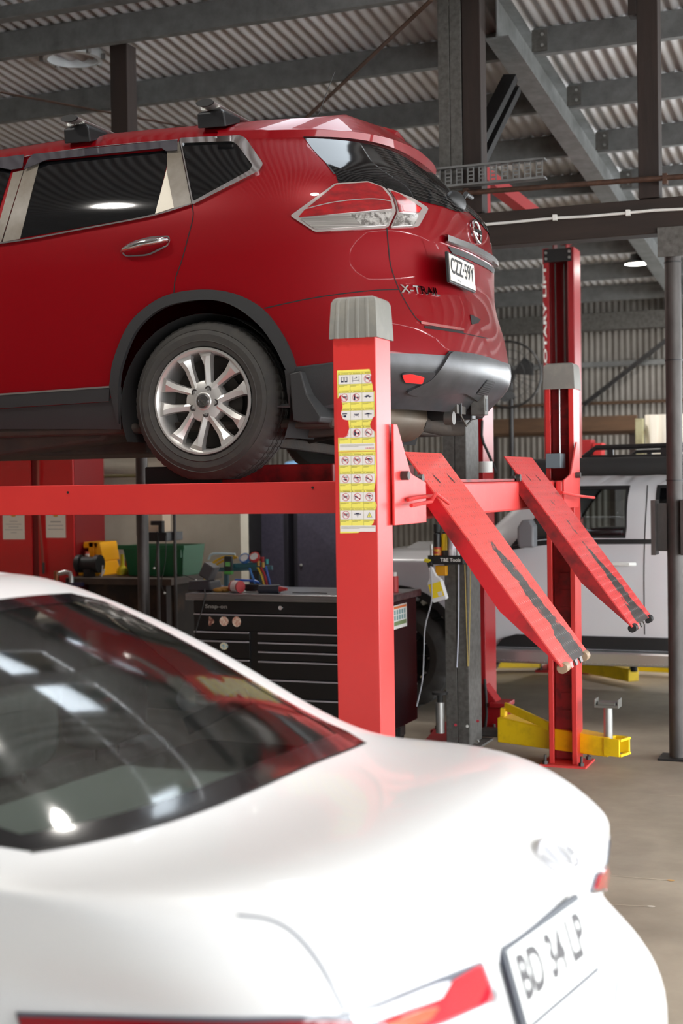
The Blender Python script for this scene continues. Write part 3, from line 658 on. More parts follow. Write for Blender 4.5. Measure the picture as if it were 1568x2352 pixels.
def warning_sheets(root):
    YF = NY - 0.079
    YL, WH, NV, RDM, GR = mat('yellow sticker vinyl', (240, 226, 104), 0.45), mat('white sticker vinyl', (228, 222, 218), 0.45), mat('navy ink', (30, 32, 62), 0.5), mat('red ink', (206, 60, 70), 0.5), mat('grey ink', (110, 104, 60), 0.5)
    MM = [YL, WH, NV, RDM, GR, M['liftred']]
    def q(px, py): p = P(px, py, Y=YF); return (p.x, p.z)
    def sheet(outline, rows, heads, cells, foot, brand=None):
        mb = MB(); o = [q(*a) for a in outline]; mb.prism(o, 'y', YF - 0.0004, YF - 0.0012, 0)
        y1 = YF - 0.0016
        def rect(x0, x1, z0, z1, mi, lift=0.0):
            mb.add([(x0, y1 - lift, z0), (x1, y1 - lift, z0), (x1, y1 - lift, z1), (x0, y1 - lift, z1)], [(0, 1, 2, 3)], mi)
        def ring(cx, cz, r):
            n = 24; vs = []
            for i in range(n):
                t = 2 * math.pi * i / n
                for rr in (r, r - 0.0017): vs.append((cx + rr * math.cos(t), y1 - 0.0004, cz + rr * math.sin(t)))
            mb.add(vs, [(2 * i, 2 * ((i + 1) % n), 2 * ((i + 1) % n) + 1, 2 * i + 1) for i in range(n)], 3)
            c = r * 0.7; k = 0.0008; mb.add([(cx - c - k, y1 - 0.0004, cz + c - k), (cx - c + k, y1 - 0.0004, cz + c + k), (cx + c + k, y1 - 0.0004, cz - c + k), (cx + c - k, y1 - 0.0004, cz - c - k)], [(0, 3, 2, 1)], 3)
        def bits(cx, cz, kind):
            s = 0.0105; L = 0.0002
            R_ = lambda a, b, c, d: rect(cx + a * s, cx + b * s, cz + c * s, cz + d * s, 2, L)
            if kind == 'books': R_(-1.2, -0.15, -0.9, 0.9); R_(0.15, 1.2, -0.9, 0.9); rect(cx - 0.95 * s, cx - 0.3 * s, cz - 0.45 * s, cz + 0.75 * s, 1, 0.0003); rect(cx + 0.3 * s, cx + 0.95 * s, cz - 0.45 * s, cz + 0.75 * s, 1, 0.0003)
            elif kind == 'frame': R_(-1.25, -1.1, -1, 1); R_(1.1, 1.25, -1, 1); R_(-1.1, 1.1, -0.5, -0.35); R_(-0.1, 0.4, 0.35, 0.8); R_(-0.8, -0.1, 0.2, 0.3)
            elif kind == 'lift': R_(-0.9, -0.78, -0.7, 0.6); R_(0.8, 0.95, -0.7, 0.6); R_(-0.78, 0.8, 0.25, 0.45); R_(-0.5, 0.5, -0.2, 0.2)
            elif kind == 'car': R_(-1.3, 1.3, 0.0, 0.28); R_(-0.7, 0.5, 0.28, 0.6); R_(-0.8, -0.4, -0.25, 0.0); R_(0.4, 0.8, -0.25, 0.0)
            elif kind == 'carpost': R_(-1.3, 1.3, 0.15, 0.4); R_(-0.7, 0.5, 0.4, 0.65); R_(-0.08, 0.08, -0.9, 0.15); R_(-0.5, 0.5, -0.2, -0.1)
            elif kind == 'man': R_(-0.9, -0.3, -0.9, 0.7); R_(-0.6, -0.2, 0.7, 1.0); R_(-0.2, 0.3, -0.3, 0.0); R_(0.3, 0.9, -0.5, 0.2)
            elif kind == 'ramp': mb.add([(cx - 1.1 * s, y1 - L, cz + 0.5 * s), (cx - 1.1 * s, y1 - L, cz + 0.2 * s), (cx + 1.0 * s, y1 - L, cz - 0.9 * s), (cx + 1.0 * s, y1 - L, cz - 0.5 * s)], [(0, 1, 2, 3)], 2); R_(-0.9, -0.7, -0.7, 0.1)
            elif kind == 'hand': R_(-0.9, 0.9, 0.4, 0.75); R_(-0.3, 0.6, -0.6, 0.1); R_(-0.8, -0.3, -0.3, -0.05)
            elif kind == 'volt':
                mb.add([(cx - 1.0 * s, y1 - L, cz - 0.9 * s), (cx + 1.0 * s, y1 - L, cz - 0.9 * s), (cx, y1 - L, cz + 1.0 * s)], [(0, 1, 2)], 2)
                mb.add([(cx - 0.75 * s, y1 - L - 0.0002, cz - 0.75 * s), (cx + 0.75 * s, y1 - L - 0.0002, cz - 0.75 * s), (cx, y1 - L - 0.0002, cz + 0.7 * s)], [(0, 1, 2)], 0)
                rect(cx - 0.08 * s, cx + 0.08 * s, cz - 0.6 * s, cz + 0.2 * s, 2, 0.0006)
        x0, x1 = rows['x']; cw = (x1 - x0) / 3
        for r, (zt) in enumerate(rows['z']):
            for c in range(3):
                a, b = x0 + c * cw, x0 + (c + 1) * cw
                kind, no = cells[r][c]
                if kind is None: continue
                rect(a + 0.0006, b - 0.0006, zt - 0.0335, zt, 1)
                cx, cz = (a + b) / 2, zt - 0.0168
                bits(cx, cz, kind)
                if no: ring(cx, cz, 0.0142)
                # fine print lines
                for k in range(2): rect(a + 0.002, a + 0.002 + cw * (0.7 - 0.25 * k), zt - 0.0385 - k * 0.003, zt - 0.0375 - k * 0.003, 4, 0.0001)
                add_text(mb, heads[r], (cx + 0.003, y1 - 0.0003, zt + 0.0042), (1, 0, 0), (0, 0, 1), w=cw * 0.62, h=0.0036, bold=0.02, mi=4)
                mb.add([(a + 0.0025, y1 - 0.0003, zt + 0.0025), (a + 0.007, y1 - 0.0003, zt + 0.0025), (a + 0.0047, y1 - 0.0003, zt + 0.0062)], [(0, 1, 2)], 4)
        # rules
        for c in range(4): rect(x0 + c * cw - 0.0004, x0 + c * cw + 0.0004, foot[1], rows['z'][0] + 0.008, 4, 0.0002)
        for zt in rows['z']:
            for dz in (0, -0.0335, 0.0085): rect(x0, x1, zt + dz - 0.0003, zt + dz + 0.0003, 4, 0.0002)
        rect(x0, x1, foot[0], foot[1], 1)
        for k in range(3): rect(x0 + 0.003, x1 - (0.003 if k < 2 else 0.06), foot[1] - 0.005 - k * 0.0032, foot[1] - 0.004 - k * 0.0032, 4, 0.0002)
        if brand: add_text(mb, brand, (x1 - 0.019, y1 - 0.0004, foot[0] + 0.0055), (1, 0, 0), (0, 0, 1), w=0.032, h=0.0065, bold=0.02, mi=3)
        # torn patches showing the paint below
        for poly in rows.get('tears', []):
            o = [q(*a) for a in poly]; mb.prism(o, 'y', YF - 0.0013, YF - 0.0024, 5)
        ob = mb.build('warning_sheet', MM, root, smooth=0)
        return ob
    x0, x1 = q(777.5, 900)[0], q(858.5, 900)[0]
    z = lambda py: q(800, py)[1]
    zr = [z(861), z(902.5), z(943.5), z(984)]
    N = lambda k, no=False: (k, no)
    sheet([(774, 851), (860, 847), (860, 930), (862, 1036), (777, 1038), (776, 950)], {'x': (x0, x1), 'z': zr,
          'tears': [[(849, 847), (862, 847), (862, 896), (857, 900), (856, 885), (851, 870), (853, 862)],
                    [(773, 920), (783, 906), (785, 922), (787, 935), (783, 950), (788, 963), (800, 966), (802, 985), (797, 1000), (790, 1005), (777, 1005), (773, 990)],
                    [(862, 955), (856, 960), (850, 975), (853, 985), (862, 992)]]},
          ['SAFETY INSTRUCTIONS', 'CAUTION', 'CAUTION', 'WARNING'],
          [[N('books'), N('frame'), N('lift', True)], [N('lift', True), N('man', True), N('car')], [N('hand'), N('lift'), N('carpost')], [N('man', True), N('man', True), N('ramp', True)]],
          (z(1034), z(1019)), 'LAUNCH')
    x0, x1 = q(780, 1100)[0], q(861, 1100)[0]
    zr = [z(1047), z(1089), z(1131), z(1172)]
    sheet([(777.5, 1039), (862, 1037), (864, 1090), (862, 1110), (859, 1125), (861, 1150), (865, 1160), (863, 1170), (858, 1178), (858, 1200), (850, 1210), (838, 1215), (822, 1224), (781, 1225)],
          {'x': (x0, x1), 'z': zr}, ['WARNING'] * 4,
          [[N('lift', True), N('lift', True), N('carpost', True)], [N('hand', True), N('carpost', True), N('ramp', True)], [N('lift', True), N('ramp', True), N('carpost', True)], [N('lift', True), N('carpost'), N('volt')]],
          (z(1221), z(1207)))
four_post_lift()
# ------------------------------------------------------------------ car body surfaces
RTn, UPn, FWn, CAMn = np.array(RT), np.array(UP), np.array(FW), np.array(CAM)
def projn(P3):
    q = P3 - CAMn; w = q @ FWn
    return np.stack([784 + F * (q @ RTn) / w, 1176 - F * (q @ UPn) / w], -1)
class Spline:
    """natural cubic through knots, straight outside"""
    def __init__(s, x, y):
        s.x = np.array(x, float); s.y = np.array(y, float); n = len(x); h = np.diff(s.x)
        A = np.zeros((n, n)); b = np.zeros(n); A[0, 0] = A[-1, -1] = 1
        for i in range(1, n - 1):
            A[i, i - 1] = h[i - 1]; A[i, i] = 2 * (h[i - 1] + h[i]); A[i, i + 1] = h[i]
            b[i] = 6 * ((s.y[i + 1] - s.y[i]) / h[i] - (s.y[i] - s.y[i - 1]) / h[i - 1])
        s.m = np.linalg.solve(A, b); s.h = h
    def __call__(s, t):
        t = np.asarray(t, float); i = np.clip(np.searchsorted(s.x, t) - 1, 0, len(s.h) - 1)
        tc = np.clip(t, s.x[0], s.x[-1]); h = s.h[i]; a = (s.x[i + 1] - tc) / h; b = (tc - s.x[i]) / h
        r = a * s.y[i] + b * s.y[i + 1] + ((a ** 3 - a) * s.m[i] + (b ** 3 - b) * s.m[i + 1]) * h * h / 6
        return r
class CarSurf:
    """u: along the plan outline (negative = straight near flank, 0..pi = round the tail); v: upwards"""
    def __init__(s, v, R, W, a, n, zs, zr, zmod=None, wmod=None, M=None):
        s.R, s.W, s.a, s.n, s.zs, s.zr = [Spline(v, q) for q in (R, W, a, n, zs, zr)]
        s.zmod, s.wmod = zmod, wmod; s.M = np.array(M) if M is not None else np.eye(4); s.v0, s.v1 = v[0], v[-1]
    def loc(s, u, v):
        u = np.asarray(u, float); v = np.asarray(v, float); mir = u > math.pi / 2
        uu_ = np.where(mir, math.pi - u, u)
        R, W, a, n = s.R(v), s.W(v), s.a(v), s.n(v)
        ps = np.clip(uu_, 0, math.pi / 2); c, sn = np.cos(ps), np.sin(ps); c = np.clip(c, 1e-9, 1); sn = np.clip(sn, 1e-9, 1)
        r = (c ** n + sn ** n) ** (-1 / n)
        X = (R - a) + np.where(uu_ < 0, a * uu_, a * r * sn); dy = W * np.where(uu_ < 0, 1.0, r * c)
        if s.wmod: dy = dy * s.wmod(X, v)
        k = sn ** 2
        z = s.zs(v) * (1 - k) + s.zr(v) * k
        if s.zmod: z = s.zmod(X, v, z, k)
        Y = np.where(mir, dy, -dy)
        return np.stack([X, Y, z], -1)
    def S(s, u, v):
        return s.loc(u, v) @ s.M[:3, :3].T + s.M[:3, 3]
    def N(s, u, v):
        e = 1e-3; a = s.S(np.asarray(u) + e, v) - s.S(np.asarray(u) - e, v); b = s.S(u, np.asarray(v) + e) - s.S(u, np.asarray(v) - e)
        n = np.cross(a, b); return n / (np.linalg.norm(n, axis=-1, keepdims=True) + 1e-12)
    def off(s, u, v, h): return s.S(u, v) + s.N(u, v) * h
    def solve(s, pts, fn, u0, v0, it=25):
        pts = np.array(pts, float); u = np.array(u0, float); v = np.array(v0, float); e = 1e-4
        for _ in range(it):
            f = fn(u, v) - pts; fu = (fn(u + e, v) - fn(u - e, v)) / (2 * e); fv = (fn(u, v + e) - fn(u, v - e)) / (2 * e)
            det = fu[:, 0] * fv[:, 1] - fu[:, 1] * fv[:, 0]; det = np.where(np.abs(det) < 1e-9, 1e-9, det)
            du = (f[:, 0] * fv[:, 1] - f[:, 1] * fv[:, 0]) / det; dv = (fu[:, 0] * f[:, 1] - fu[:, 1] * f[:, 0]) / det
            u = u - np.clip(du, -0.1, 0.1); v = np.clip(v - np.clip(dv, -0.1, 0.1), s.v0, s.v1)
        return u, v
    def uv(s, px, umin=-3.0, umax=2.2):
        """param points of the surface seen at photo pixels"""
        px = np.array(px, float)
        if not hasattr(s, '_g'):
            U, V = np.meshgrid(np.linspace(umin, umax, 170), np.linspace(s.v0, s.v1, 90), indexing='ij'); U = U.ravel(); V = V.ravel()
            Q = s.S(U, V); Nn = s.N(U, V); vis = ((Q - CAMn) * Nn).sum(-1) < 0
            s._g = (U[vis], V[vis], projn(Q[vis]))
        U, V, PP = s._g
        i = ((px[:, None, :] - PP[None]) ** 2).sum(-1).argmin(1)
        return s.solve(px, lambda u, v: projn(s.S(u, v)), U[i], V[i])
    def uvxz(s, pts, u0=-1.0):
        pts = np.array(pts, float)
        return s.solve(pts, lambda u, v: s.S(u, v)[:, [0, 2]], np.full(len(pts), u0), pts[:, 1], 60)

def densify(pts, step, closed=True):
    pts = np.array(pts, float); out = []; n = len(pts)
    for i in range(n if closed else n - 1):
        a, b = pts[i], pts[(i + 1) % n]; k = max(1, int(math.ceil(np.linalg.norm(b - a) / step)))
        for j in range(k): out.append(a + (b - a) * j / k)
    if not closed: out.append(pts[-1])
    return np.array(out)
def rounded(pts, r=8, n=4, closed=True):
    """round polygon corners (photo pixels)"""
    pts = [np.array(p, float) for p in pts]; out = []; N = len(pts)
    for i, p in enumerate(pts):
        a, b = pts[i - 1], pts[(i + 1) % N]; da, db = a - p, b - p; la, lb = np.linalg.norm(da), np.linalg.norm(db)
        rr = min(r, la * 0.45, lb * 0.45); p0, p1 = p + da / la * rr, p + db / lb * rr
        for k in range(n + 1):
            t = k / n; out.append((1 - t) ** 2 * p0 + 2 * t * (1 - t) * p + t * t * p1)
    return np.array(out)
def inside(pt, poly):
    x, y = pt[:, 0][:, None], pt[:, 1][:, None]; a = poly; b = np.roll(poly, -1, 0)
    c = ((a[:, 1] > y) != (b[:, 1] > y)) & (x < (b[:, 0] - a[:, 0]) * (y - a[:, 1]) / (b[:, 1] - a[:, 1] + 1e-15) + a[:, 0])
    return c.sum(1) % 2 == 1
def triangulate(outer, holes=(), step=0.03):
    """points and triangles filling an outline in the (u, v) plane"""
    loops = [np.array(outer)] + [np.array(h) for h in holes]
    vs = []; es = []
    for L in loops:
        o = len(vs); vs += [Vector((float(a), float(b))) for a, b in L]; es += [(o + i, o + (i + 1) % len(L)) for i in range(len(L))]
    lo, hi = loops[0].min(0), loops[0].max(0)
    gx = np.arange(lo[0] + step / 2, hi[0], step); gy = np.arange(lo[1] + step / 2, hi[1], step)
    if len(gx) and len(gy):
        G = np.array([(x + (0.5 * step if j % 2 else 0), y) for j, y in enumerate(gy) for x in gx])
        keep = inside(G, loops[0])
        for h in loops[1:]: keep &= ~inside(G, h)
        G = G[keep]
        B = np.concatenate(loops)
        if len(G):
            kk = np.ones(len(G), bool)
            for s_ in range(0, len(G), 4000):
                d = ((G[s_:s_ + 4000, None, :] - B[None]) ** 2).sum(-1).min(1); kk[s_:s_ + 4000] = d > (step * 0.4) ** 2
            vs += [Vector((float(a), float(b))) for a, b in G[kk]]
    r = delaunay_2d_cdt(vs, es, [], 0, 1e-7)
    V2 = np.array([v[:] for v in r[0]]); T = np.array([f for f in r[2] if len(f) == 3])
    C = V2[T].mean(1); k = inside(C, loops[0])
    for h in loops[1:]: k &= ~inside(C, h)
    return V2, T[k]
def patch(sf, outer, holes=(), h=0.002, step=0.03, wall=0.0, mirror=False, mb=None, mi=None):
    """a piece of skin on the surface, lifted by h; wall > 0 gives it a rim going inwards"""
    mb = mb or MB(); V2, T = triangulate(outer, holes, step)
    P3 = sf.off(V2[:, 0], V2[:, 1], h)
    def emit(m):
        def tr(A):
            if not m: return A
            Mi = np.linalg.inv(sf.M); B = A @ Mi[:3, :3].T + Mi[:3, 3]; B[:, 1] *= -1; return B @ sf.M[:3, :3].T + sf.M[:3, 3]
        t = T[:, ::-1] if m else T
        mb.add(tr(P3), t.tolist(), mi)
        if wall:
            for L in [np.array(outer)] + [np.array(q) for q in holes]:
                a = tr(sf.off(L[:, 0], L[:, 1], h)); b = tr(sf.off(L[:, 0], L[:, 1], h - wall)); n = len(L)
                mb.add(np.concatenate([a, b]), [(i, (i + 1) % n, n + (i + 1) % n, n + i) for i in range(n)], mi)
    emit(False)
    if mirror == 'join': emit(True)
    elif mirror:
        main, mb = mb, MB(); emit(True); main.twin = mb; mb = main
    return mb
def ribbon(sf, u, v, w, h=0.0015, mb=None, mi=None, mirror=False, wall=0.0):
    """strip of width w (metres) along a path on the surface"""
    mb = mb or MB(); Pc = sf.S(u, v); Nn = sf.N(u, v)
    d = np.gradient(Pc, axis=0); d /= np.linalg.norm(d, axis=1, keepdims=True) + 1e-12; s_ = np.cross(d, Nn)
    n = len(Pc); main = mb
    L = [Pc + s_ * w / 2 + Nn * h, Pc - s_ * w / 2 + Nn * h]
    if wall: L = [Pc + s_ * w / 2 + Nn * (h - wall), Pc + s_ * w / 2 * 0.8 + Nn * h, Pc - s_ * w / 2 * 0.8 + Nn * h, Pc - s_ * w / 2 + Nn * (h - wall)]
    for m in ((False, True) if mirror else (False,)):
        A = np.concatenate(L)
        if m:
            Mi = np.linalg.inv(sf.M); B = A @ Mi[:3, :3].T + Mi[:3, 3]; B[:, 1] *= -1; A = B @ sf.M[:3, :3].T + sf.M[:3, 3]
        fs = []
        for k in range(len(L) - 1):
            for i in range(n - 1): fs.append((k * n + i, k * n + i + 1, (k + 1) * n + i + 1, (k + 1) * n + i))
        if m:
            if main.twin is None: main.twin = MB()
            main.twin.add(A, fs, mi)
        else: mb.add(A, fs, mi)
    return mb
def smoothline(pts, n=8):
    """Catmull-Rom through pixels"""
    p = np.array(pts, float); p = np.vstack([2 * p[0] - p[1], p, 2 * p[-1] - p[-2]]); out = []
    for i in range(1, len(p) - 2):
        for k in range(n):
            t = k / n
            out.append(0.5 * ((2 * p[i]) + (-p[i - 1] + p[i + 1]) * t + (2 * p[i - 1] - 5 * p[i] + 4 * p[i + 1] - p[i + 2]) * t * t + (-p[i - 1] + 3 * p[i] - 3 * p[i + 1] + p[i + 2]) * t ** 3))
    out.append(p[-2]); return np.array(out)
# ------------------------------------------------------------------ the raised red car
G = 1.660; RYC = 6.43
RED = dict(
 v=[1.90, 2.00, 2.10, 2.22, 2.35, 2.48, 2.62, 2.76, 2.88, 2.98, 3.10, 3.20, 3.27, 3.31, 3.34],
 R=[-1.95,-1.871,-1.777,-1.766,-1.79,-1.827,-1.837,-1.837,-1.852,-1.885,-2.004,-2.103,-2.164,-2.195,-2.217],
 W=[.84, .872, .888, .900, .907, .911, .912, .907, .890, .858, .806, .752, .706, .665, .60],
 a=[1.0, 1.0, 1.0, 1.0, 1.0, 1.0, 1.0, 1.0, 0.98, 0.95, 0.92, 0.88, 0.85, 0.82, 0.80],
 n=[3.0]*15)
RED_ZR = ([-6.45,-6.1,-5.6,-4.75,-4.3,-3.9,-3.5,-3.1,-2.8,-2.5,-2.2,-1.7],[2.42,2.55,2.64,3.18,3.27,3.284,3.294,3.288,3.279,3.278,3.279,3.2])
def red_surface():
    zr = Spline(*RED_ZR); zc = 2.5
    def zmod(X, v, z, k):
        f = (zr(X) - zc) / (3.34 - zc)
        return np.where(z > zc, zc + (z - zc) * f, z)
    def wmod(X, v):
        t = np.clip((-5.55 - X) / 0.92, 0, 0.985)
        return (1 - t ** 3) ** (1 / 3)
    return CarSurf(RED['v'], RED['R'], RED['W'], RED['a'], RED['n'], RED['v'], RED['v'], zmod, wmod, Matrix.Translation((0, RYC, 0)))
CARRED = mat('deep red metallic car paint', (122, 0, 11), 0.4, metal=0.15, spec=0.15, coat=0.55, crough=0.03)
GLASSDARK = mat('dark tinted car glass', (10, 11, 13), 0.06, spec=0.5)
CLAD = mat('black grained car plastic', (38, 38, 39), 0.55, bump=0.08, bscale=300)
CLADG = mat('satin grey bumper plastic', (74, 74, 77), 0.33, metal=0.25, second=(60, 60, 62), scale=10, amt=0.5)
GAP = mat('panel gap shadow line', (14, 4, 5), 0.8)
UNDER = mat('grimy underbody', (50, 44, 40), 0.85, second=(70, 56, 46), scale=9, amt=0.4, sharp=0.5, bump=0.2)
ALU = mat('silver alloy wheel paint', (208, 206, 203), 0.34, metal=0.75)
TYRE = mat('tyre rubber', (44, 42, 40), 0.72, second=(56, 53, 48), scale=20, amt=0.4, bump=0.04, bscale=90)
LENSR = mat('red lamp lens', (150, 6, 16), 0.1, coat=0.6, second=(84, 2, 10), scale=12, amt=0.45, sharp=0.4, stretch=(1, 1, 2.5), spec=0.7)
LENSRB = mat('bright red lamp lens', (226, 30, 34), 0.08, coat=1.0)
LENSC = mat('clear ribbed lamp lens', (176, 172, 168), 0.15, coat=1.0, second=(116, 112, 110), scale=8, amt=0.5, sharp=0.3, stretch=(0.25, 0.25, 26), metal=0.5)
LENSF = mat('faceted clear lamp lens', (206, 204, 202), 0.12, coat=1.0, second=(120, 116, 114), scale=40, amt=0.5, sharp=0.15, metal=0.6)
LENSE = mat('clear lamp surround', (170, 160, 158), 0.1, coat=1.0, metal=0.4)
PILLAR = mat('worn black pillar film', (128, 122, 114), 0.42, second=(92, 82, 68), scale=7, amt=0.5, sharp=0.5)

def bmat(axis_y, c):   # local z along world -Y or +Y
    return Matrix.Translation(c) @ (Matrix.Rotation(math.pi / 2, 4, 'X'))

def wheel(parent, c, s=-1, R_=0.352, w=0.225, detail=True, rim_r=0.228, phase=0.0, tyre_mat=None, rim_mat=None, squash=True, name='wheel'):
    """wheel with its face towards s*Y at c (centre of the outer face)"""
    tm, rm = tyre_mat or TYRE, rim_mat or ALU
    # local frame: z out of the face
    Mx = Matrix.Translation(c) @ Matrix(((1, 0, 0, 0), (0, 0, s, 0), (0, 1, 0, 0), (0, 0, 0, 1)))
    if s < 0: Mx = Matrix.Translation(c) @ Matrix(((1, 0, 0, 0), (0, 0, -1, 0), (0, 1, 0, 0), (0, 0, 0, 1)))
    hub = bpy.data.objects.new(name, None); COL.objects.link(hub); hub.empty_display_size = 0.1; hub.parent = parent; ORG[hub] = ORG[parent]
    def prof(r0, zout):  # outer sidewall
        return r0, zout
    pr = [(rim_r - 0.012, -0.02), (rim_r + 0.002, -0.008), (rim_r + 0.012, 0.004), (rim_r + 0.03, 0.010), (rim_r + 0.033, 0.013), (rim_r + 0.036, 0.010), (R_ * 0.5 + rim_r * 0.5, 0.012), (R_ - 0.045, 0.004), (R_ - 0.042, 0.0065), (R_ - 0.038, 0.001),
          (R_ - 0.022, -0.012), (R_ - 0.010, -0.022), (R_ - 0.002, -0.036)]
    g = 0.009
    for (za, zb_) in ((-0.062, -0.070), (-0.100, -0.110), (-w + 0.110, -w + 0.100), (-w + 0.070, -w + 0.062)):
        pr += [(R_, za), (R_ - g, za - 0.001), (R_ - g, zb_ + 0.001), (R_, zb_)]
    pr += [(R_ - 0.004, -w + 0.036), (R_ - 0.02, -w + 0.012), (R_ - 0.06, -w - 0.008), (rim_r + 0.03, -w), (rim_r, -w + 0.02), (rim_r - 0.015, -w + 0.03)]
    n = 240 if detail else 64
    def rf(i, j, r):
        q, z = pr[j]
        if detail and R_ - 0.024 < q <= R_ and i % 4 == 0 and q > R_ - 0.0235 and (j >= 11): return r - 0.0035
        return r
    mb = MB(); mb.lathe(pr, Mx, n, rfun=rf)
    if squash:
        vs = []
        for v in mb.v:
            dz = v[2] - (c[2] - R_)
            vs.append((v[0], v[1], v[2] + max(0, 0.012 - dz) * 0.8 if dz < 0.012 else v[2]))
        mb.v = vs
    t = mb.build('tyre', tm, hub, smooth=25)
    # rim barrel and lip
    mb = MB(); mb.lathe([(rim_r + 0.006, 0.004), (rim_r + 0.004, 0.010), (rim_r - 0.004, 0.010), (rim_r - 0.012, 0.0), (rim_r - 0.018, -0.02), (rim_r - 0.022, -0.05), (rim_r - 0.024, -w + 0.03), (rim_r - 0.01, -w + 0.02)], Mx, 96)
    mb.build('rim_lip', rm, hub, smooth=40)
    mb = MB(); mb.lathe([(0.001, -0.13), (rim_r - 0.026, -0.13)], Mx, 48); mb.lathe([(0.001, -0.10), (0.145, -0.10), (0.145, -0.115)], Mx, 48, 0)
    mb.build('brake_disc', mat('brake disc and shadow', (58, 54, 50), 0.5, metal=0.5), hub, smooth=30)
    if not detail and rim_mat is None: pass
    # spokes: five pairs
    mb = MB()
    hubz, rimz = -0.010, 0.002
    for k in range(5):
        a0 = phase + k * 2 * math.pi / 5
        for sd in (-1, 1):
            aR = a0 + sd * 0.250; aH = a0 + sd * 0.52
            def pt(r, ang, z): return Mx @ Vector((r * math.cos(ang), r * math.sin(ang), z))
            er = Vector((math.cos(aR), math.sin(aR), 0)); et = Vector((-math.sin(aR), math.cos(aR), 0))
            st = Vector((0.060 * math.cos(aH), 0.060 * math.sin(aH), 0)); en = er * (rim_r - 0.006)
            d = (en - st).normalized(); tt = Vector((-d.y, d.x, 0)) * sd          # tt points away from the pair's middle
            rows = []
            # t along spoke, inner width, outer width (toward the pair gap / away), heights
            for (t, wi, wo, zi, zc_, zo) in ((0.0, 0.016, 0.015, hubz + 0.0, hubz + 0.002, hubz - 0.004), (0.25, 0.013, 0.015, hubz - 0.006, hubz + 0.002, hubz - 0.006), (0.62, 0.016, 0.018, hubz - 0.010, hubz + 0.006, hubz - 0.002), (0.84, 0.026, 0.026, rimz - 0.012, rimz, rimz - 0.002), (0.95, 0.034, 0.034, rimz - 0.012, rimz - 0.006, rimz), (1.0, 0.038, 0.040, rimz - 0.004, rimz + 0.003, rimz + 0.003)):
                p = st + (en - st) * t
                sh = 0.004 if t < 0.7 else -0.006
                rows.append([p - tt * (wi + 0.003) + Vector((0, 0, zc_ - 0.035)), p - tt * wi + Vector((0, 0, zi)), p - tt * sh + Vector((0, 0, zc_)), p + tt * wo + Vector((0, 0, zo)), p + tt * (wo + 0.003) + Vector((0, 0, zc_ - 0.035))])
            vs = [Mx @ q for r in rows for q in r]; m = 5; fs = []
            for i in range(len(rows) - 1):
                for j in range(m - 1):
                    f = (i * m + j, i * m + j + 1, (i + 1) * m + j + 1, (i + 1) * m + j); fs.append(f if sd > 0 else f[::-1])
            mb.add(vs, fs)
    mb.build('spokes', rm, hub, smooth=22)
    mb = MB(); mb.lathe([(0.001, 0.0), (0.036, -0.001), (0.040, -0.004), (0.060, -0.006), (0.088, -0.016), (0.094, -0.03), (0.096, -0.06)], Mx, 60); mb.build('hub', rm, hub, smooth=30)
    mb = MB(); mb.lathe([(0.001, 0.0035), (0.028, 0.0035), (0.031, 0.001)], Mx, 40); hc = mb.build('centre_cap', mat('grey centre cap', (120, 118, 118), 0.25, metal=0.8), hub)
    if detail:
        mb = MB(); mb.lathe([(0.0225, 0.005), (0.0225, 0.007), (0.0185, 0.007), (0.0185, 0.005)], Mx, 40); mb.boxm((0.056, 0.008, 0.003), Mx @ Matrix.Translation((0, 0, 0.0065)) @ Matrix.Rotation(-0.75, 4, 'Z')); mb.build('cap_emblem', M['chrome'], hub)
    for k in range(5):
        a = phase + (k + 0.5) * 2 * math.pi / 5; r = 0.0575
        q = Mx @ Matrix.Translation((r * math.cos(a), r * math.sin(a), 0))
        mb = MB(); mb.lathe([(0.0145, -0.004), (0.0145, 0.0005 - 0.006), (0.001, -0.006)], q, 20); mb.build('nut_recess', mat('dark nut recess', (46, 42, 40), 0.6), hub)
        mb = MB(); mb.lathe([(0.001, -0.002), (0.006, -0.002), (0.008, -0.006)], q, 6); mb.build('wheel_nut', M['steel'], hub, smooth=0)
    return hub

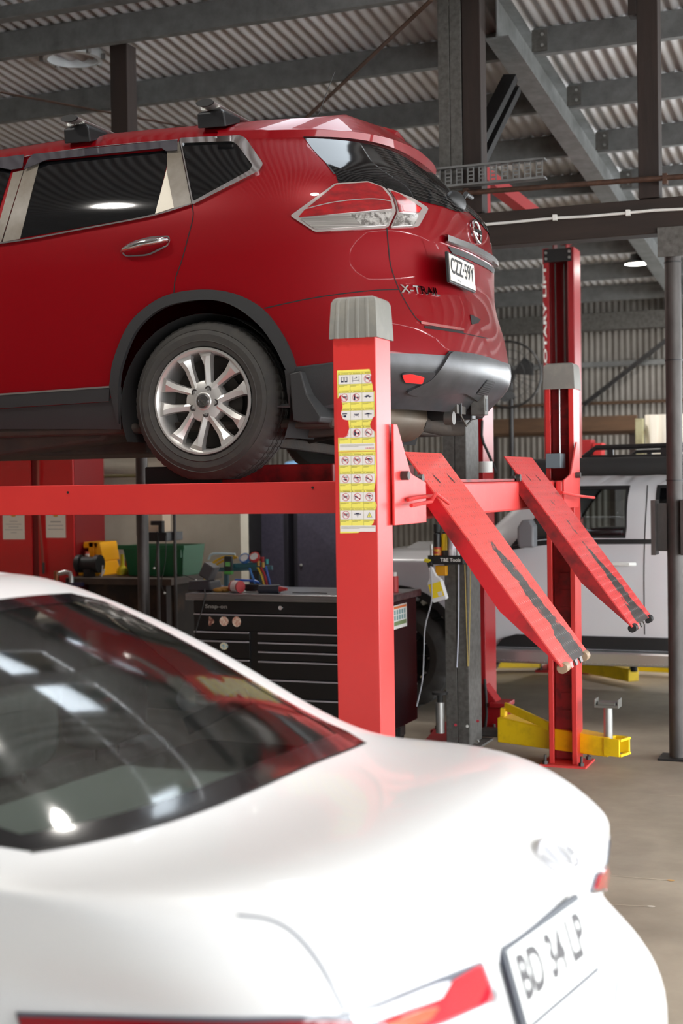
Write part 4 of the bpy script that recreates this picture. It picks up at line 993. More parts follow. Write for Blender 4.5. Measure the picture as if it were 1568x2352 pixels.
def red_car():
    sf = red_surface(); HP = math.pi / 2
    root = thing('red_car', 'shiny red hatchback suv raised on the red lift, silver alloy wheels', 'car', (-3.6, RYC, G))
    px = lambda pts, **k: np.stack(sf.uv(pts, **k), -1)
    wc = P(466, 923, Y=5.55); wz = G + 0.352
    arch_o = smoothline([(255, 887), (265, 825), (300, 745), (350, 698), (400, 675), (465, 666), (525, 671), (575, 690), (615, 720), (650, 768), (670, 808), (681, 842)], 6)
    arch_i = smoothline([(277, 990), (276, 887), (288, 825), (320, 755), (375, 709), (445, 691), (505, 692), (552, 711), (600, 750), (632, 795), (652, 835), (662, 858), (668, 900)], 6)
    ai = px(arch_i)
    # --- painted skin: half outline in (u, v), mirrored
    uF = float((-6.42 + 1.837 + 1.0) / 1.0)
    vt = sf.v1
    v0 = 1.93
    def archX(cx, r):
        pts = []
        for t in np.linspace(math.pi, 0, 40): pts.append((cx + r * math.cos(t), wz - 0.02 + r * math.sin(t)))
        return np.stack(sf.uvxz(pts, u0=cx + 2.8), -1)
    front = archX(wc.x - 2.70, 0.40)
    aa = ai.copy(); k_ = len(aa) // 2; aa = np.array([q for i, q in enumerate(aa) if q[1] > (v0 + 0.01 if i < k_ else 2.05)])
    out = [(uF, v0)] + [(front[0][0], v0)] + [tuple(q) for q in front if q[1] > v0 + 0.01] + [(front[-1][0], v0)] + [(aa[0][0], v0)] + [tuple(q) for q in aa] + [(HP, 2.05), (HP, vt), (uF, vt)]
    out = densify(out, 0.04)
    mb = patch(sf, out, h=0, step=0.035, mirror='join')
    # roof
    us = np.concatenate([np.linspace(uF, 0, 60), np.linspace(0.02, HP, 40)])
    def roof():
        E = sf.S(us, np.full_like(us, vt)); vs = []; K = np.linspace(-1, 1, 25)
        for e in E:
            dy = RYC - e[1]
            for k in K: vs.append((e[0], RYC + dy * k, e[2] + 0.035 * (1 - k * k)))
        n = len(K); return vs, [(i * n + j, (i + 1) * n + j, (i + 1) * n + j + 1, i * n + j + 1) for i in range(len(E) - 1) for j in range(n - 1)]
    mb.add(*roof()); body = mb.build('body', CARRED, root, smooth=50)
    # nose closing is the bumper of the body
    mb = MB(); mb.box(-6.40, -5.9, RYC - 0.6, RYC + 0.6, 1.98, 2.5); mb.build('front_grille', CLAD, root, smooth=0, bevel=0.05)
    # wheel wells and underbody
    UW = sf.off
    for cx in (wc.x, wc.x - 2.70):
        for s in (-1, 1):
            mb = MB()
            ya, yb = (RYC - 0.875, RYC - 0.55) if s < 0 else (RYC + 0.55, RYC + 0.875)
            n = 24; vs = []
            for t in np.linspace(math.pi * 1.12, -math.pi * 0.12, n):
                for y in (ya, yb): vs.append((cx + 0.412 * math.cos(t), y, wz - 0.02 + 0.402 * math.sin(t)))
            mb.add(vs, [(2 * i, 2 * i + 1, 2 * i + 3, 2 * i + 2) for i in range(n - 1)])
            yy = yb if s < 0 else ya; mb.add([(cx, yy, wz)] + [(cx + 0.412 * math.cos(t), yy, wz - 0.02 + 0.402 * math.sin(t)) for t in np.linspace(math.pi * 1.12, -math.pi * 0.12, n)], [(0, i + 1, i + 2) for i in range(n - 1)])
            mb.build('wheel_well', mat('wheel well liner', (22, 21, 21), 0.85), root)
    # cladding
    sill = px(densify([(-300, 915), (0, 907), (254, 889), (253, 921), (0, 937), (-300, 946)], 14))
    patch(sf, sill, h=0.012, step=0.05, wall=0.014, mirror=True).build('door_moulding', CLAD, root, smooth=40)
    ch = px(densify([(-300, 912), (0, 904), (255, 886), (255, 890), (0, 908), (-300, 916)], 14))
    patch(sf, ch, h=0.014, step=0.05, wall=0.004, mirror=True).build('moulding_strip', mat('satin silver strip', (150, 146, 142), 0.35, metal=0.7), root)
    lower = [(-300, 946), (0, 939), (250, 923), (262, 905), (268, 888), (277, 890), (279, 986), (240, 985), (0, 985), (-300, 990)]
    low = px(densify(lower, 14)); patch(sf, low, h=0.004, step=0.05, wall=0.01, mirror=True).build('sill_panel', CLAD, root, smooth=40)
    ring = px(np.concatenate([arch_o, arch_i[::-1][1:-1]]))
    patch(sf, ring, h=0.018, step=0.03, wall=0.024, mirror=True).build('wheel_arch_trim', CLAD, root, smooth=40)
    # side lower panel behind the wheel + rear bumper lower
    rl = [(660, 846), (683, 842), (765, 832), (830, 822), (896, 812), (960, 813), (1021, 817), (1029, 807), (1084, 814), (1134, 827), (1160, 842)]
    a = px(densify(rl, 8, closed=False)); a = np.concatenate([a, [[HP, a[-1][1] - 0.004]]])
    b = [(HP, 1.965), (1.1, 1.965), (0.6, 1.97), (0.35, 1.98), tuple(px([(666, 930)])[0]), tuple(px([(664, 890)])[0])]
    lo = densify(np.concatenate([a, np.array(b)]), 0.04)
    patch(sf, lo, h=0.008, step=0.03, wall=0.03, mirror=True).build('bumper_cladding', CLADG, root, smooth=40)
    bl = [(655, 850), (683, 845), (766, 835), (830, 826), (830, 915), (767, 925), (690, 940), (664, 930)]
    patch(sf, px(densify(bl, 10)), h=0.012, step=0.03, wall=0.01, mirror=True).build('side_cladding', CLAD, root, smooth=40)
    # raised centre panel of the bumper
    cp = px(densify(rounded([(1029, 808), (1084, 815), (1134, 829), (1158, 843), (1163, 870), (1150, 900), (1105, 925), (1060, 895), (960, 905), (925, 897), (985, 868), (1010, 840)], 12), 8))
    patch(sf, cp, h=0.022, step=0.025, wall=0.016).build('bumper_centre_panel', CLADG, root, smooth=50)
    rec = px(densify(rounded([(917, 857), (930, 853), (995, 853), (990, 862), (968, 880), (925, 875)], 7), 5)); patch(sf, rec, h=0.020, step=0.02, wall=0.014).build('reflector_recess', mat('dark recess', (40, 40, 44), 0.3), root)
    rr = px(densify(rounded([(919, 858), (940, 856), (969, 862), (964, 876), (925, 873)], 4), 5)); patch(sf, rr, h=0.023, step=0.02, wall=0.006).build('reflector', LENSRB, root)
    vn = px(densify(rounded([(1108, 868), (1128, 874), (1108, 902), (1084, 898)], 3), 5)); o = patch(sf, vn, h=0.024, step=0.02).build('bumper_vent', M['black'], root)
    mb = MB()
    for k in range(7):
        t = (k + 0.5) / 7; pA = np.array((1107, 870)) * (1 - t) + np.array((1086, 896)) * t; pB = np.array((1126, 875)) * (1 - t) + np.array((1106, 901)) * t
        U = px(densify([pA, pB], 4, closed=False)); ribbon(sf, U[:, 0], U[:, 1], 0.005, 0.027, mb)
    mb.build('vent_slats', CLADG, root)
    # --- glass
    q = rounded([(92, 373), (385, 346), (385, 375), (357, 493), (44, 548)], 6)
    patch(sf, px(densify(q, 10)), h=0.003, step=0.05, mirror=True).build('rear_door_window', GLASSDARK, root)
    patch(sf, px(densify([(-330, 425), (8, 385), (30, 382), (2, 470), (-18, 550), (-330, 585)], 12)), h=0.003, step=0.05, mirror=True).build('front_door_window', GLASSDARK, root)
    qg = rounded([(419, 333), (534, 329), (546, 336), (582, 384), (575, 395), (446, 465)], 5)
    patch(sf, px(densify(qg, 8)), h=0.003, step=0.04, mirror=True).build('quarter_window', GLASSDARK, root)
    rg = [(770, 400), (777, 421), (843, 419), (881, 433), (945, 457), (1019, 476), (1045, 486), (1075, 487)]
    a = px(densify(rg, 8, closed=False)); a = np.concatenate([a, [[HP, float(a[-1][1])]]])
    c = px([(694, 311)])[0]
    top = 3.325
    rgp = densify(np.concatenate([a, [[HP, top], [float(c[0]) + 0.12, top], [float(c[0]), float(c[1])]]]), 0.03)
    patch(sf, rgp, h=0.003, step=0.03, mirror=True).build('rear_window', GLASSDARK, root, smooth=50)
    # windscreen
    mb = MB(); ws = np.linspace(-5.55, -4.75, 12)
    zr = Spline(*RED_ZR)
    vs = [(x, RYC + y, float(zr(x)) + 0.044 + 0.0 * y) for x in ws for y in (-0.5, -0.25, 0, 0.25, 0.5)]
    mb.add(vs, [(i * 5 + j, (i + 1) * 5 + j, (i + 1) * 5 + j + 1, i * 5 + j + 1) for i in range(11) for j in range(4)]); mb.build('windscreen', GLASSDARK, root)
    # fine lines on the rear window
    mb = MB()
    for k in range(22):
        x = 875 + k * 7; U = px([(x - 30, 372 + k * 3.4), (x + 30 + k, 455 + k * 1.2)])
        t = np.linspace(0, 1, 8)[:, None]; U = U[0] * (1 - t) + U[1] * t
    for k in range(20):
        v = 2.93 + k * 0.0165
        u = np.linspace(0.95, HP, 20); ribbon(sf, u, np.full(20, v), 0.0022, 0.0045, mb, mirror=True)
    mb.build('heating_lines', mat('dull brown grey line', (44, 41, 38), 0.6), root)
    # --- pillars, chrome
    for nm, pts, m_, h_ in (('door_pillar', [(57, 392), (92, 371), (47, 549), (7, 557)], PILLAR, 0.005), ('door_pillar', [(31, 398), (55, 392), (3, 558), (-14, 560)], PILLAR, 0.005),
                            ('rear_pillar', [(385, 344), (412, 327), (441, 470), (401, 480), (385, 400)], PILLAR, 0.006), ('pillar_wedge', [(385, 384), (400, 478), (357, 492)], mat('cream glass edge', (206, 198, 182), 0.5), 0.0045),
                            ('door_visor', [(-20, 388), (-20, 372), (60, 362), (56, 392), (30, 396)], mat('smoked visor', (56, 54, 60), 0.12, coat=1), 0.02),
                            ('door_visor', [(70, 372), (80, 361), (392, 330), (411, 328), (411, 352), (385, 354), (375, 347), (110, 374), (60, 395)], mat('smoked visor', (56, 54, 60), 0.12, coat=1), 0.02)):
        patch(sf, px(densify(pts, 8)), h=h_, step=0.04, wall=0.003, mirror=True).build(nm, m_, root)
    def line(pts, w, h, m_, nm, smooth=True, wall=0.0, mirror=True, step=6):
        L = densify(smoothline(pts) if smooth else pts, step, closed=False); U = px(L); ribbon(sf, U[:, 0], U[:, 1], w, h, mirror=mirror, wall=wall).build(nm, m_, root)
    line([(-300, 588), (2, 560), (200, 526), (350, 497), (440, 471)], 0.009, 0.012, M['chrome'], 'belt_chrome', wall=0.01)
    line([(-300, 408), (0, 375), (75, 361), (200, 344), (300, 334), (410, 325)], 0.006, 0.012, M['chrome'], 'window_top_chrome', wall=0.01)
    qo = rounded([(414, 321), (553, 315), (566, 322), (606, 380), (597, 396), (444, 473)], 6)
    patch(sf, px(densify(qo, 8)), holes=[px(densify(qg, 8))], h=0.012, step=0.04, wall=0.012, mirror=True).build('quarter_window_chrome', M['chrome'], root, smooth=30)
    g = lambda pts, nm='panel_gap', w=0.005, **k: line(pts, w, 0.0012, GAP, nm, **k)
    g([(412, 322), (424, 390), (441, 471), (443, 500), (432, 545), (417, 600), (403, 640), (399, 676)])
    g([(607, 708), (700, 688), (784, 675), (860, 667), (916, 665)])
    g([(888, 524), (891, 560), (897, 610), (916, 665), (944, 715), (964, 738), (1000, 751), (1064, 766), (1118, 777)], mirror=False)
    g([(32, 380), (55, 390), (5, 556)], nm='panel_gap')
    g([(668, 276), (680, 296), (694, 311)], mirror=True)
    line([(694, 311), (730, 350), (768, 400)], 0.008, 0.0025, M['black'], 'window_seal')
    line([(966, 741), (1000, 747), (1064, 757)], 0.012, 0.004, mat('painted edge highlight', (200, 120, 120), 0.2, metal=0.6, coat=1), 'tailgate_highlight', mirror=False)  # reflection along the tailgate edge, painted as a pale strip
    line([(974, 751), (1020, 757), (1064, 764)], 0.012, 0.002, GAP, 'tailgate_grip_slot', mirror=False)
    # small lifting handle pocket
    patch(sf, px(densify(rounded([(1078, 722), (1103, 734), (1096, 743), (1082, 746)], 2), 4)), h=0.003, step=0.02).build('handle_pocket', GAP, root)
    # --- tail lamps
    def lens(pts, h, m_, nm, parent, r=3, wall=0.01, mirror=True, step=0.02):
        return patch(sf, px(densify(rounded(pts, r), 5)), h=h, step=step, wall=wall, mirror=mirror).build(nm, m_, parent, smooth=40)
    lamp_s = lens([(667, 497), (769, 424), (843, 419), (881, 433), (897, 452), (907, 486), (889, 524), (724, 534)], 0.010, LENSE, 'tail_lamp', root, r=6, wall=0.012)
    lens([(771, 428), (843, 423), (874, 433), (893, 457), (898, 482), (850, 486), (686, 501), (700, 485)], 0.014, LENSR, 'red_lens', lamp_s)
    lens([(690, 504), (850, 489), (898, 487), (887, 519), (726, 528), (714, 522)], 0.014, LENSC, 'clear_lens', lamp_s)
    lens([(800, 495), (850, 490), (897, 489), (887, 518), (830, 520)], 0.0155, LENSF, 'reversing_lens', lamp_s)
    line([(700, 483), (770, 467), (850, 460), (898, 466)], 0.004, 0.0165, LENSE, 'lens_rib', smooth=True)
    lamp_g = lens([(885, 434), (945, 457), (981, 480), (958, 522), (894, 525), (911, 487), (903, 455)], 0.010, LENSE, 'tailgate_lamp', root, r=6, wall=0.012)
    lens([(893, 441), (912, 447), (964, 480), (958, 491), (913, 489), (907, 462)], 0.014, LENSR, 'red_lens', lamp_g)
    lens([(920, 474), (945, 470), (961, 482), (956, 490), (922, 487)], 0.0155, LENSRB, 'bright_red_lens', lamp_g)
    lens([(911, 492), (957, 494), (947, 519), (899, 521)], 0.014, LENSF, 'clear_lens', lamp_g)
    # --- door handle
    u, v = sf.uv([(335, 566)]); Q = lambda x, y, h: Vector(sf.off(*[np.array([k]) for k in (sf.uv([(x, y)])[0][0], sf.uv([(x, y)])[1][0])], h)[0])
    bowl = px(densify(rounded([(276, 572), (300, 556), (345, 543), (388, 541), (392, 552), (385, 566), (340, 588), (285, 590)], 14), 5))
    patch(sf, bowl, h=0.0015, step=0.02, mirror=True).build('handle_surround', M['chrome'], root)
    bowl2 = px(densify(rounded([(280, 574), (304, 560), (345, 547), (385, 545), (388, 552), (382, 563), (338, 584), (288, 587)], 12), 5))
    patch(sf, bowl2, h=0.003, step=0.02, mirror=True).build('handle_bowl', CARRED, root)
    mb = MB(); pts = [Q(x, y, h) for x, y, h in ((280, 579, 0.006), (292, 575, 0.028), (310, 570, 0.036), (335, 563, 0.038), (362, 558, 0.036), (378, 555, 0.030), (388, 552, 0.012))]
    mb.tube(pts, [0.006, 0.012, 0.0145, 0.0155, 0.0155, 0.014, 0.007], 14); hd = mb.build('door_handle', M['chrome'], root, smooth=60)
    mb = MB(); mb.ball(Q(372, 555, 0.046), (0.006, 0.002, 0.006), 12); mb.build('key_cap', M['chrome'], hd)
    # --- tailgate: badge, garnish, plate, letters
    bc = np.stack(sf.uv([(1089, 534)]), -1)[0]
    C0 = Vector(sf.off(np.array([bc[0]]), np.array([bc[1]]), 0.012)[0]); Nn = Vector(sf.N(np.array([bc[0]]), np.array([bc[1]]))[0])
    Zt = (Vector((0, 0, 1)) - Nn * Nn.z).normalized(); Yt = Nn.cross(Zt) * -1
    Bm = Matrix((Yt, Zt, Nn)).transposed().to_4x4(); Bm.translation = C0
    mb = MB(); k = 40
    for i in range(k): pass
    ringp = [Bm @ Vector((0.056 * math.cos(2 * math.pi * i / k), 0.050 * math.sin(2 * math.pi * i / k), 0)) for i in range(k)]
    mb.tube(ringp, 0.0085, 10, closed=True); mb.boxm((0.125, 0.022, 0.016), Bm); bd = mb.build('tailgate_badge', M['chrome'], root, smooth=40)
    mb = MB(); 
    for side in (1,): 
        vs, fs = text_geo('NISSAN', h=0.014, w=0.10, bold=0.02); mb.add([Bm @ Vector((-v_[0] if False else v_[0], v_[1], 0.0095)) for v_ in vs], fs)
    mb.build('badge_lettering', M['black'], bd, smooth=0)
    gl = [(1018, 548), (1045, 558), (1075, 569), (1105, 585), (1125, 597), (1136, 606)]
    a = px(densify(smoothline(gl[:5]), 4, closed=False)); a = np.concatenate([a, [[HP, a[-1][1] + 0.0], ]]) if False else a
    v_c = float(a[len(a) // 2][1]); u_a = float(a[0][0])
    us2 = np.linspace(u_a, math.pi - u_a, 60)
    vv = np.interp(us2, a[:, 0], a[:, 1]); vv = np.where(us2 > a[-1][0], np.interp(math.pi - us2, a[:, 0], a[:, 1]), vv)
    ribbon(sf, us2, vv, 0.034, 0.024, wall=0.02).build('tailgate_chrome_garnish', mat('bright garnish chrome', (240, 240, 242), 0.2, metal=0.9), root, smooth=50)
    patch(sf, densify([(0.98, v_c - 0.03), (math.pi - 0.98, v_c - 0.03), (math.pi - 1.06, v_c - 0.21), (1.06, v_c - 0.21)], 0.05), h=0.0012, step=0.04).build('plate_recess', CARRED, root, smooth=50)
    patch(sf, densify([(1.16, v_c - 0.035), (math.pi - 1.16, v_c - 0.035), (math.pi - 1.2, v_c - 0.065), (1.2, v_c - 0.065)], 0.05), h=0.006, step=0.04).build('camera_housing', M['black'], root, smooth=50)
    # number plate
    tl, tr = P(1024, 588, X=-1.815), P(1084, 612, X=-1.80); bl_, br = P(1036, 643, X=-1.80), P(1097, 664, X=-1.785)
    pc = (tl + tr + bl_ + br) / 4; pc = Vector((pc.x, RYC + 0.0, pc.z)); zt_, zb_ = (tl.z + tr.z) / 2, (bl_.z + br.z) / 2
    right = Vector((0, 1, 0)); up = Vector((-0.06, 0, 1)).normalized()
    yA, yB = tl.y, tr.y; c = Vector((pc.x, (yA + yB) / 2 + 0.004, pc.z)); W2, H2 = 0.190, 0.057
    nrm = right.cross(up)
    PM = Matrix((right, up, nrm)).transposed().to_4x4(); PM.translation = c
    mb = MB(); mb.boxm((2 * W2 + 0.02, 2 * H2 + 0.018, 0.014), PM @ Matrix.Translation((0, 0, -0.004))); pf = mb.build('number_plate_frame', M['black'], root, smooth=0, bevel=0.003)
    mb = MB(); mb.boxm((2 * W2, 2 * H2, 0.002), PM @ Matrix.Translation((0, 0, 0.0045))); mb.build('number_plate', mat('number plate white', (218, 212, 204), 0.4), pf, smooth=0)
    mb = MB(); mb.boxm((2 * W2, 0.022, 0.001), PM @ Matrix.Translation((0, -H2 + 0.011, 0.0062))); mb.build('plate_strip', M['white'], pf, smooth=0)
    mb = MB(); add_text(mb, 'CZZ\u00b759Y', PM @ Vector((0, 0.010, 0.007)), right, up, h=0.070, w=0.355, bold=0.012); mb.build('plate_lettering', M['black'], pf, smooth=0)
    mb = MB(); add_text(mb, 'Wyong', PM @ Vector((-0.07, -H2 + 0.011, 0.0072)), right, up, w=0.055, h=0.013, bold=0.01); mb.build('plate_small_lettering', M['black'], pf, smooth=0)
    def surf_text(txt, cpx, w, h, m_, nm, lift=0.006, tilt=0.0, depth=0.004, parent=None):
        cu, cv = sf.uv([cpx]); cu, cv = float(cu[0]), float(cv[0]); e = 1e-3
        du = np.linalg.norm(sf.S(np.array([cu + e]), np.array([cv])) - sf.S(np.array([cu - e]), np.array([cv]))) / (2 * e)
        dv = np.linalg.norm(sf.S(np.array([cu]), np.array([cv + e])) - sf.S(np.array([cu]), np.array([cv - e]))) / (2 * e)
        vs, fs = text_geo(txt, h=h, w=w, bold=0.015); uu_, vv_ = cu + vs[:, 0] / du, cv + (vs[:, 1] + tilt * vs[:, 0]) / dv
        mb = MB(); A = sf.off(uu_, vv_, lift); B = sf.off(uu_, vv_, lift - depth); n = len(A)
        mb.add(A, fs)
        ed = {}
        for f in fs:
            for i in range(len(f)):
                k_ = (f[i], f[(i + 1) % len(f)]); ed[k_] = ed.get(k_, 0) + 1
        mb.add(np.concatenate([A, B]), [(b_, a_, a_ + n, b_ + n) for (a_, b_) in ed if (b_, a_) not in ed])
        return mb.build(nm, m_, parent or root, smooth=0)
    surf_text('X-TRAIL', (967, 667), 0.225, 0.036, M['chrome'], 'model_lettering', tilt=-0.0)
    # --- wiper
    mb = MB(); c = Vector(sf.off(*[np.array([q_]) for q_ in (sf.uv([(1058, 482)])[0][0], sf.uv([(1058, 482)])[1][0])], 0.02)[0]); mb.ball(Vector((-1.90, RYC - 0.12, 2.93)), (0.04, 0.11, 0.05), 20); wp = mb.build('wiper_motor_cover', M['black'], root)
    mb = MB(); mb.tube([Vector((-1.87, RYC - 0.1, 2.95)), Vector((-1.90, RYC + 0.05, 3.0)), Vector((-1.93, RYC + 0.25, 3.02))], 0.011, 8); mb.build('wiper_arm', M['black'], root)
    # --- spoiler
    mb = MB(); n = 70; us3 = np.linspace(0.12, math.pi - 0.12, n)
    rows = []
    for u_ in us3:
        t = abs(u_ - HP) / (HP - 0.12); e = (1 - t ** 2.5)
        th = np.array([min(u_, math.pi - u_)]);
        c_, s_ = math.cos(th[0]), math.sin(th[0]); r_ = (c_ ** 3 + s_ ** 3) ** (-1 / 3)
        y = 0.735 * r_ * c_ * (-1 if u_ < HP else 1); xo = -2.90 + 0.79 * r_ * s_
        Wn = 0.60; yi = y * 0.80; xi = -2.52 + 0.22 * r_ * s_
        zi = 3.312 if abs(y) < 0.5 else 3.312 - (abs(y) - 0.5) * 0.20
        drop = 0.075 + 0.03 * t
        zo = 3.285 - drop * (0.55 + 0.45 * e) - 0.02 * t
        xm, ym, zm = (xi + xo) / 2, (yi + y) / 2, (zi + zo) / 2 + 0.022
        rows.append([(xi, RYC + yi, zi), (xm, RYC + ym, zm), (xo - 0.01, RYC + y * 0.99, zo + 0.008), (xo, RYC + y, zo), (xo - 0.012, RYC + y, zo - 0.045), (xo - 0.05, RYC + y * 0.95, zo - 0.062), (xm, RYC + ym * 0.97, zm - 0.085), (xi, RYC + yi * 0.98, zi - 0.10)])
    m8 = 8; vs = [p for r in rows for p in r]
    fs = [(i * m8 + j, i * m8 + (j + 1) % m8, (i + 1) * m8 + (j + 1) % m8, (i + 1) * m8 + j) for i in range(n - 1) for j in range(m8)] + [tuple(range(m8))[::-1], tuple((n - 1) * m8 + j for j in range(m8))]
    mb.add(vs, fs); sp = mb.build('roof_spoiler', CARRED, root, smooth=50, bevel=0)
    mb = MB(); mb.box(-2.16, -2.145, RYC - 0.16, RYC + 0.16, 3.20, 3.222); mb.build('high_brake_lamp', LENSR, sp, smooth=0)
    # --- antenna
    a, b = P(728, 272, Y=6.0), P(769, 163, Y=6.0); mb = MB(); mb.cyl(a, b, 0.0025, 0.0012, n=6); mb.cyl(a, a + (b - a) * 0.06, 0.005, n=8); mb.build('antenna', M['black'], root)
    # --- roof bars
    BAR = mat('silver roof bar', (150, 144, 142), 0.35, metal=0.6)
    for (fx, fy, tx_, ty_) in ((207, 292, 160, 262), (512, 257, 467, 223)):
        p = P(fx, fy + 25, Y=5.80); zt_ = P(fx - 20, fy - 24, Y=5.66).z
        bar = bpy.data.objects.new('roof_bar', None); COL.objects.link(bar); bar.parent = root; ORG[bar] = ORG[root]
        x = p.x
        prof = [(x + 0.040 * math.cos(t), zt_ - 0.012 + 0.0135 * math.sin(t)) for t in np.linspace(0, 2 * math.pi, 20, endpoint=False)]
        mb = MB(); mb.prism(prof, 'y', RYC - 0.80, RYC + 0.80); mb.build('bar', BAR, bar, smooth=40)
        mb = MB(); prof2 = [(x + 0.043 * math.cos(t), zt_ - 0.012 + 0.016 * math.sin(t)) for t in np.linspace(0, 2 * math.pi, 20, endpoint=False)]
        mb.prism(prof2, 'y', RYC - 0.812, RYC - 0.80); mb.build('end_cap', M['black'], bar, smooth=40)
        mb = MB(); mb.prism(prof2, 'y', RYC + 0.80, RYC + 0.812); mb.build('end_cap', M['black'], bar, smooth=40)
        for s in (-1, 1):
            y0, y1, y2 = RYC + s * 0.80, RYC + s * 0.60, RYC + s * 0.70
            zb_ = zt_ - 0.026; zf = p.z - 0.012
            mb = MB()
            lowp = [(x - 0.075, RYC + s * 0.735, zf - 0.03), (x + 0.065, RYC + s * 0.735, zf - 0.035), (x + 0.07, RYC + s * 0.60, zf + 0.01), (x - 0.08, RYC + s * 0.60, zf + 0.01)]
            midp = [(x - 0.072, RYC + s * 0.745, zf + 0.035), (x + 0.06, RYC + s * 0.745, zf + 0.03), (x + 0.065, RYC + s * 0.58, zf + 0.04), (x - 0.075, RYC + s * 0.58, zf + 0.04)]
            upp = [(x - 0.045, RYC + s * 0.735, zb_), (x + 0.045, RYC + s * 0.735, zb_), (x + 0.05, RYC + s * 0.56, zb_), (x - 0.05, RYC + s * 0.56, zb_)]
            vs = lowp + midp + upp; fs = [(0, 3, 2, 1), (8, 9, 10, 11)] + [(b_ * 4 + i, b_ * 4 + (i + 1) % 4, b_ * 4 + 4 + (i + 1) % 4, b_ * 4 + 4 + i) for b_ in (0, 1) for i in range(4)]
            if s > 0: fs = [f[::-1] for f in fs]
            mb.add(vs, fs); ft = mb.build('foot', mat('black bar foot', (30, 30, 32), 0.35), bar, smooth=0, bevel=0.006)
            if s < 0:
                mb = MB(); cc = Vector((x + 0.004, RYC - 0.752, zf + 0.052)); add_text(mb, 'prorack', cc + Vector((0.008, -0.002, 0)), (1, 0, 0), (0, 0.15, 1), w=0.075, h=0.018, bold=0.02)
                mb.cyl(cc + Vector((-0.042, 0.004, 0)), cc + Vector((-0.042, -0.004, 0)), 0.009, n=16); mb.build('foot_lettering', M['white'], bar, smooth=0)
    # --- underside
    mb = MB(); mb.box(-5.9, -2.25, RYC - 0.80, RYC + 0.80, 1.885, 1.93)
    mb.build('floor_pan', UNDER, root, smooth=0, bevel=0.02)
    mb = MB(); mb.box(-5.2, -3.35, RYC - 0.45, RYC + 0.45, 1.80, 1.885); mb.prism([(-4.9, 1.84), (-4.6, 1.79), (-4.15, 1.79), (-3.45, 1.86), (-3.4, 1.9), (-5, 1.9)], 'y', RYC - 0.7, RYC - 0.35)
    mb.build('under_tray', UNDER, root, smooth=0, bevel=0.015)
    mb = MB(); mb.tube([Vector((-5, RYC + 0.1, 1.86)), Vector((-3.3, RYC + 0.1, 1.84)), Vector((-2.7, RYC - 0.1, 1.86)), Vector((-2.45, RYC - 0.15, 1.9))], 0.03, 12); mb.build('exhaust_pipe', UNDER, root)
    a, b = P(880, 952, Y=5.95), P(965, 965, Y=6.55)
    mb = MB(); mb.tube([Vector((-2.18, 5.76, 1.95)), Vector((-2.18, 5.80, 1.95)), Vector((-2.18, 6.36, 1.95)), Vector((-2.18, 6.40, 1.95))], [0.06, 0.115, 0.115, 0.06], 28)
    mb.build('muffler', mat('stained aluminised steel', (138, 128, 116), 0.38, metal=0.7, second=(112, 92, 74), scale=5, amt=0.5, sharp=0.5), root, smooth=50)
    mb = MB(); mb.tube([Vector((-2.1, 6.35, 1.92)), Vector((-2.05, 6.6, 1.9)), Vector((-1.98, 6.65, 1.9))], 0.035, 14); mb.build('tail_pipe', UNDER, root)
    # axle and arms
    mb = MB(); mb.beam((wc.x + 0.05, 5.7, wz - 0.06), (wc.x + 0.05, 7.16, wz - 0.06), 0.09, 0.09); mb.beam((wc.x - 0.1, 5.75, wz - 0.13), (wc.x - 0.55, 6.0, wz - 0.02), 0.05, 0.07)
    mb.beam((wc.x + 0.2, 5.75, wz - 0.17), (wc.x + 0.1, 6.9, wz - 0.20), 0.05, 0.05); mb.cyl((wc.x + 0.12, 5.85, wz - 0.15), (wc.x + 0.12, 5.85, wz + 0.2), 0.035)
    mb.prism([(wc.x + 0.1, 1.84), (wc.x + 0.62, 1.86), (wc.x + 0.6, 1.93), (wc.x + 0.1, 1.96)], 'y', 5.80, 5.86)
    mb.build('rear_suspension', UNDER, root, smooth=0, bevel=0.01)
    for s in (-1, 1):
        mb = MB(); a = [P(x, y, Y=5.505) for x, y in ((664, 858), (690, 851), (704, 905), (737, 957), (733, 970), (695, 972), (672, 966))]
        poly = [(q_.x, q_.z) for q_ in a]; y0 = 5.505 if s < 0 else 2 * RYC - 5.505 - 0.24
        mb.prism(poly, 'y', y0, y0 + 0.24); mb.build('mud_flap', CLAD, root, smooth=0, bevel=0.006)
    # towbar
    mb = MB(); mb.beam((-2.12, RYC - 0.42, 1.975), (-2.12, RYC + 0.42, 1.975), 0.06, 0.06); mb.box(-2.12, -1.86, RYC - 0.03, RYC + 0.03, 1.935, 1.995); mb.box(-1.95, -1.86, RYC - 0.2, RYC - 0.19, 1.92, 2.03)
    tb = mb.build('tow_bar', mat('black tow bar', (34, 34, 36), 0.45), root, smooth=0, bevel=0.004)
    p = P(1090, 928, X=-1.80)
    mb = MB(); mb.box(-1.86, -1.79, RYC - 0.06, RYC - 0.0, p.z - 0.045, p.z + 0.05); mb.build('hitch_tube', M['galvdark'], root, smooth=0, bevel=0.005)
    mb = MB(); mb.box(-1.795, -1.787, RYC - 0.048, RYC - 0.012, p.z - 0.025, p.z + 0.03); mb.build('hitch_socket', M['black'], root, smooth=0)
    mb = MB(); mb.box(-1.93, -1.87, RYC - 0.24, RYC - 0.10, 1.955, 2.02); mb.tube([Vector((-1.86, RYC - 0.22, 1.95)), Vector((-1.85, RYC - 0.16, 1.90)), Vector((-1.85, RYC - 0.08, 1.93))], 0.005, 6); mb.cyl((-1.9, RYC - 0.32, 1.93), (-1.86, RYC - 0.32, 1.93), 0.03); mb.build('trailer_socket', mat('grimy steel fittings', (92, 88, 84), 0.5, metal=0.5), root, smooth=30)
    # --- wheels
    yw = 5.548
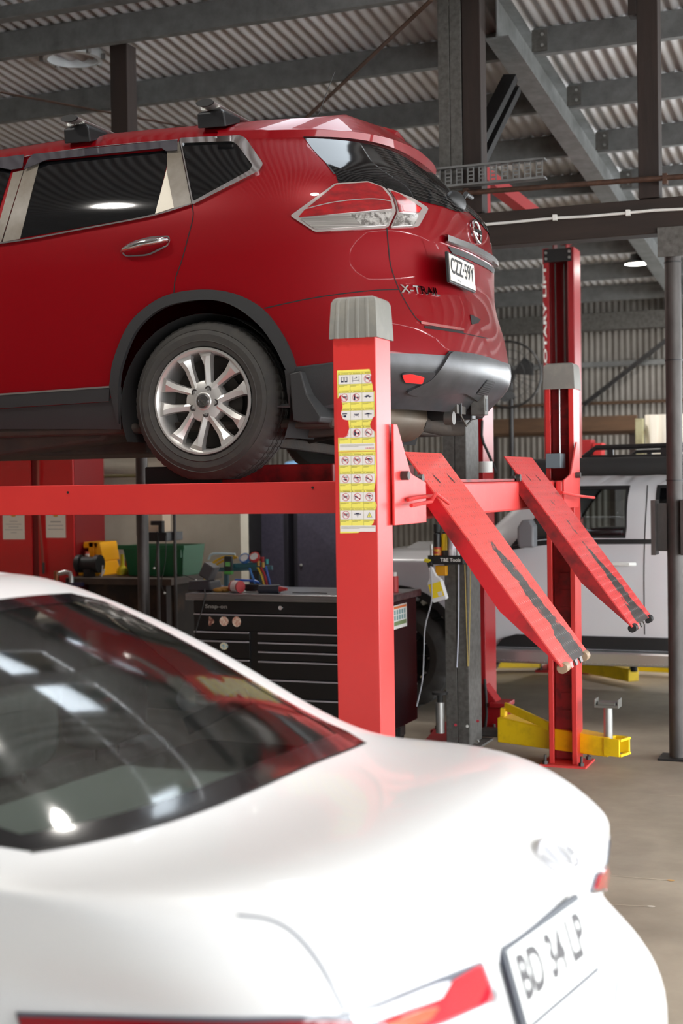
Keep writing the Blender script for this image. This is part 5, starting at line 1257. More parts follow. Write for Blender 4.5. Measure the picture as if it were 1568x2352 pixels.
    for cx in (wc.x, wc.x - 2.70):
        for s in (-1, 1):
            y = yw if s < 0 else 2 * RYC - yw
            wheel(root, Vector((cx, y, wz)), s, phase=math.radians(29) if s < 0 else 0.4)
    return root
red_car()
# ------------------------------------------------------------------ white sedan in front
WH = dict(v=list(range(11)),
 R=[-0.048,-0.033,-0.155,-0.165,-0.139,-0.165,-0.371,-0.733,-1.137,-1.546,-1.744],
 W=[0.882,0.898,0.879,0.84,0.787,0.8,0.795,0.772,0.704,0.62,0.547],
 zs=[0.267,0.485,0.628,0.705,0.767,0.852,0.941,0.972,1.159,1.336,1.391],
 zr=[0.254,0.467,0.608,0.714,0.854,0.903,0.992,1.033,1.222,1.391,1.427],
 a=[0.803,0.704,0.605,0.524,0.499,0.568,0.576,0.591,0.501,0.501,0.489],
 n=[3.174,3.213,3.21,3.09,2.824,2.796,2.921,2.931,2.932,2.912,2.927])
WLOC, WROT = (-0.482, 2.799), math.radians(-3.498)
def white_car():
    Mw = Matrix.Translation((WLOC[0], WLOC[1], 0)) @ Matrix.Rotation(WROT, 4, 'Z')
    def fr(X): t = np.clip((-2.95 - X) / 0.85, 0, 1); return 1 - t * t * (3 - 2 * t)
    def zmod(X, v, z, k):
        g = np.where(z > 1.0, 1.0 + (z - 1.0) * fr(X), z)
        d = np.clip((-3.6 - X) / 1.1, 0, 1); return g - d * d * 0.28 * np.clip((g - 0.55) / 0.45, 0, 1)
    def wmod(X, v):
        t = np.clip((-3.75 - X) / 1.02, 0, 0.985); return (1 - t ** 3) ** (1 / 3)
    sf = CarSurf(WH['v'], WH['R'], WH['W'], WH['a'], WH['n'], WH['zs'], WH['zr'], zmod, wmod, Mw)
    HP = math.pi / 2
    WPAINT = mat('white car paint', (238, 238, 238), 0.35, spec=0.3, coat=0.5, crough=0.03)
    WGLASS = glass_mat('grey green car glass', (232, 240, 236), 0.07, rough=0.06)
    FRIT = mat('black ceramic glass border', (20, 21, 24), 0.15, coat=0.6)
    ORGM = Mw
    root = thing('white_car', 'white sedan parked in the foreground, seen over its boot and rear window', 'car', (WLOC[0], WLOC[1], 0), WROT)
    px = lambda pts: np.stack(sf.uv(pts), -1)
    # rear window outline: from photo on the near part, mirrored to the far part
    base = px(smoothline([(33, 1970), (180, 1938), (300, 1905), (430, 1866), (560, 1822), (700, 1770), (790, 1722)], 5))
    # outline in (u, v)
    def gl_out(i=0.0):
        L = [(u_, 7.0 + i) for u_ in np.linspace(0.62 + i * 0.25, 2.03 - i * 0.25, 50)]
        L += [(2.09 - i * 0.25 - 0.03 * math.sin((v_ - 7.1) * 2), v_) for v_ in np.linspace(7.14 + i, 8.75 - i, 12)]
        L += [(u_, 8.92 - i) for u_ in np.linspace(1.98 - i * 0.25, 0.95 + i * 0.25, 30)]
        L += [(0.56 + i * 0.25 + 0.30 * ((v_ - 7.1) / 1.7) ** 1.0, v_) for v_ in np.linspace(8.78 - i, 7.1 + i, 12)]
        return np.array(L)
    g0 = gl_out(); g1 = gl_out(0.16)
    side = lambda ua, ub: np.array([(u_, 7.22) for u_ in np.linspace(ua, ub, 24)] + [(ub + 0.02, 7.6), (ub - 0.3, 9.0)] + [(u_, 9.1) for u_ in np.linspace(ub - 0.45, ua, 20)])
    # scale: flank metres = a * u
    hu = lambda X: (X + 0.733 + 0.591) / 0.591
    def sidewin(Xa, Xb):
        # outline given in x for each height
        L = []
        def ux(X, v): return float((X - (sf.R(v) - sf.a(v))) / sf.a(v))
        for X in np.linspace(Xa, Xb, 14): L.append((ux(X, 7.2), 7.2))
        for t in np.linspace(0, 1, 6)[1:]: L.append((ux(Xb - 0.42 * t, 7.2 + 1.75 * t), 7.2 + 1.75 * t))
        for X in np.linspace(Xb - 0.5, Xa, 14): L.append((ux(X, 9.0), 9.0))
        return np.array(L)
    w1, w2 = sidewin(-2.2, -1.35), sidewin(-3.1, -2.28)
    def ux(X, v): return float((X - (sf.R(v) - sf.a(v))) / sf.a(v))
    uF = ux(-4.72, 2)
    def arch(cx, r):
        pts = []
        for t in np.linspace(math.pi, 0, 30):
            pts.append((cx + r * math.cos(t), 0.31 + r * math.sin(t)))
        pts = np.array(pts); f = lambda u, v: sf.loc(u, v)[:, [0, 2]]
        u, v = sf.solve(pts, f, [ux(cx, 1)] * len(pts), np.full(len(pts), 1.5), 80); return np.stack([u, v], -1)
    vb = 0.12
    A1, A2 = arch(-3.80, 0.36), arch(-1.05, 0.36)
    low = [(uF, vb)]
    for A in (A1, A2):
        B = A[A[:, 1] > vb + 0.02]; low += [(B[0][0], vb)] + [tuple(q) for q in B] + [(B[-1][0], vb)]
    out = densify(low + [(HP, vb), (HP, 10), (uF, 10)], 0.06)
    mir = lambda L: np.array([(math.pi - q[0], q[1]) for q in L])
    lowm = [(math.pi - q[0], q[1]) for q in low][::-1]
    out = densify(low + [(HP, vb)] + lowm + [(math.pi - uF, 10), (HP, 10), (uF, 10)], 0.06)
    mb = patch(sf, out, holes=[w1, w2, mir(w1), mir(w2), g0], h=0, step=0.085)
    # roof cap
    us = np.linspace(ux(-2.95, 10), HP, 90)
    def cap(us, mbx, lift=0.0):
        E = sf.loc(us, np.full_like(us, 10.0)); vs = []; K = np.linspace(-1, 1, 25)
        for e in E:
            for k in K: vs.append(Mw @ Vector((e[0], -e[1] * k * -1 if False else e[1] * k, e[2] + (0.03 * (1 - k * k)) + lift)))
        n = len(K); mbx.add(vs, [(i * n + j, (i + 1) * n + j, (i + 1) * n + j + 1, i * n + j + 1) for i in range(len(E) - 1) for j in range(n - 1)])
    cap(us, mb); cap(np.linspace(uF, ux(-3.85, 10), 30), mb)
    body = mb.build('body', WPAINT, root, smooth=60)
    mb = MB(); cap(np.linspace(ux(-3.85, 10), ux(-2.95, 10), 30), mb); mb.build('windscreen', WGLASS, root, smooth=60)
    for w_, nm in ((w1, 'rear_side_window'), (w2, 'front_side_window')):
        m_ = patch(sf, w_, h=-0.002, step=0.08, mirror=True); m_.build(nm, WGLASS, root, smooth=60)
    patch(sf, g0, h=-0.001, step=0.08).build('rear_window', WGLASS, root, smooth=60)
    patch(sf, g0, holes=[g1], h=0.001, step=0.08).build('window_border', FRIT, root, smooth=60)
    mb = MB(); ribbon(sf, g0[:50, 0], g0[:50, 1] - 0.01, 0.008, 0.001, mb); mb.build('window_seal', M['black'], root)
    # inside
    CLOTH = mat('grey seat cloth', (204, 208, 214), 0.9, second=(188, 192, 198), scale=30); DARKTRIM = mat('dark grey trim', (150, 158, 156), 0.85)
    T = lambda x, y, z: Mw @ Vector((x, y, z))
    mb = MB(); mb.boxm((0.60, 1.36, 0.02), Mw @ Matrix.Translation((-1.10, 0, 0.925))); mb.build('parcel_shelf', DARKTRIM, root, smooth=0, bevel=0.005)
    mb = MB(); mb.boxm((3.0, 1.4, 0.04), Mw @ Matrix.Translation((-2.4, 0, 0.3))); mb.build('cabin_floor', DARKTRIM, root, smooth=0)
    mb = MB(); mb.boxm((0.14, 1.34, 0.62), Mw @ Matrix.Translation((-1.5, 0, 0.64)) @ Matrix.Rotation(-0.2, 4, 'Y')); mb.build('rear_seat', CLOTH, root, smooth=0, bevel=0.04)
    def headrest(x, y, z, w=0.31, h=0.21):
        mb = MB(); R2 = Mw.to_3x3()
        vs = []; 
        n = 20; k = 10; c = Mw @ Vector((x, y, z))
        for j in range(k + 1):
            a = math.pi * j / k
            for i in range(n):
                t = 2 * math.pi * i / n
                f = lambda q: math.copysign(abs(q) ** 0.55, q)
                q = Vector((0.055 * f(math.sin(a)) * f(math.cos(t)), w / 2 * f(math.sin(a)) * f(math.sin(t)), h / 2 * f(math.cos(a)))); vs.append(c + R2 @ q)
        mb.add(vs, [(j * n + i, (j + 1) * n + i, (j + 1) * n + (i + 1) % n, j * n + (i + 1) % n) for j in range(k) for i in range(n)])
        hr = mb.build('headrest', CLOTH, root, smooth=70)
        for s in (-0.05, 0.05):
            mb = MB(); mb.cyl(Mw @ Vector((x, y + s, z - 0.18)), Mw @ Vector((x, y + s, z - 0.06)), 0.006, n=8); mb.build('headrest_post', M['chrome'], hr)
    for y in (-0.44, -0.04, 0.36): headrest(-1.50, y, 1.07)
    for y in (-0.36, 0.36):
        mb = MB(); mb.boxm((0.14, 0.48, 0.62), Mw @ Matrix.Translation((-2.5, y, 0.66)) @ Matrix.Rotation(-0.2, 4, 'Y')); mb.build('front_seat', CLOTH, root, smooth=0, bevel=0.04)
        headrest(-2.58, y, 1.08, 0.25)
    mb = MB(); mb.boxm((0.5, 1.3, 0.22), Mw @ Matrix.Translation((-3.35, 0, 0.84))); mb.build('dashboard', DARKTRIM, root, smooth=0, bevel=0.05)
    mb = MB(); mb.boxm((0.22, 0.012, 0.05), Mw @ Matrix.Translation((-1.30, 0.60, 1.03)) @ Matrix.Rotation(-0.45, 4, 'Y')); mb.build('pillar_trim', mat('pale trim', (150, 160, 166), 0.4), root, smooth=0, bevel=0.004)
    # tail lamps
    WR = mat('red tail lamp', (214, 24, 44), 0.12, coat=1.0); WRD = mat('dark red tail lamp', (150, 14, 30), 0.12, coat=1.0); WC_ = mat('clear tail lamp', (222, 222, 226), 0.12, coat=1.0)
    WO = mat('orange tail lamp lens', (226, 90, 60), 0.15, coat=1.0); WE = mat('tail lamp edge', (96, 100, 112), 0.2, coat=1.0)  # WO is the lens's own orange colour
    out_ = [(38, 2326), (300, 2332), (560, 2336), (770, 2332), (860, 2306), (1000, 2248), (1104, 2206), (1120, 2250), (1136, 2296), (1020, 2348), (900, 2395), (780, 2440), (400, 2440), (60, 2420)]
    def wl(pts, h, m_, nm, parent, r=5, wall=0.008, mirror=False):
        return patch(sf, px(densify(rounded(pts, r), 10)), h=h, step=0.08, wall=wall, mirror=mirror).build(nm, m_, parent, smooth=40)
    lm = wl(out_, 0.004, WE, 'tail_lamp', root, mirror=True)
    wl([(46, 2340), (300, 2344), (560, 2348), (775, 2344), (820, 2350), (780, 2430), (400, 2434), (66, 2412)], 0.007, WRD, 'red_lens', lm)
    wl([(800, 2328), (870, 2310), (1000, 2258), (1030, 2252), (1008, 2290), (930, 2318), (860, 2344), (812, 2350)], 0.007, WC_, 'clear_lens', lm)
    wl([(862, 2346), (935, 2320), (1010, 2292), (1036, 2250), (1098, 2214), (1112, 2252), (1126, 2292), (1016, 2340), (900, 2385)], 0.007, WR, 'red_lens', lm)
    wl([(880, 2350), (960, 2318), (1000, 2310), (980, 2338), (900, 2372)], 0.010, WO, 'indicator_lens', lm)
    lr = wl([(1352, 2052), (1366, 2006), (1390, 1980), (1402, 1986), (1396, 2043)], 0.006, WE, 'far_tail_lamp', root)
    wl([(1359, 2042), (1370, 2010), (1388, 1988), (1393, 2035)], 0.010, WR, 'red_lens', lr)
    # seams
    def gap(pts, w=0.005):
        U = px(densify(smoothline(pts), 12, closed=False)); ribbon(sf, U[:, 0], U[:, 1], w, 0.0012).build('boot_seam', mat('grey seam', (120, 124, 134), 0.6), root)
    gap([(545, 2102), (620, 2113), (680, 2148), (735, 2215), (775, 2290), (790, 2320)]); gap([(1418, 2250), (1408, 2330)])
    # number plate
    a, b = P(1160, 2184, Z=0.81), P(1322, 2068, Z=0.81); rt = (b - a).normalized(); dn = (Vector((0, 0, -1)) + Vector((rt.y, -rt.x, 0)) * 0.30).normalized(); up = -dn; nr = rt.cross(up)
    c = (a + b) / 2 + dn * 0.067 + nr * 0.0; W2 = (b - a).length / 2 + 0.003
    PM = Matrix((rt, up, nr)).transposed().to_4x4(); PM.translation = c
    mb = MB(); mb.boxm((2 * W2 + 0.022, 0.156, 0.014), PM @ Matrix.Translation((0, 0, -0.004))); pf = mb.build('number_plate_frame', mat('dark blue grey frame', (42, 48, 60), 0.4), root, smooth=0, bevel=0.004)
    mb = MB(); mb.boxm((2 * W2 - 0.004, 0.132, 0.002), PM @ Matrix.Translation((0, 0, 0.0045))); mb.build('number_plate', mat('pale number plate', (226, 228, 226), 0.4), pf, smooth=0)
    mb = MB(); add_text(mb, 'BD 34 LP', PM @ Vector((0, 0.010, 0.0065)), rt, up, h=0.084, w=2 * W2 - 0.04, bold=0.03); mb.build('plate_lettering', mat('plate ink', (48, 44, 48), 0.5), pf, smooth=0)
    mb = MB()
    pc = PM @ Vector((0, 0, -0.05)); mb.boxm((2 * W2 + 0.04, 0.15, 0.12), PM @ Matrix.Translation((0, 0, -0.075))); mb.build('plate_mount', WPAINT, root, smooth=0, bevel=0.01)
    # emblem
    bc = px([(1278, 1972)])[0]
    C0 = Vector(sf.off(np.array([bc[0]]), np.array([bc[1]]), 0.008)[0]); Nn = Vector(sf.N(np.array([bc[0]]), np.array([bc[1]]))[0]); Zt = (Vector((0, 0, 1)) - Nn * Nn.z).normalized(); Yt = Zt.cross(Nn)
    Bm = Matrix((Yt, Zt, Nn)).transposed().to_4x4(); Bm.translation = C0
    mb = MB(); k = 36; mb.tube([Bm @ Vector((0.062 * math.cos(2 * math.pi * i / k), 0.042 * math.sin(2 * math.pi * i / k), 0)) for i in range(k)], 0.005, 8, closed=True)
    mb.tube([Bm @ Vector((0.022 * math.cos(2 * math.pi * i / k), 0.038 * math.sin(2 * math.pi * i / k), 0)) for i in range(k)], 0.004, 8, closed=True)
    mb.build('boot_emblem', mat('satin white chrome', (232, 234, 240), 0.3, metal=0.6), root, smooth=60)
    U = px([(1015, 2186), (1058, 2172)]); t = np.linspace(0, 1, 6)[:, None]; U = U[0] * (1 - t) + U[1] * t; ribbon(sf, U[:, 0], U[:, 1], 0.016, 0.003).build('boot_badge', M['steel'], root)
    # bumper lower, wheels
    mb = MB(); mb.boxm((4.2, 1.5, 0.08), Mw @ Matrix.Translation((-2.4, 0, 0.26))); mb.build('underbody', M['black'], root, smooth=0)
    for cx in (-1.05, -3.80):
        for s in (-1, 1):
            # simple wheel in car axes
            Mx = Mw @ Matrix.Translation((cx, s * 0.86, 0.32)) @ Matrix(((1, 0, 0, 0), (0, 0, s, 0), (0, 1, 0, 0), (0, 0, 0, 1)))
            mb = MB(); mb.lathe([(0.20, 0), (0.30, 0.005), (0.318, -0.02), (0.32, -0.04), (0.32, -0.17), (0.30, -0.205), (0.2, -0.21)], Mx, 48); ty = mb.build('tyre', TYRE, root)
            mb = MB(); mb.lathe([(0.001, -0.01), (0.05, -0.01), (0.06, -0.03), (0.19, -0.015), (0.205, 0.0), (0.2, -0.2)], Mx, 48); mb.build('rim', ALU, ty)
white_car()
# ------------------------------------------------------------------ two post lift behind
def two_post_lift():
    root = thing('two_post_lift', 'red two post vehicle lift with yellow arms standing behind the pale pickup', 'vehicle lift', (-2.68, 10.55, 0))
    R, RD, Y_ = mat('deep red lift paint', (150, 10, 20), 0.42, coat=0.15, crough=0.3), M['liftreddark'], M['yellow']
    for (cy, s, cx) in ((9.06, 1, -2.66), (12.12, -1, -2.71)):
        w = 0.135; d = 0.13; t = 0.008
        y0, y1 = cy - s * d, cy + s * d
        poly = [(cx - w, y1), (cx - w, y0), (cx + w, y0), (cx + w, y1), (cx + w - 0.055, y1), (cx + w - 0.055, y1 - s * t), (cx + w - t, y1 - s * t), (cx + w - t, y0 + s * t), (cx - w + t, y0 + s * t), (cx - w + t, y1 - s * t), (cx - w + 0.055, y1 - s * t), (cx - w + 0.055, y1)]
        if s < 0: poly = poly[::-1]
        mb = MB(); mb.prism(poly, 'z', 0.02, 3.62); mb.build('column', R, root, smooth=0, bevel=0.004)
        mb = MB(); mb.box(cx - 0.22, cx + 0.24, cy - 0.22, cy + 0.2, 0, 0.02); mb.build('base_plate', R, root, smooth=0)
        for dx, dy in ((-0.18, -0.18), (0.2, -0.18)):
            mb = MB(); mb.cyl((cx + dx, cy + dy, 0.02), (cx + dx, cy + dy, 0.045), 0.02, n=6); mb.cyl((cx + dx, cy + dy, 0.045), (cx + dx, cy + dy, 0.075), 0.009, n=8); mb.build('anchor_bolt', M['steelpost'], root)
        yo = y1 + s * 0.004
        mb = MB(); mb.box(cx - 0.118, cx + 0.118, min(yo, yo + s * 0.012), max(yo, yo + s * 0.012), 3.50, 3.61); tp = mb.build('top_plate', M['black'], root, smooth=0)
        for bx in (-0.1, 0.1):
            for bz in (3.53, 3.58):
                mb = MB(); mb.cyl((cx + bx, yo + s * 0.012, bz), (cx + bx, yo + s * 0.02, bz), 0.011, n=10); mb.build('bolt', M['steel'], tp)
        for bx in (-0.045, 0.035):
            mb = MB(); mb.cyl((cx + bx, cy + s * 0.05, 0.8), (cx + bx, cy + s * 0.05, 3.5), 0.007, n=8); mb.build('cable', M['steelpost'], root)
        for bx in (-0.105, 0.105):
            mb = MB(); mb.cyl((cx + bx, y1, 2.52), (cx + bx, y1 + s * 0.008, 2.52), 0.011, n=10); mb.build('bolt', M['steel'], root)
        mb = MB(); mb.box(cx - 0.09, cx + 0.09, cy - 0.05, cy + 0.05, 0.25, 1.0); mb.build('carriage', RD, root, smooth=0, bevel=0.006)
        mb = MB(); mb.box(cx - 0.06, cx - 0.05, cy - 0.06, cy + 0.06, 3.62, 3.72); mb.box(cx + 0.05, cx + 0.06, cy - 0.06, cy + 0.06, 3.62, 3.72); mb.box(cx - 0.06, cx + 0.06, cy - 0.06, cy + 0.06, 3.72, 3.74); mb.build('top_bracket', R, root, smooth=0)
        if s < 0:
            mb = MB(); add_text(mb, 'ROTARY LIFT', Vector((cx - 0.118, y1 - 0.002, 3.02)), (0, 0, 1), (-1, 0, 0), w=0.93, h=0.028, bold=0.03)
            mb.cyl((cx - 0.122, y1, 2.50), (cx - 0.122, y1 - 0.003, 2.50), 0.017, n=16); mb.build('column_lettering', M['white'], root, smooth=0)
    # overhead beam (seen red through the tray)
    mb = MB(); mb.beam(P(1105, 430, Y=9.02), P(1107, 500, Y=9.02), 0.06, 0.06, up=(0, 1, 0)); mb.build('overhead_bracket', R, root, smooth=0)
    a, b = P(1112, 432, Y=9.1), P(1204, 492, Y=11.9)
    mb = MB(); mb.beam((-2.6, 9.02, 3.70), (-2.66, 12.1, 3.70), 0.09, 0.09) ; mb.build('overhead_beam', R, root, smooth=0)
    # carriage box and gusset at the near column
    cx, cy = -2.66, 9.02
    mb = MB()
    g = [P(1113, 1570, Y=8.92), P(1143, 1612, Y=8.92), P(1170, 1614, Y=8.92), P(1168, 1625, Y=8.92), P(1155, 1690, Y=8.92), P(1113, 1690, Y=8.92)]
    mb.prism([(q.x, q.z) for q in g], 'y', 8.90, 9.02); mb.build('arm_bracket', R, root, smooth=0, bevel=0.006)
    mb = MB(); p0 = P(1138, 1612, Y=8.9); mb.box(p0.x - 0.03, p0.x + 0.09, 8.84, 9.04, p0.z - 0.03, p0.z); mb.build('bracket_top', R, root, smooth=0, bevel=0.005)
    # swing arms
    def arm(p0, p1, w0, w1, h0, h1, zc0, zc1, nm='lift_arm', web=True):
        p0, p1 = Vector(p0), Vector(p1); d = (p1 - p0); d.z = 0; L = d.length; d.normalize(); s = Vector((-d.y, d.x, 0))
        mb = MB(); vs = []
        for p, w_, h_, zc in ((p0, w0, h0, zc0), (p0.lerp(p1, 0.42), (w0 + w1) / 2, (h0 + h1) / 2, zc0 * 0.5 + zc1 * 0.5), (p1, w1, h1, zc1)):
            for a_, b_ in ((-1, -1), (1, -1), (1, 1), (-1, 1)): q = p + s * a_ * w_ / 2; vs.append((q.x, q.y, zc + b_ * h_ / 2))
        fs = [(3, 2, 1, 0), (8, 9, 10, 11)] + [(k * 4 + i, k * 4 + (i + 1) % 4, k * 4 + 4 + (i + 1) % 4, k * 4 + 4 + i) for k in (0, 1) for i in range(4)]
        mb.add(vs, fs); o = mb.build(nm, Y_, root, smooth=0, bevel=0.006); return o, d, s
    A0 = P(1158, 1668, Z=0.16); A1 = P(1405, 1712, Z=0.12)
    o, d, s = arm((A0.x, A0.y, 0), (A1.x, A1.y, 0), 0.16, 0.11, 0.15, 0.11, 0.15, 0.115)
    # upper brace rib
    mb = MB(); q0 = P(1160, 1622, Y=A0.y); q1 = P(1262, 1668, Y=A0.y - 0.25); mb.beam(q0, q1, 0.02, 0.05); mb.beam(P(1157, 1625, Y=A0.y), P(1156, 1672, Y=A0.y), 0.03, 0.06, up=(0, 1, 0)); mb.build('arm_rib', Y_, o, smooth=0, bevel=0.004)
    # fork end
    e = A1 + d * 0.0
    mb = MB()
    for a_ in (-0.06, 0.06): mb.beam(e + s * a_ + Vector((0, 0, 0.0)) - d * 0.02, e + s * a_ + d * 0.08, 0.014, 0.10)
    mb.beam(e - s * 0.06 + d * 0.08 + Vector((0, 0, 0.043)), e + s * 0.06 + d * 0.08 + Vector((0, 0, 0.043)), 0.02, 0.014); mb.beam(e - s * 0.06 + d * 0.08 - Vector((0, 0, 0.043)), e + s * 0.06 + d * 0.08 - Vector((0, 0, 0.043)), 0.02, 0.014)
    mb.build('fork_end', Y_, o, smooth=0, bevel=0.003)
    t = P(1394, 1700, Z=0.16); zt = t.z
    c = Vector((e.x + d.x * 0.01 - 0.03, e.y, 0)); mb = MB(); mb.cyl((c.x, c.y, 0.085), (c.x, c.y, 0.34), 0.026, n=20); mb.cyl((c.x, c.y, 0.08), (c.x, c.y, 0.10), 0.042, n=20); scw = mb.build('pad_screw', M['steel'], o)
    mb = MB(); mb.box(c.x - 0.065, c.x + 0.065, c.y - 0.05, c.y + 0.05, 0.34, 0.356); mb.box(c.x - 0.07, c.x - 0.062, c.y - 0.05, c.y + 0.05, 0.34, 0.39); mb.box(c.x + 0.062, c.x + 0.07, c.y - 0.05, c.y + 0.05, 0.34, 0.39)
    mb.box(c.x - 0.05, c.x + 0.05, c.y - 0.045, c.y + 0.045, 0.356, 0.372); mb.build('lift_pad', mat('worn steel pad', (128, 126, 120), 0.45, metal=0.6), scw, smooth=0, bevel=0.002)
    # the left arm of the near column, with its pad
    B1 = P(1011, 1672, Z=0.12); mb = MB(); mb.beam((-2.78, 8.98, 0.012), (B1.x, B1.y - 0.1, 0.012), 0.2, 0.02); o2 = mb.build('foot_plate', R, root, smooth=0, bevel=0.004)
    mb = MB(); mb.cyl((B1.x, B1.y, 0.09), (B1.x, B1.y, 0.28), 0.028, n=18); sc2 = mb.build('pad_screw', M['steel'], o2)
    mb = MB(); mb.cyl((B1.x, B1.y, 0.28), (B1.x, B1.y, 0.33), 0.018, n=14); mb.cyl((B1.x, B1.y, 0.33), (B1.x, B1.y, 0.345), 0.05, n=24); mb.build('lift_pad', M['rubber'], sc2)
    # far arms under the pickup
    for (xa, xb, y_, ya) in ((-2.6, P(1455, 1555, Y=11.3).x, 11.3, 11.9), (-2.6, P(1640, 1550, Y=11.9).x, 11.9, 12.0), (-2.9, -4.3, 11.5, 11.95)):
        o3, d3, s3 = arm((xa, ya, 0), (xb, y_, 0), 0.13, 0.10, 0.12, 0.10, 0.10, 0.09)
        mb = MB(); mb.cyl((xb, y_, 0.12), (xb, y_, 0.18), 0.03, n=14); mb.cyl((xb, y_, 0.18), (xb, y_, 0.2), 0.075, n=22); mb.build('lift_pad', M['rubber'], o3)
    # hydraulic hose and white reservoir on the near column
    mb = MB(); mb.tube([P(x, y, Y=8.86) for x, y in ((1107, 965), (1106, 1000), (1110, 1018), (1118, 1035), (1130, 1062), (1140, 1085))], 0.009, 8); mb.build('hydraulic_hose', M['black'], root); mb = MB(); mb.tube([P(x, y, Y=8.86) for x, y in ((1113, 1560), (1116, 1600), (1117, 1640), (1114, 1672))], 0.009, 8); mb.build('hydraulic_hose', M['black'], root)
    p = P(1115, 1078, Y=8.8); mb = MB(); mb.cyl((p.x, 8.8, p.z - 0.02), (p.x, 8.8, p.z + 0.05), 0.045, n=20); mb.build('reservoir', M['white'], root)
    p = P(1122, 1682, Y=8.75); mb = MB(); mb.box(p.x - 0.05, p.x + 0.08, 8.70, 8.80, 0.02, 0.07); mb.build('foot_block', M['steelpost'], root, smooth=0, bevel=0.01)
two_post_lift()

# ------------------------------------------------------------------ silver pickup
def pickup():
    Y0 = 9.60; YC = Y0 + 0.93
    Mp = Matrix.Translation((-3.98, YC, 0)) @ Matrix.Rotation(math.pi, 4, 'Z')   # local +x points to the pickup's nose (world -X)
    v = [0.42, 0.55, 0.75, 0.95, 1.08, 1.16, 1.24, 1.42, 1.58, 1.66, 1.70]
    def zmod(X, v_, z, k):
        # bonnet and screen: nose end is low, cab behind
        t = np.clip((-0.95 - X) / 0.85, 0, 1); f = t * t * (3 - 2 * t)
        return np.where(z > 1.08, 1.08 + (z - 1.08) * (0.12 + 0.88 * f), z)
    sf = CarSurf(v, [0.0, 0.02, 0.01, -0.02, -0.06, -0.12, -0.18, -0.26, -0.34, -0.42, -0.5], [0.90, 0.92, 0.93, 0.93, 0.92, 0.905, 0.885, 0.82, 0.755, 0.70, 0.62],
                 [0.5] * 11, [3.2] * 11, v, v, zmod, None, Mp)
    SIL = mat('silver grey pickup paint', (214, 214, 217), 0.34, metal=0.1, coat=1.0)
    root = thing('pickup', 'silver pickup with black roof rack parked behind the red ramps', 'pickup', (-1.3, YC, 0))
    px = lambda pts: np.stack(sf.uv(pts, umin=math.pi / 2, umax=math.pi + 12), -1)
    pi = math.pi
    def uX(Xw): return pi + (-(Xw + 3.98) + 0 + 0.5 - 0.0) / 0.5 * -1 if False else None
    def uw(Xw, vv):   # world X to u on the near flank
        xl = -(Xw + 3.98); return pi - (xl - (float(sf.R(vv)) - 0.5)) / 0.5
    def flank(pts): return np.array([(uw(x, z), z) for x, z in pts])
    def PX(pts, Y=Y0 + 0.02): return [(P(x, y, Y=Y).x, P(x, y, Y=Y).z) for x, y in pts]
    WX = P(915, 1525, Y=9.65).x
    arch = [(WX + 0.47 * math.cos(t), 0.40 + 0.47 * math.sin(t)) for t in np.linspace(pi, 0, 24)]; arch = [q for q in arch if q[1] > 0.44]
    RX = WX + 3.1; arch2 = [(x + 3.1, z) for x, z in arch]
    end = 1.25
    # outline as half (flank to nose middle), windows left open
    out = [(pi / 2, 0.44)] + list(map(tuple, flank([(arch[0][0], 0.44)] + arch + [(arch[-1][0], 0.44), (arch2[0][0], 0.44)] + arch2 + [(arch2[-1][0], 0.44), (end, 0.44), (end, 1.08), (0.1, 1.12), (0.05, 1.69)])))
    xs = PX([(1236, 1246), (1250, 1150), (1300, 1120), (1438, 1106), (1436, 1244)], Y0 + 0.1)
    wA = PX([(1262, 1150), (1262, 1150)], Y0 + 0.1)
    def vz(z): return z
    win1 = [(P(1175, 1247, Y=Y0 + 0.06).x, 1.245), (P(1437, 1246, Y=Y0 + 0.06).x, 1.245), (P(1446, 1110, Y=Y0 + 0.16).x, 1.60), (P(1290, 1120, Y=Y0 + 0.16).x, 1.60)]
    win2 = [(P(1507, 1244, Y=Y0 + 0.06).x, 1.245), (-0.25, 1.245), (-0.2, 1.60), (P(1508, 1112, Y=Y0 + 0.16).x, 1.60)]
    out += [(pi / 2, 1.69)]
    w1, w2 = densify(flank(win1), 0.1), densify(flank(win2), 0.1)
    mb = patch(sf, densify(out, 0.08), holes=[w1, w2], h=0, step=0.06)
    A_ = np.array(mb.v); Mi = np.linalg.inv(sf.M); B_ = A_ @ Mi[:3, :3].T + Mi[:3, 3]; B_[:, 1] *= -1; B_ = B_ @ sf.M[:3, :3].T + sf.M[:3, 3]
    mb.add(B_, [f[::-1] for f in mb.f])
    us = np.linspace(pi / 2, uw(0.05, 1.69), 120); E = sf.S(us, np.full_like(us, 1.69)); K = np.linspace(-1, 1, 9); vs = []
    for e in E:
        dy = e[1] - YC
        for k in K: vs.append((e[0], YC + dy * k, e[2] + 0.03 * (1 - k * k)))
    xsplit = [e[0] for e in E]
    fs_all = [(i * 9 + j, i * 9 + j + 1, (i + 1) * 9 + j + 1, (i + 1) * 9 + j) for i in range(len(E) - 1) for j in range(8)]
    body_f = [f for f in fs_all if not (-2.95 < vs[f[0]][0] < -2.25)]; glass_f = [f for f in fs_all if -2.95 < vs[f[0]][0] < -2.25]
    mb.add(vs, body_f); mb.build('body', SIL, root, smooth=45)
    PG = glass_mat('pickup glass', (205, 210, 210), 0.0)
    mb = MB(); mb.add(vs, glass_f); mb.build('windscreen', PG, root, smooth=45)
    for nm, w_, m_ in (('front_door_window', w1, PG), ('rear_door_window', w2, GLASSDARK)):
        patch(sf, w_, h=-0.004, step=0.1, mirror=True).build(nm, m_, root)
        c = w_.mean(0); inn = c + (w_ - c) * np.array([0.955, 0.88]); patch(sf, w_, holes=[inn], h=0.004, step=0.1, wall=0.01, mirror=True).build('window_frame', M['black'], root)
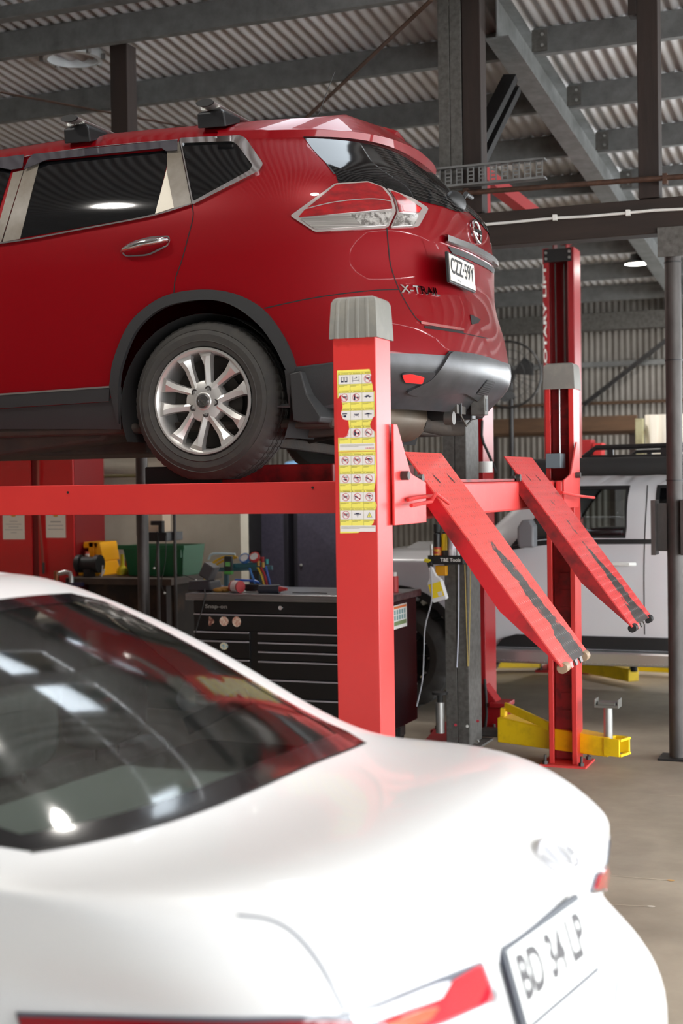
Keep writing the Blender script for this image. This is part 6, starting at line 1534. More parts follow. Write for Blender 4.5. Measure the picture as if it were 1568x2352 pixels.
    # cab interior seats
    for x in (-1.75, -0.9):
        mb = MB(); mb.box(x - 0.08, x + 0.08, YC - 0.6, YC + 0.6, 0.7, 1.32); mb.build('seat', mat('dark cab seat', (48, 48, 50), 0.9), root, smooth=0, bevel=0.05)
    mb = MB(); mb.box(-2.75, -2.3, YC - 0.7, YC + 0.7, 0.85, 1.2); mb.build('dashboard', M['black'], root, smooth=0, bevel=0.05)
    mb = MB(); mb.box(-3.7, 1.2, YC - 0.8, YC + 0.8, 0.38, 0.5); mb.build('chassis', M['black'], root, smooth=0)
    mb = MB(); mb.box(0.12, end, YC - 0.9, YC - 0.82, 0.45, 1.08); mb.box(0.12, end, YC + 0.82, YC + 0.9, 0.45, 1.08); mb.box(end - 0.05, end, YC - 0.9, YC + 0.9, 0.45, 1.08); mb.box(0.02, 0.08, YC - 0.8, YC + 0.8, 0.45, 1.6); mb.build('tray', SIL, root, smooth=0)
    # belt strip, step, mouldings
    def pl(pts, h, m_, nm, wall=0.01, st=0.1): patch(sf, densify(flank(pts), 0.06), h=h, step=st, wall=wall, mirror=True).build(nm, m_, root, smooth=40)
    pl([(-2.65, 1.20), (end - 1.3, 1.215), (end - 1.3, 1.24), (-2.65, 1.235)], 0.008, M['black'], 'belt_strip')
    zz = lambda y: P(1400, y, Y=Y0).z
    pl([(P(1140, 1488, Y=Y0).x, zz(1490)), (0.2, zz(1490)), (0.2, zz(1462)), (P(1185, 1462, Y=Y0).x, zz(1462)), (P(1155, 1470, Y=Y0).x, zz(1472))], 0.03, M['black'], 'door_cladding', wall=0.03)
    mb = MB(); q0 = P(1118, 1510, Y=Y0 - 0.1); z0, z1 = zz(1526), zz(1494); mb.box(P(1116, 1500, Y=Y0 - 0.08).x, 0.3, Y0 - 0.10, Y0 + 0.12, z0, z1); sb = mb.build('side_step', mat('bright side step', (186, 186, 184), 0.3, metal=0.8), root, smooth=0, bevel=0.015)
    mb = MB(); x0_ = P(1125, 1500, Y=Y0 - 0.1).x
    for k in range(60): mb.box(x0_ + k * 0.04, x0_ + k * 0.04 + 0.025, Y0 - 0.108, Y0 - 0.10, z0 + 0.012, z0 + 0.022)
    mb.build('step_tread', M['steel'], sb, smooth=0)
    dg = [P(1480, 1100, Y=Y0 + 0.1), P(1480, 1490, Y=Y0)]
    for xx in (dg[1].x, P(1126, 1400, Y=Y0).x):
        U = flank([(xx, z) for z in np.linspace(0.6, 1.60 if xx > -2 else 1.15, 14)]); ribbon(sf, U[:, 0], U[:, 1], 0.008, 0.002).build('door_gap', mat('grey door gap', (60, 60, 60), 0.7), root)
    for x in (1428,):
        p = P(x, 1296, Y=Y0 - 0.03); mb = MB(); mb.tube([Vector((p.x - 0.10, Y0, p.z - 0.005)), Vector((p.x - 0.08, Y0 - 0.04, p.z)), Vector((p.x + 0.05, Y0 - 0.045, p.z + 0.002)), Vector((p.x + 0.08, Y0, p.z))], 0.014, 10); mb.build('door_handle', M['white'], root)
    # mirror
    a = [P(x, y, Y=Y0 - 0.18) for x, y in ((1187, 1240), (1187, 1212), (1198, 1194), (1216, 1194), (1225, 1210), (1225, 1258), (1190, 1258))]
    mb = MB(); mb.plate(a, (0, 0.11, 0)); mr = mb.build('door_mirror', mat('grey mirror shell', (120, 122, 126), 0.4), root, smooth=0, bevel=0.012)
    mb = MB(); mb.beam(P(1200, 1245, Y=Y0 - 0.08), P(1205, 1250, Y=Y0 + 0.1), 0.05, 0.05); mb.build('mirror_arm', M['black'], mr, smooth=0)
    # headlamp
    pl([(-3.86, 0.86), (-3.55, 0.93), (-3.5, 1.0), (-3.62, 1.06), (-3.86, 1.02)], 0.008, mat('dark headlamp', (60, 58, 56), 0.08, coat=1), 'headlamp')
    # flare
    fl = [(WX + 0.51 * math.cos(t), 0.40 + 0.51 * math.sin(t)) for t in np.linspace(pi * 0.98, 0.02, 24)]; fi = [(WX + 0.46 * math.cos(t), 0.40 + 0.46 * math.sin(t)) for t in np.linspace(0.05, pi * 0.95, 24)]
    pl([q for q in fl + fi if q[1] > 0.44], 0.02, M['black'], 'wheel_flare', wall=0.03)
    # roof rack and awning bag
    zr = 1.71
    mb = MB()
    for x in (-2.0, -1.2, -0.3): mb.box(x - 0.02, x + 0.02, YC - 0.62, YC + 0.62, zr, zr + 0.05)
    rk = mb.build('rack_crossbar', M['blacksteel'], root, smooth=0)
    z0_, z1_ = P(1440, 1050, Y=Y0 + 0.1).z, P(1440, 1027, Y=Y0 + 0.1).z
    mb = MB(); yy = (Y0 + 0.10, YC + 0.78)
    x0r = P(1338, 1050, Y=Y0 + 0.1).x; x1r = P(1368, 1030, Y=Y0 + 0.1).x
    for y in yy:
        mb.tube([Vector((x0r, y, z0_)), Vector((x1r, y, z1_)), Vector((0.0, y, z1_ + 0.02))], 0.018, 8); mb.tube([Vector((x0r, y, z0_)), Vector((0, y, z0_))], 0.018, 8)
        for x in np.linspace(x1r + 0.1, -0.05, 6): mb.box(x - 0.02, x + 0.02, y - 0.012, y + 0.012, z0_, z1_)
    for x in np.linspace(x1r, 0, 8): mb.box(x - 0.03, x + 0.03, yy[0], yy[1], z0_ - 0.01, z0_ + 0.01)
    mb.build('roof_rack', M['blacksteel'], root, smooth=0)
    a = P(1200, 1090, Y=Y0 - 0.02); b = P(1560, 1070, Y=Y0 - 0.02); za, zb = P(1440, 1093, Y=Y0 - 0.02).z, P(1440, 1050, Y=Y0 - 0.02).z
    mb = MB(); r = random.Random(3); pts = []; rs = []
    for k in range(30): x = P(1195, 1070, Y=Y0).x + (0.25 - P(1195, 1070, Y=Y0).x) * k / 29; pts.append(Vector((x, Y0 - 0.02, (za + zb) / 2 + r.uniform(-.003, .003)))); rs.append((zb - za) / 2 * r.uniform(0.95, 1.04))
    mb.tube(pts, rs, 12); mb.build('awning_bag', mat('black canvas bag', (38, 38, 38), 0.85, bump=0.5, bscale=12), root, smooth=60)
    # wheels
    for wx in (WX, RX):
        for s in (-1, 1):
            y = Y0 + 0.02 if s < 0 else 2 * YC - Y0 - 0.02
            c = Vector((wx, y, 0.39)); Mx = Matrix.Translation(c) @ Matrix(((1, 0, 0, 0), (0, 0, s, 0), (0, 1, 0, 0), (0, 0, 0, 1)))
            mb = MB(); n = 96
            pr = [(0.24, -0.02), (0.25, 0.0), (0.30, 0.01), (0.345, 0.0), (0.375, -0.015), (0.39, -0.03), (0.39, -0.24), (0.37, -0.26), (0.24, -0.26)]
            mb.lathe(pr, Mx, n, rfun=lambda i, j, r_: r_ - 0.014 if (i % 6 in (0, 1) and 3 <= j <= 6) else r_); ty = mb.build('tyre', TYRE, root, smooth=20)
            mb = MB(); BR = mat('black alloy wheel', (26, 26, 28), 0.35, metal=0.5)
            mb.lathe([(0.25, 0.0), (0.235, 0.002), (0.225, -0.03), (0.22, -0.2)], Mx, 48)
            for k in range(8):
                A2 = k * pi / 4; mb.beam(Mx @ Vector((0.05 * math.cos(A2), 0.05 * math.sin(A2), -0.03)), Mx @ Vector((0.23 * math.cos(A2), 0.23 * math.sin(A2), -0.012)), 0.035, 0.025, up=(0, 1, 0))
            mb.cyl(Mx @ Vector((0, 0, -0.06)), Mx @ Vector((0, 0, -0.015)), 0.07, n=24); mb.cyl(Mx @ Vector((0, 0, -0.16)), Mx @ Vector((0, 0, -0.12)), 0.2, n=30)
            rm = mb.build('rim', BR, ty, smooth=30)
            for k in range(14):
                A2 = k * 2 * pi / 14; mb = MB(); mb.cyl(Mx @ Vector((0.238 * math.cos(A2), 0.238 * math.sin(A2), 0)), Mx @ Vector((0.238 * math.cos(A2), 0.238 * math.sin(A2), 0.008)), 0.007, n=8); mb.build('rim_bolt', M['steel'], rm)
pickup()
# ------------------------------------------------------------------ tool chest and what lies on it
BLK = mat('gloss black enamel', (13, 13, 16), 0.28, coat=0.2)
BRUSH = mat('brushed steel edge', (170, 168, 170), 0.3, metal=0.9, stretch=(0.1, 1, 1), second=(120, 118, 120), scale=20)
def col(name, rgb, rough=0.5, **k): return mat(name, rgb, rough, **k)
YC0 = 8.0
PULL = mat('satin grey drawer pull', (168, 164, 168), 0.4, metal=0.3)
def tool_chest():
    xl, xr = P(446, 1450, Y=YC0).x, -2.87
    Z = lambda y: P(610, y, Y=YC0).z
    zt = Z(1368); zb = 0.14
    root = thing('tool_chest', 'wide black roller tool chest with many drawers and a steel top', 'tool chest', ((xl + xr) / 2, 8.28, 0))
    mb = MB(); mb.box(xl, xr, YC0 + 0.012, 8.56, zb, zt - 0.035); mb.build('cabinet', BLK, root, smooth=0, bevel=0.008)
    mb = MB(); mb.box(xl - 0.045, xr + 0.02, YC0 - 0.03, 8.60, zt - 0.035, zt + 0.008); mb.build('worktop', BRUSH, root, smooth=0, bevel=0.004)
    def front(x0, x1, z0, z1, strip=True, nm='drawer'):
        mb = MB(); mb.box(x0, x1, YC0, YC0 + 0.012, z0 + 0.003, z1 - 0.003); d = mb.build(nm, BLK, root, smooth=0, bevel=0.002)
        if strip:
            mb = MB(); mb.box(x0 + 0.003, x1 - 0.003, YC0 - 0.014, YC0 + 0.0, z1 - 0.012, z1 - 0.003); mb.build('drawer_pull', PULL, d, smooth=0, bevel=0.001)
        return d
    xm0, xm1 = P(573, 1450, Y=YC0).x, P(592, 1450, Y=YC0).x
    lid = front(xl, xr, Z(1411), zt - 0.035, False, 'top_panel')
    mb = MB(); add_text(mb, 'Snap-on', P(496, 1394, Y=YC0 - 0.003), (1, 0, 0), (0, 0, 1), w=0.155, h=0.032, bold=0.03); mb.build('panel_lettering', M['steel'], lid, smooth=0)
    p = P(645, 1396, Y=YC0); mb = MB(); mb.cyl((p.x, YC0, p.z), (p.x, YC0 - 0.012, p.z), 0.013, n=18); mb.build('lock', M['chrome'], lid)
    d1 = front(xl, xr, Z(1452), Z(1411))
    ys = [1452, 1473, 1516, 1560, 1600, 1650]
    for a, b in zip(ys, ys[1:]): front(xl, xm0, Z(b), Z(a))
    ys = [1452, 1474, 1495, 1517, 1559, 1602, 1650]
    for a, b in zip(ys, ys[1:]): front(xm1, xr, Z(b), Z(a))
    # stickers
    for i, (x, y, w, h, c) in enumerate(((484, 1427, 18, 24, 0), (514, 1427, 23, 22, 1), (543, 1428, 22, 24, 1), (514, 1484, 21, 17, 2))):
        p = P(x, y, Y=YC0 - 0.002); w2, h2 = w / 370 / 2, h / 370 / 2; n = 18
        mb = MB(); pts = []
        for k in range(n):
            t = 2 * math.pi * k / n; f = 1.0 if i else (0.8 + 0.2 * math.cos(3 * t))
            pts.append((p.x + w2 * f * math.cos(t), p.z + h2 * f * math.sin(t)))
        mb.prism(pts, 'y', YC0 - 0.0015, YC0 - 0.0003)
        mb.build('sticker', col('worn round sticker %d' % i, ((196, 160, 140), (206, 150, 128), (120, 176, 200))[c], 0.5, second=((120, 70, 60), (236, 220, 200), (226, 214, 180))[c], scale=55, amt=0.5, sharp=0.15), root, smooth=0)
    # price poster on the end
    a = P(903, 1392, X=xr + 0.002); b = P(934, 1385, X=xr + 0.002); c = P(934, 1440, X=xr + 0.002); d = P(903, 1447, X=xr + 0.002)
    y0, y1, z0, z1 = a.y, b.y, d.z, a.z
    mb = MB(); mb.box(xr, xr + 0.0015, y0, y1, z0, z1, 0); mb.box(xr + 0.0015, xr + 0.002, y0 + 0.01, y1 - 0.01, z1 - 0.022, z1 - 0.008, 1)
    for r_ in range(2):
        for k in range(5): yy = y0 + 0.014 + k * (y1 - y0 - 0.025) / 5; mb.box(xr + 0.0015, xr + 0.002, yy, yy + 0.6 * (y1 - y0 - 0.02) / 5, z1 - 0.058 - r_ * 0.034, z1 - 0.030 - r_ * 0.034, 2)
    mb.box(xr + 0.0015, xr + 0.002, y0 + 0.012, y1 - 0.012, z0 + 0.02, z0 + 0.045, 3)
    mb.build('chart_sticker', [M['white'], col('orange ink', (226, 120, 60)), col('teal ink', (110, 150, 150)), col('green ink', (120, 140, 96))], root, smooth=0)
    for x in (xl + 0.1, xr - 0.1):
        for y in (YC0 + 0.1, 8.46):
            mb = MB(); mb.cyl((x - 0.02, y, 0.065), (x + 0.02, y, 0.065), 0.065, n=24); w = mb.build('caster', M['rubber'], root)
            mb = MB(); mb.box(x - 0.035, x - 0.025, y - 0.04, y + 0.04, 0.05, 0.14); mb.box(x + 0.025, x + 0.035, y - 0.04, y + 0.04, 0.05, 0.14); mb.box(x - 0.025, x + 0.025, y - 0.04, y + 0.04, 0.132, 0.14); mb.build('caster_fork', M['steelpost'], root, smooth=0)
    return zt + 0.008, xl, xr
ZT, CXL, CXR = tool_chest()
def on_top():
    z = ZT; X = lambda px, Y: P(px, 1355, Y=Y).x
    G = 'tools lying on the tool chest top'
    # battery charger
    Y = 8.22; x0, x1 = X(442, Y), X(498, Y)
    r = thing('battery_charger', 'dark grey battery charger at the left end of the tool chest top', 'charger', ((x0 + x1) / 2, Y, z), 0, G)
    mb = MB(); mb.prism([(x0, z), (x1, z), (x1 - 0.012, z + 0.065), (x0 + 0.012, z + 0.065)], 'y', Y - 0.08, Y + 0.08); mb.build('base', col('dark grey plastic', (52, 50, 54)), r, smooth=0, bevel=0.01)
    mb = MB(); mb.boxm((0.085, 0.09, 0.10), Matrix.Translation(((x0 + x1) / 2 + 0.035, Y, z + 0.125)) @ Matrix.Rotation(0.5, 4, 'Y')); mb.build('battery', col('dark battery', (62, 60, 62)), r, smooth=0, bevel=0.01)
    mb = MB(); mb.tube([P(a, b, Y=YC0 - 0.04) for a, b in ((470, 1352), (471, 1368), (464, 1400), (456, 1425), (449, 1452))], 0.004, 6); mb.build('lead', M['black'], r)
    # glove
    c = P(517, 1357, Y=8.12); mb = MB()
    mb.ball((c.x, 8.12, z + 0.018), (0.05, 0.035, 0.018), 14)
    for k in range(4): mb.ball((c.x - 0.04 - 0.006 * k, 8.09 + 0.02 * k, z + 0.014), (0.035, 0.010, 0.012), 10)
    tag(mb.build('work_glove', col('tan leather glove', (176, 130, 50), 0.8, second=(140, 96, 36), scale=30), smooth=80), 'tan work glove lying on the tool chest beside the charger', 'glove', G)
    # red and white tin
    c = P(546, 1350, Y=8.1); mb = MB(); mb.cyl((c.x - 0.035, 8.10, z + 0.038), (c.x + 0.035, 8.07, z + 0.038), 0.038, n=24, mi=0); mb.cyl((c.x - 0.02, 8.094, z + 0.038), (c.x + 0.025, 8.074, z + 0.038), 0.0388, n=24, mi=1)
    tag(mb.build('tape_roll', [col('red tin', (150, 40, 42)), col('pale label', (206, 190, 186))], smooth=40), 'red and white roll lying beside the tan glove', 'roll', G)
    # coiled cable
    r_ = random.Random(5); c = P(585, 1352, Y=8.16); mb = MB(); pts = []
    for k in range(90): t = k * 0.42; pts.append(Vector((c.x + (0.06 + 0.012 * r_.random()) * math.cos(t), 8.16 + 0.05 * math.sin(t), z + 0.008 + 0.036 * (k / 90) + 0.004 * r_.random())))
    mb.tube(pts, 0.006, 6); tag(mb.build('coiled_cable', M['black'], smooth=60), 'coiled black cable in the middle of the tool chest top', 'cable', G)
    # torch-like tool
    c = P(625, 1354, Y=8.08); r = thing('hand_grinder', 'black and grey hand grinder lying right of the coiled cable', 'grinder', (c.x, 8.08, z), 0, G)
    mb = MB(); mb.cyl((c.x - 0.09, 8.08, z + 0.026), (c.x + 0.05, 8.08, z + 0.028), 0.024, 0.028, n=20); mb.build('handle', col('grey grip', (46, 50, 58)), r)
    mb = MB(); mb.cyl((c.x + 0.05, 8.08, z + 0.028), (c.x + 0.10, 8.08, z + 0.028), 0.018, 0.010, n=16); mb.build('nose', col('red collar', (150, 40, 40)), r)
    mb = MB(); mb.tube([Vector((c.x + 0.12, 8.12, z + 0.003)), Vector((c.x + 0.2, 8.1, z + 0.004)), Vector((c.x + 0.28, 8.14, z + 0.003)), Vector((c.x + 0.36, 8.10, z + 0.004))], 0.0028, 6)
    tag(mb.build('thin_wire', M['black']), 'thin black wire lying near the right end of the tool chest top', 'wire', G)
    # small red spray can near the post
    c = P(906, 1345, Y=8.3); mb = MB(); mb.cyl((c.x, 8.3, z), (c.x, 8.3, z + 0.10), 0.024, n=20, mi=0); mb.cyl((c.x, 8.3, z + 0.10), (c.x, 8.3, z + 0.125), 0.014, n=16, mi=1)
    tag(mb.build('small_bottle', [col('red bottle', (190, 60, 60)), M['white']], smooth=40), 'small red bottle at the right end of the tool chest top', 'bottle', G)
    # dish of light boards top right
    # manifold gauge set with its hoses, hung behind the chest on a trolley
    Y = 9.0
    q = lambda x, y, dy=0.0: P(x, y, Y=Y + dy)
    r = thing('gauge_manifold', 'air conditioning gauge set with blue and red dials and coloured hoses', 'gauge set', (q(570, 1310).x, Y, q(570, 1350).z - 0.05))
    for (x, y, c_, nm) in ((561, 1282, (60, 110, 170), 'blue_gauge'), (584, 1279, (196, 60, 60), 'red_gauge')):
        p = q(x, y, -0.03); Mx = Matrix.Translation(p) @ Matrix.Rotation(math.radians(55), 4, 'X')
        mb = MB(); mb.lathe([(0.001, -0.02), (0.036, -0.02), (0.038, 0.006), (0.031, 0.008)], Mx, 28); g = mb.build(nm, col(nm + ' case', c_, 0.3), r)
        mb = MB(); mb.lathe([(0.031, 0.004), (0.001, 0.004)], Mx, 28); mb.build('dial', M['white'], g)
    mb = MB(); mb.beam(q(535, 1300), q(605, 1296), 0.05, 0.035); mb.build('manifold_body', col('teal manifold', (70, 120, 130), 0.3, metal=0.5), r, smooth=0, bevel=0.006)
    for (pts, c_) in ((((572, 1303), (580, 1325), (590, 1352)), (70, 130, 200)), (((590, 1300), (600, 1320), (608, 1350)), (216, 180, 50)), (((597, 1300), (608, 1322), (614, 1350)), (180, 40, 50)), (((610, 1300), (615, 1322), (622, 1350)), (50, 90, 170)),
                      (((540, 1277), (512, 1280), (480, 1300), (470, 1322), (474, 1345)), (226, 184, 40)), (((545, 1280), (515, 1287), (488, 1305), (480, 1330)), (216, 170, 40)), (((540, 1273), (490, 1272), (478, 1285)), (180, 200, 206)), (((540, 1332), (560, 1333), (590, 1336), (603, 1352)), (50, 100, 200))):
        mb = MB(); mb.tube([q(a, b, 0.01) for a, b in smoothline(pts, 4)], 0.0085, 8); mb.build('hose', col('hose %d %d %d' % c_, c_, 0.4), r)
    for (x, y, c_) in ((603, 1291, (170, 40, 44)), (613, 1296, (40, 150, 150)), (594, 1300, (190, 150, 70)), (604, 1303, (190, 150, 70))):
        mb = MB(); p = q(x, y, -0.02); mb.cyl(p, p + Vector((0, 0, 0.035)), 0.012, n=12); mb.build('valve_knob', col('knob %d' % c_[0], c_), r)
    # digital meter in front of it
    c = q(525, 1297, -0.06); r = thing('multimeter', 'black and green digital meter leaning by the gauge set', 'meter', (c.x, c.y, c.z - 0.06))
    mb = MB(); mb.boxm((0.06, 0.03, 0.12), Matrix.Translation(c)); mb.build('case', col('black meter', (40, 44, 44)), r, smooth=0, bevel=0.006)
    mb = MB(); mb.boxm((0.035, 0.004, 0.03), Matrix.Translation(c + Vector((0, -0.016, 0.005)))); mb.build('screen', col('green screen', (110, 180, 100)), r, smooth=0)
    mb = MB(); mb.boxm((0.062, 0.032, 0.025), Matrix.Translation(c + Vector((0, 0, -0.055)))); mb.build('holster_base', col('green holster', (90, 170, 80)), r, smooth=0, bevel=0.004)
    # trolley that carries both
    za = q(540, 1345).z - 0.02
    r = thing('service_trolley', 'low blue service trolley behind the tool chest holding the gauge set', 'trolley', (q(550, 1345).x, Y + 0.05, 0))
    x0, x1 = q(470, 1340).x, q(630, 1340).x
    mb = MB(); mb.box(x0, x1, Y - 0.12, Y + 0.25, za - 0.02, za + 0.0); mb.build('tray', col('blue grey tray', (50, 80, 120)), r, smooth=0)
    for x in (x0 + 0.02, x1 - 0.02):
        for y in (Y - 0.1, Y + 0.23): mb = MB(); mb.box(x - 0.012, x + 0.012, y - 0.012, y + 0.012, 0, za - 0.02); mb.build('leg', M['blacksteel'], r, smooth=0)
    mb = MB(); mb.beam(q(520, 1300, 0.02), q(520, 1346, 0.02), 0.03, 0.02, up=(0, 1, 0)); mb.beam(q(600, 1300, 0.02), q(600, 1346, 0.02), 0.03, 0.02, up=(0, 1, 0)); mb.beam(q(500, 1308, 0.02), q(625, 1304, 0.02), 0.02, 0.03); mb.build('hanger', col('steel blue hanger', (84, 120, 130), 0.4, metal=0.5), r, smooth=0)
on_top()

# ------------------------------------------------------------------ left background
def left_side():
    # red cabinet with two notices
    Y = 9.55; X = lambda px: P(px, 1200, Y=9.55).x; zt = 2.6; X_CAB = P(171, 1200, Y=9.55).x
    r = thing('red_cabinet', 'tall red steel cabinet with two notices at the left edge', 'cabinet', (X(60), Y + 0.2, 0))
    mb = MB(); mb.box(X(-160), X(171), Y + 0.01, Y + 0.45, 0, 2.45); mb.build('case', M['liftreddark3'], r, smooth=0)
    for a, b in ((-160, -30), (-27, 73), (88, 170)):
        mb = MB(); mb.box(X(a), X(b), Y - 0.004, Y + 0.01, 0.05, 2.42); mb.build('door', mat('red cabinet enamel', (206, 20, 26), 0.38, coat=0.3, crough=0.2), r, smooth=0, bevel=0.003)
    mb = MB(); mb.tube([P(x, y, Y=Y - 0.03) for x, y in ((92, 1010), (87, 1050), (87, 1100), (90, 1190), (97, 1270), (100, 1310))], 0.009, 8); mb.build('air_pipe', col('red brown pipe', (150, 60, 44)), r)
    mb = MB(); mb.cyl(P(100, 1292, Y=Y - 0.03), P(100, 1318, Y=Y - 0.03), 0.011, n=10); mb.build('pipe_fitting', M['steelpost'], r)
    for (x0, x1, yt, yb, t, nm) in ((6, 57, 1180, 1239, ('SAFETY', 'KEEP CLEAR'), 'left'), (105, 151, 1180, 1235, ('CAUTION', 'EYE PROTECTION'), 'right')):
        a, b = P(x0, yt, Y=Y - 0.006), P(x1, yb, Y=Y - 0.006)
        mb = MB(); mb.box(a.x, b.x, Y - 0.0065, Y - 0.0045, b.z, a.z, 0)
        cx = (a.x + b.x) / 2; n = 14
        mb.add([(cx + 0.024 * math.cos(2 * math.pi * k / n), Y - 0.0068, a.z - 0.014 + 0.012 * math.sin(2 * math.pi * k / n)) for k in range(n)], [tuple(range(n))], 1)
        for k, w in enumerate((0.4, 0.8, 0.5, 0.9, 0.3) if nm == 'left' else (0.6, 0.85, 0.9)):
            ww = (b.x - a.x) * w * 0.45; zz = a.z - 0.06 - k * (0.022 if nm == 'left' else 0.03); hh = 0.004 if k or nm == 'left' else 0.008
            # illegible lines of small print
            mb.add([(cx - ww, Y - 0.0068, zz - hh), (cx + ww, Y - 0.0068, zz - hh), (cx + ww, Y - 0.0068, zz), (cx - ww, Y - 0.0068, zz)], [(0, 1, 2, 3)], 2)
        o = mb.build('notice', [col('notice paper', (232, 226, 212)), col('orange seal', (206, 150, 50)), col('faded grey print', (150, 146, 140))], smooth=0)
        tag(o, 'white paper notice on the %s door of the red cabinet' % ('left' if nm == 'left' else 'right'), 'notice', 'notices on the red cabinet')
    # bench
    YB = 9.35; zt = P(400, 1330, Y=YB).z
    r = thing('workbench', 'long dark timber workbench along the cream wall', 'workbench', (-6.2, 9.7, 0))
    mb = MB(); mb.box(P(150, 1330, Y=YB).x, -5.05, YB, 10.2, zt - 0.05, zt); mb.build('bench_top', mat('oily bench timber', (74, 60, 48), 0.7, second=(44, 36, 32), scale=5), r, smooth=0, bevel=0.004)
    mb = MB(); mb.box(P(150, 1330, Y=YB).x + 0.05, -5.15, YB + 0.25, 10.15, 0.05, zt - 0.05); mb.build('bench_front', mat('stained bench front', (40, 34, 30), 0.85, second=(96, 70, 52), scale=5, amt=0.35), r, smooth=0)
    for x in (-5.15, -6.2, -7.2):
        mb = MB(); mb.box(x - 0.04, x + 0.04, YB + 0.03, YB + 0.11, 0, zt - 0.05); mb.build('leg', M['timber'], r, smooth=0)
    # yellow step stool on the bench
    Y = 9.75; q = lambda x, y, dy=0.0: P(x, y, Y=Y + dy)
    r = thing('step_stool', 'yellow plastic step stool standing on the workbench', 'step stool', (q(215, 1340).x, Y, zt), 0)
    YL = col('amber yellow plastic', (250, 178, 22), 0.45)
    xa, xb, xc, xd = q(168, 1335).x, q(262, 1335).x, q(172, 1245).x, q(244, 1243).x
    xa = X_CAB + 0.012; xc = xa
    z0, z1, zm = zt + 0.0, q(200, 1244).z, q(200, 1287).z
    mb = MB(); mb.prism([(xa, z0), (xb, z0), (xd + 0.03, zm), (xa, zm)], 'y', Y - 0.18, Y + 0.12); mb.build('lower_step', YL, r, smooth=0, bevel=0.008)
    mb = MB(); mb.prism([(xd - 0.03, zm), (xd + 0.028, zm), (xd, z1), (xd - 0.06, z1)], 'y', Y - 0.10, Y + 0.16); mb.box(xa, xd - 0.02, Y - 0.1, Y + 0.16, z1 - 0.045, z1); mb.box(xa, xd, Y + 0.14, Y + 0.16, zm, z1); mb.box((xa + xd) / 2 - 0.03, (xa + xd) / 2 + 0.02, Y - 0.1, Y + 0.14, zm, z1); mb.build('upper_step', YL, r, smooth=0, bevel=0.006)
    # small red white can on the stool
    c = q(200, 1280, -0.14); r2 = thing('label_can', 'small white and red can standing on the yellow step stool', 'can', (c.x, c.y, zm)); mb = MB(); mb.cyl((c.x, c.y, zm), (c.x, c.y, zm + 0.075), 0.018, n=18); mb.build('body', col('red can band', (206, 90, 70)), r2); mb = MB(); mb.cyl((c.x, c.y, zm + 0.018), (c.x, c.y, zm + 0.06), 0.0185, n=18); mb.build('label', M['white'], r2)
    # bench grinder
    c = q(205, 1318, -0.28); r = thing('bench_grinder', 'black bench grinder on the workbench in front of the yellow stool', 'grinder', (c.x, c.y, zt))
    mb = MB(); mb.cyl((c.x - 0.06, c.y, zt + 0.10), (c.x + 0.06, c.y, zt + 0.10), 0.055, n=24); mb.box(c.x - 0.03, c.x + 0.03, c.y - 0.04, c.y + 0.04, zt, zt + 0.06); mb.build('motor', M['black'], r, smooth=40)
    for s in (-1, 1): mb = MB(); mb.cyl((c.x + s * 0.065, c.y, zt + 0.10), (c.x + s * 0.10, c.y, zt + 0.10), 0.07, n=28); mb.build('wheel_guard', M['black'], r)
    mb = MB(); mb.cyl((c.x + 0.12, c.y, zt + 0.09), (c.x + 0.12, c.y - 0.02, zt + 0.002), 0.006, n=8); mb.build('lever', M['steel'], r)
    # funnel, extinguisher, tub
    c = q(281, 1316); mb = MB(); mb.lathe([(0.001, 0), (0.042, 0), (0.045, 0.02), (0.036, 0.05), (0.016, 0.075), (0.012, 0.16), (0.001, 0.16)], Matrix.Translation((c.x, c.y, zt)), 24)
    tag(mb.build('funnel', col('lemon funnel', (222, 206, 40)), smooth=40), 'yellow upturned funnel standing on the workbench', 'funnel')
    c = q(298, 1314, 0.1); r = thing('fire_extinguisher', 'small dark red extinguisher beside the yellow funnel', 'fire extinguisher', (c.x, c.y, zt))
    mb = MB(); mb.lathe([(0.001, 0), (0.036, 0), (0.038, 0.10), (0.034, 0.14), (0.012, 0.165), (0.001, 0.17)], Matrix.Translation((c.x, c.y, zt)), 24); mb.build('cylinder', col('dark red can', (120, 20, 26), 0.35), r)
    mb = MB(); mb.cyl((c.x, c.y, zt + 0.17), (c.x, c.y, zt + 0.20), 0.012, n=12); mb.build('valve', M['black'], r)
    x0, x1 = q(306, 1310).x, q(444, 1310).x; z1 = q(370, 1251).z
    r = thing('green_tub', 'large dark green plastic tub on the workbench', 'tub', ((x0 + x1) / 2, Y, zt)); GR = col('dark green plastic', (24, 92, 58), 0.5)
    mb = MB(); d = 0.03
    lo = [(x0 + d, Y - 0.12), (x1 - d, Y - 0.12), (x1 - d, Y + 0.18), (x0 + d, Y + 0.18)]; hi = [(x0, Y - 0.16), (x1, Y - 0.16), (x1, Y + 0.2), (x0, Y + 0.2)]
    mb.add([(a, b, zt + 0.002) for a, b in lo] + [(a, b, z1) for a, b in hi] + [((a - (x0 + x1) / 2) * 0.97 + (x0 + x1) / 2, (b - Y) * 0.94 + Y, z1) for a, b in hi] + [((a - (x0 + x1) / 2) * 0.97 + (x0 + x1) / 2, (b - Y) * 0.94 + Y, zt + 0.01) for a, b in lo],
           [(3, 2, 1, 0)] + [(i, (i + 1) % 4, 4 + (i + 1) % 4, 4 + i) for i in range(4)] + [(4 + i, 4 + (i + 1) % 4, 8 + (i + 1) % 4, 8 + i) for i in range(4)] + [(8 + i, 8 + (i + 1) % 4, 12 + (i + 1) % 4, 12 + i) for i in range(4)] + [(12, 13, 14, 15)])
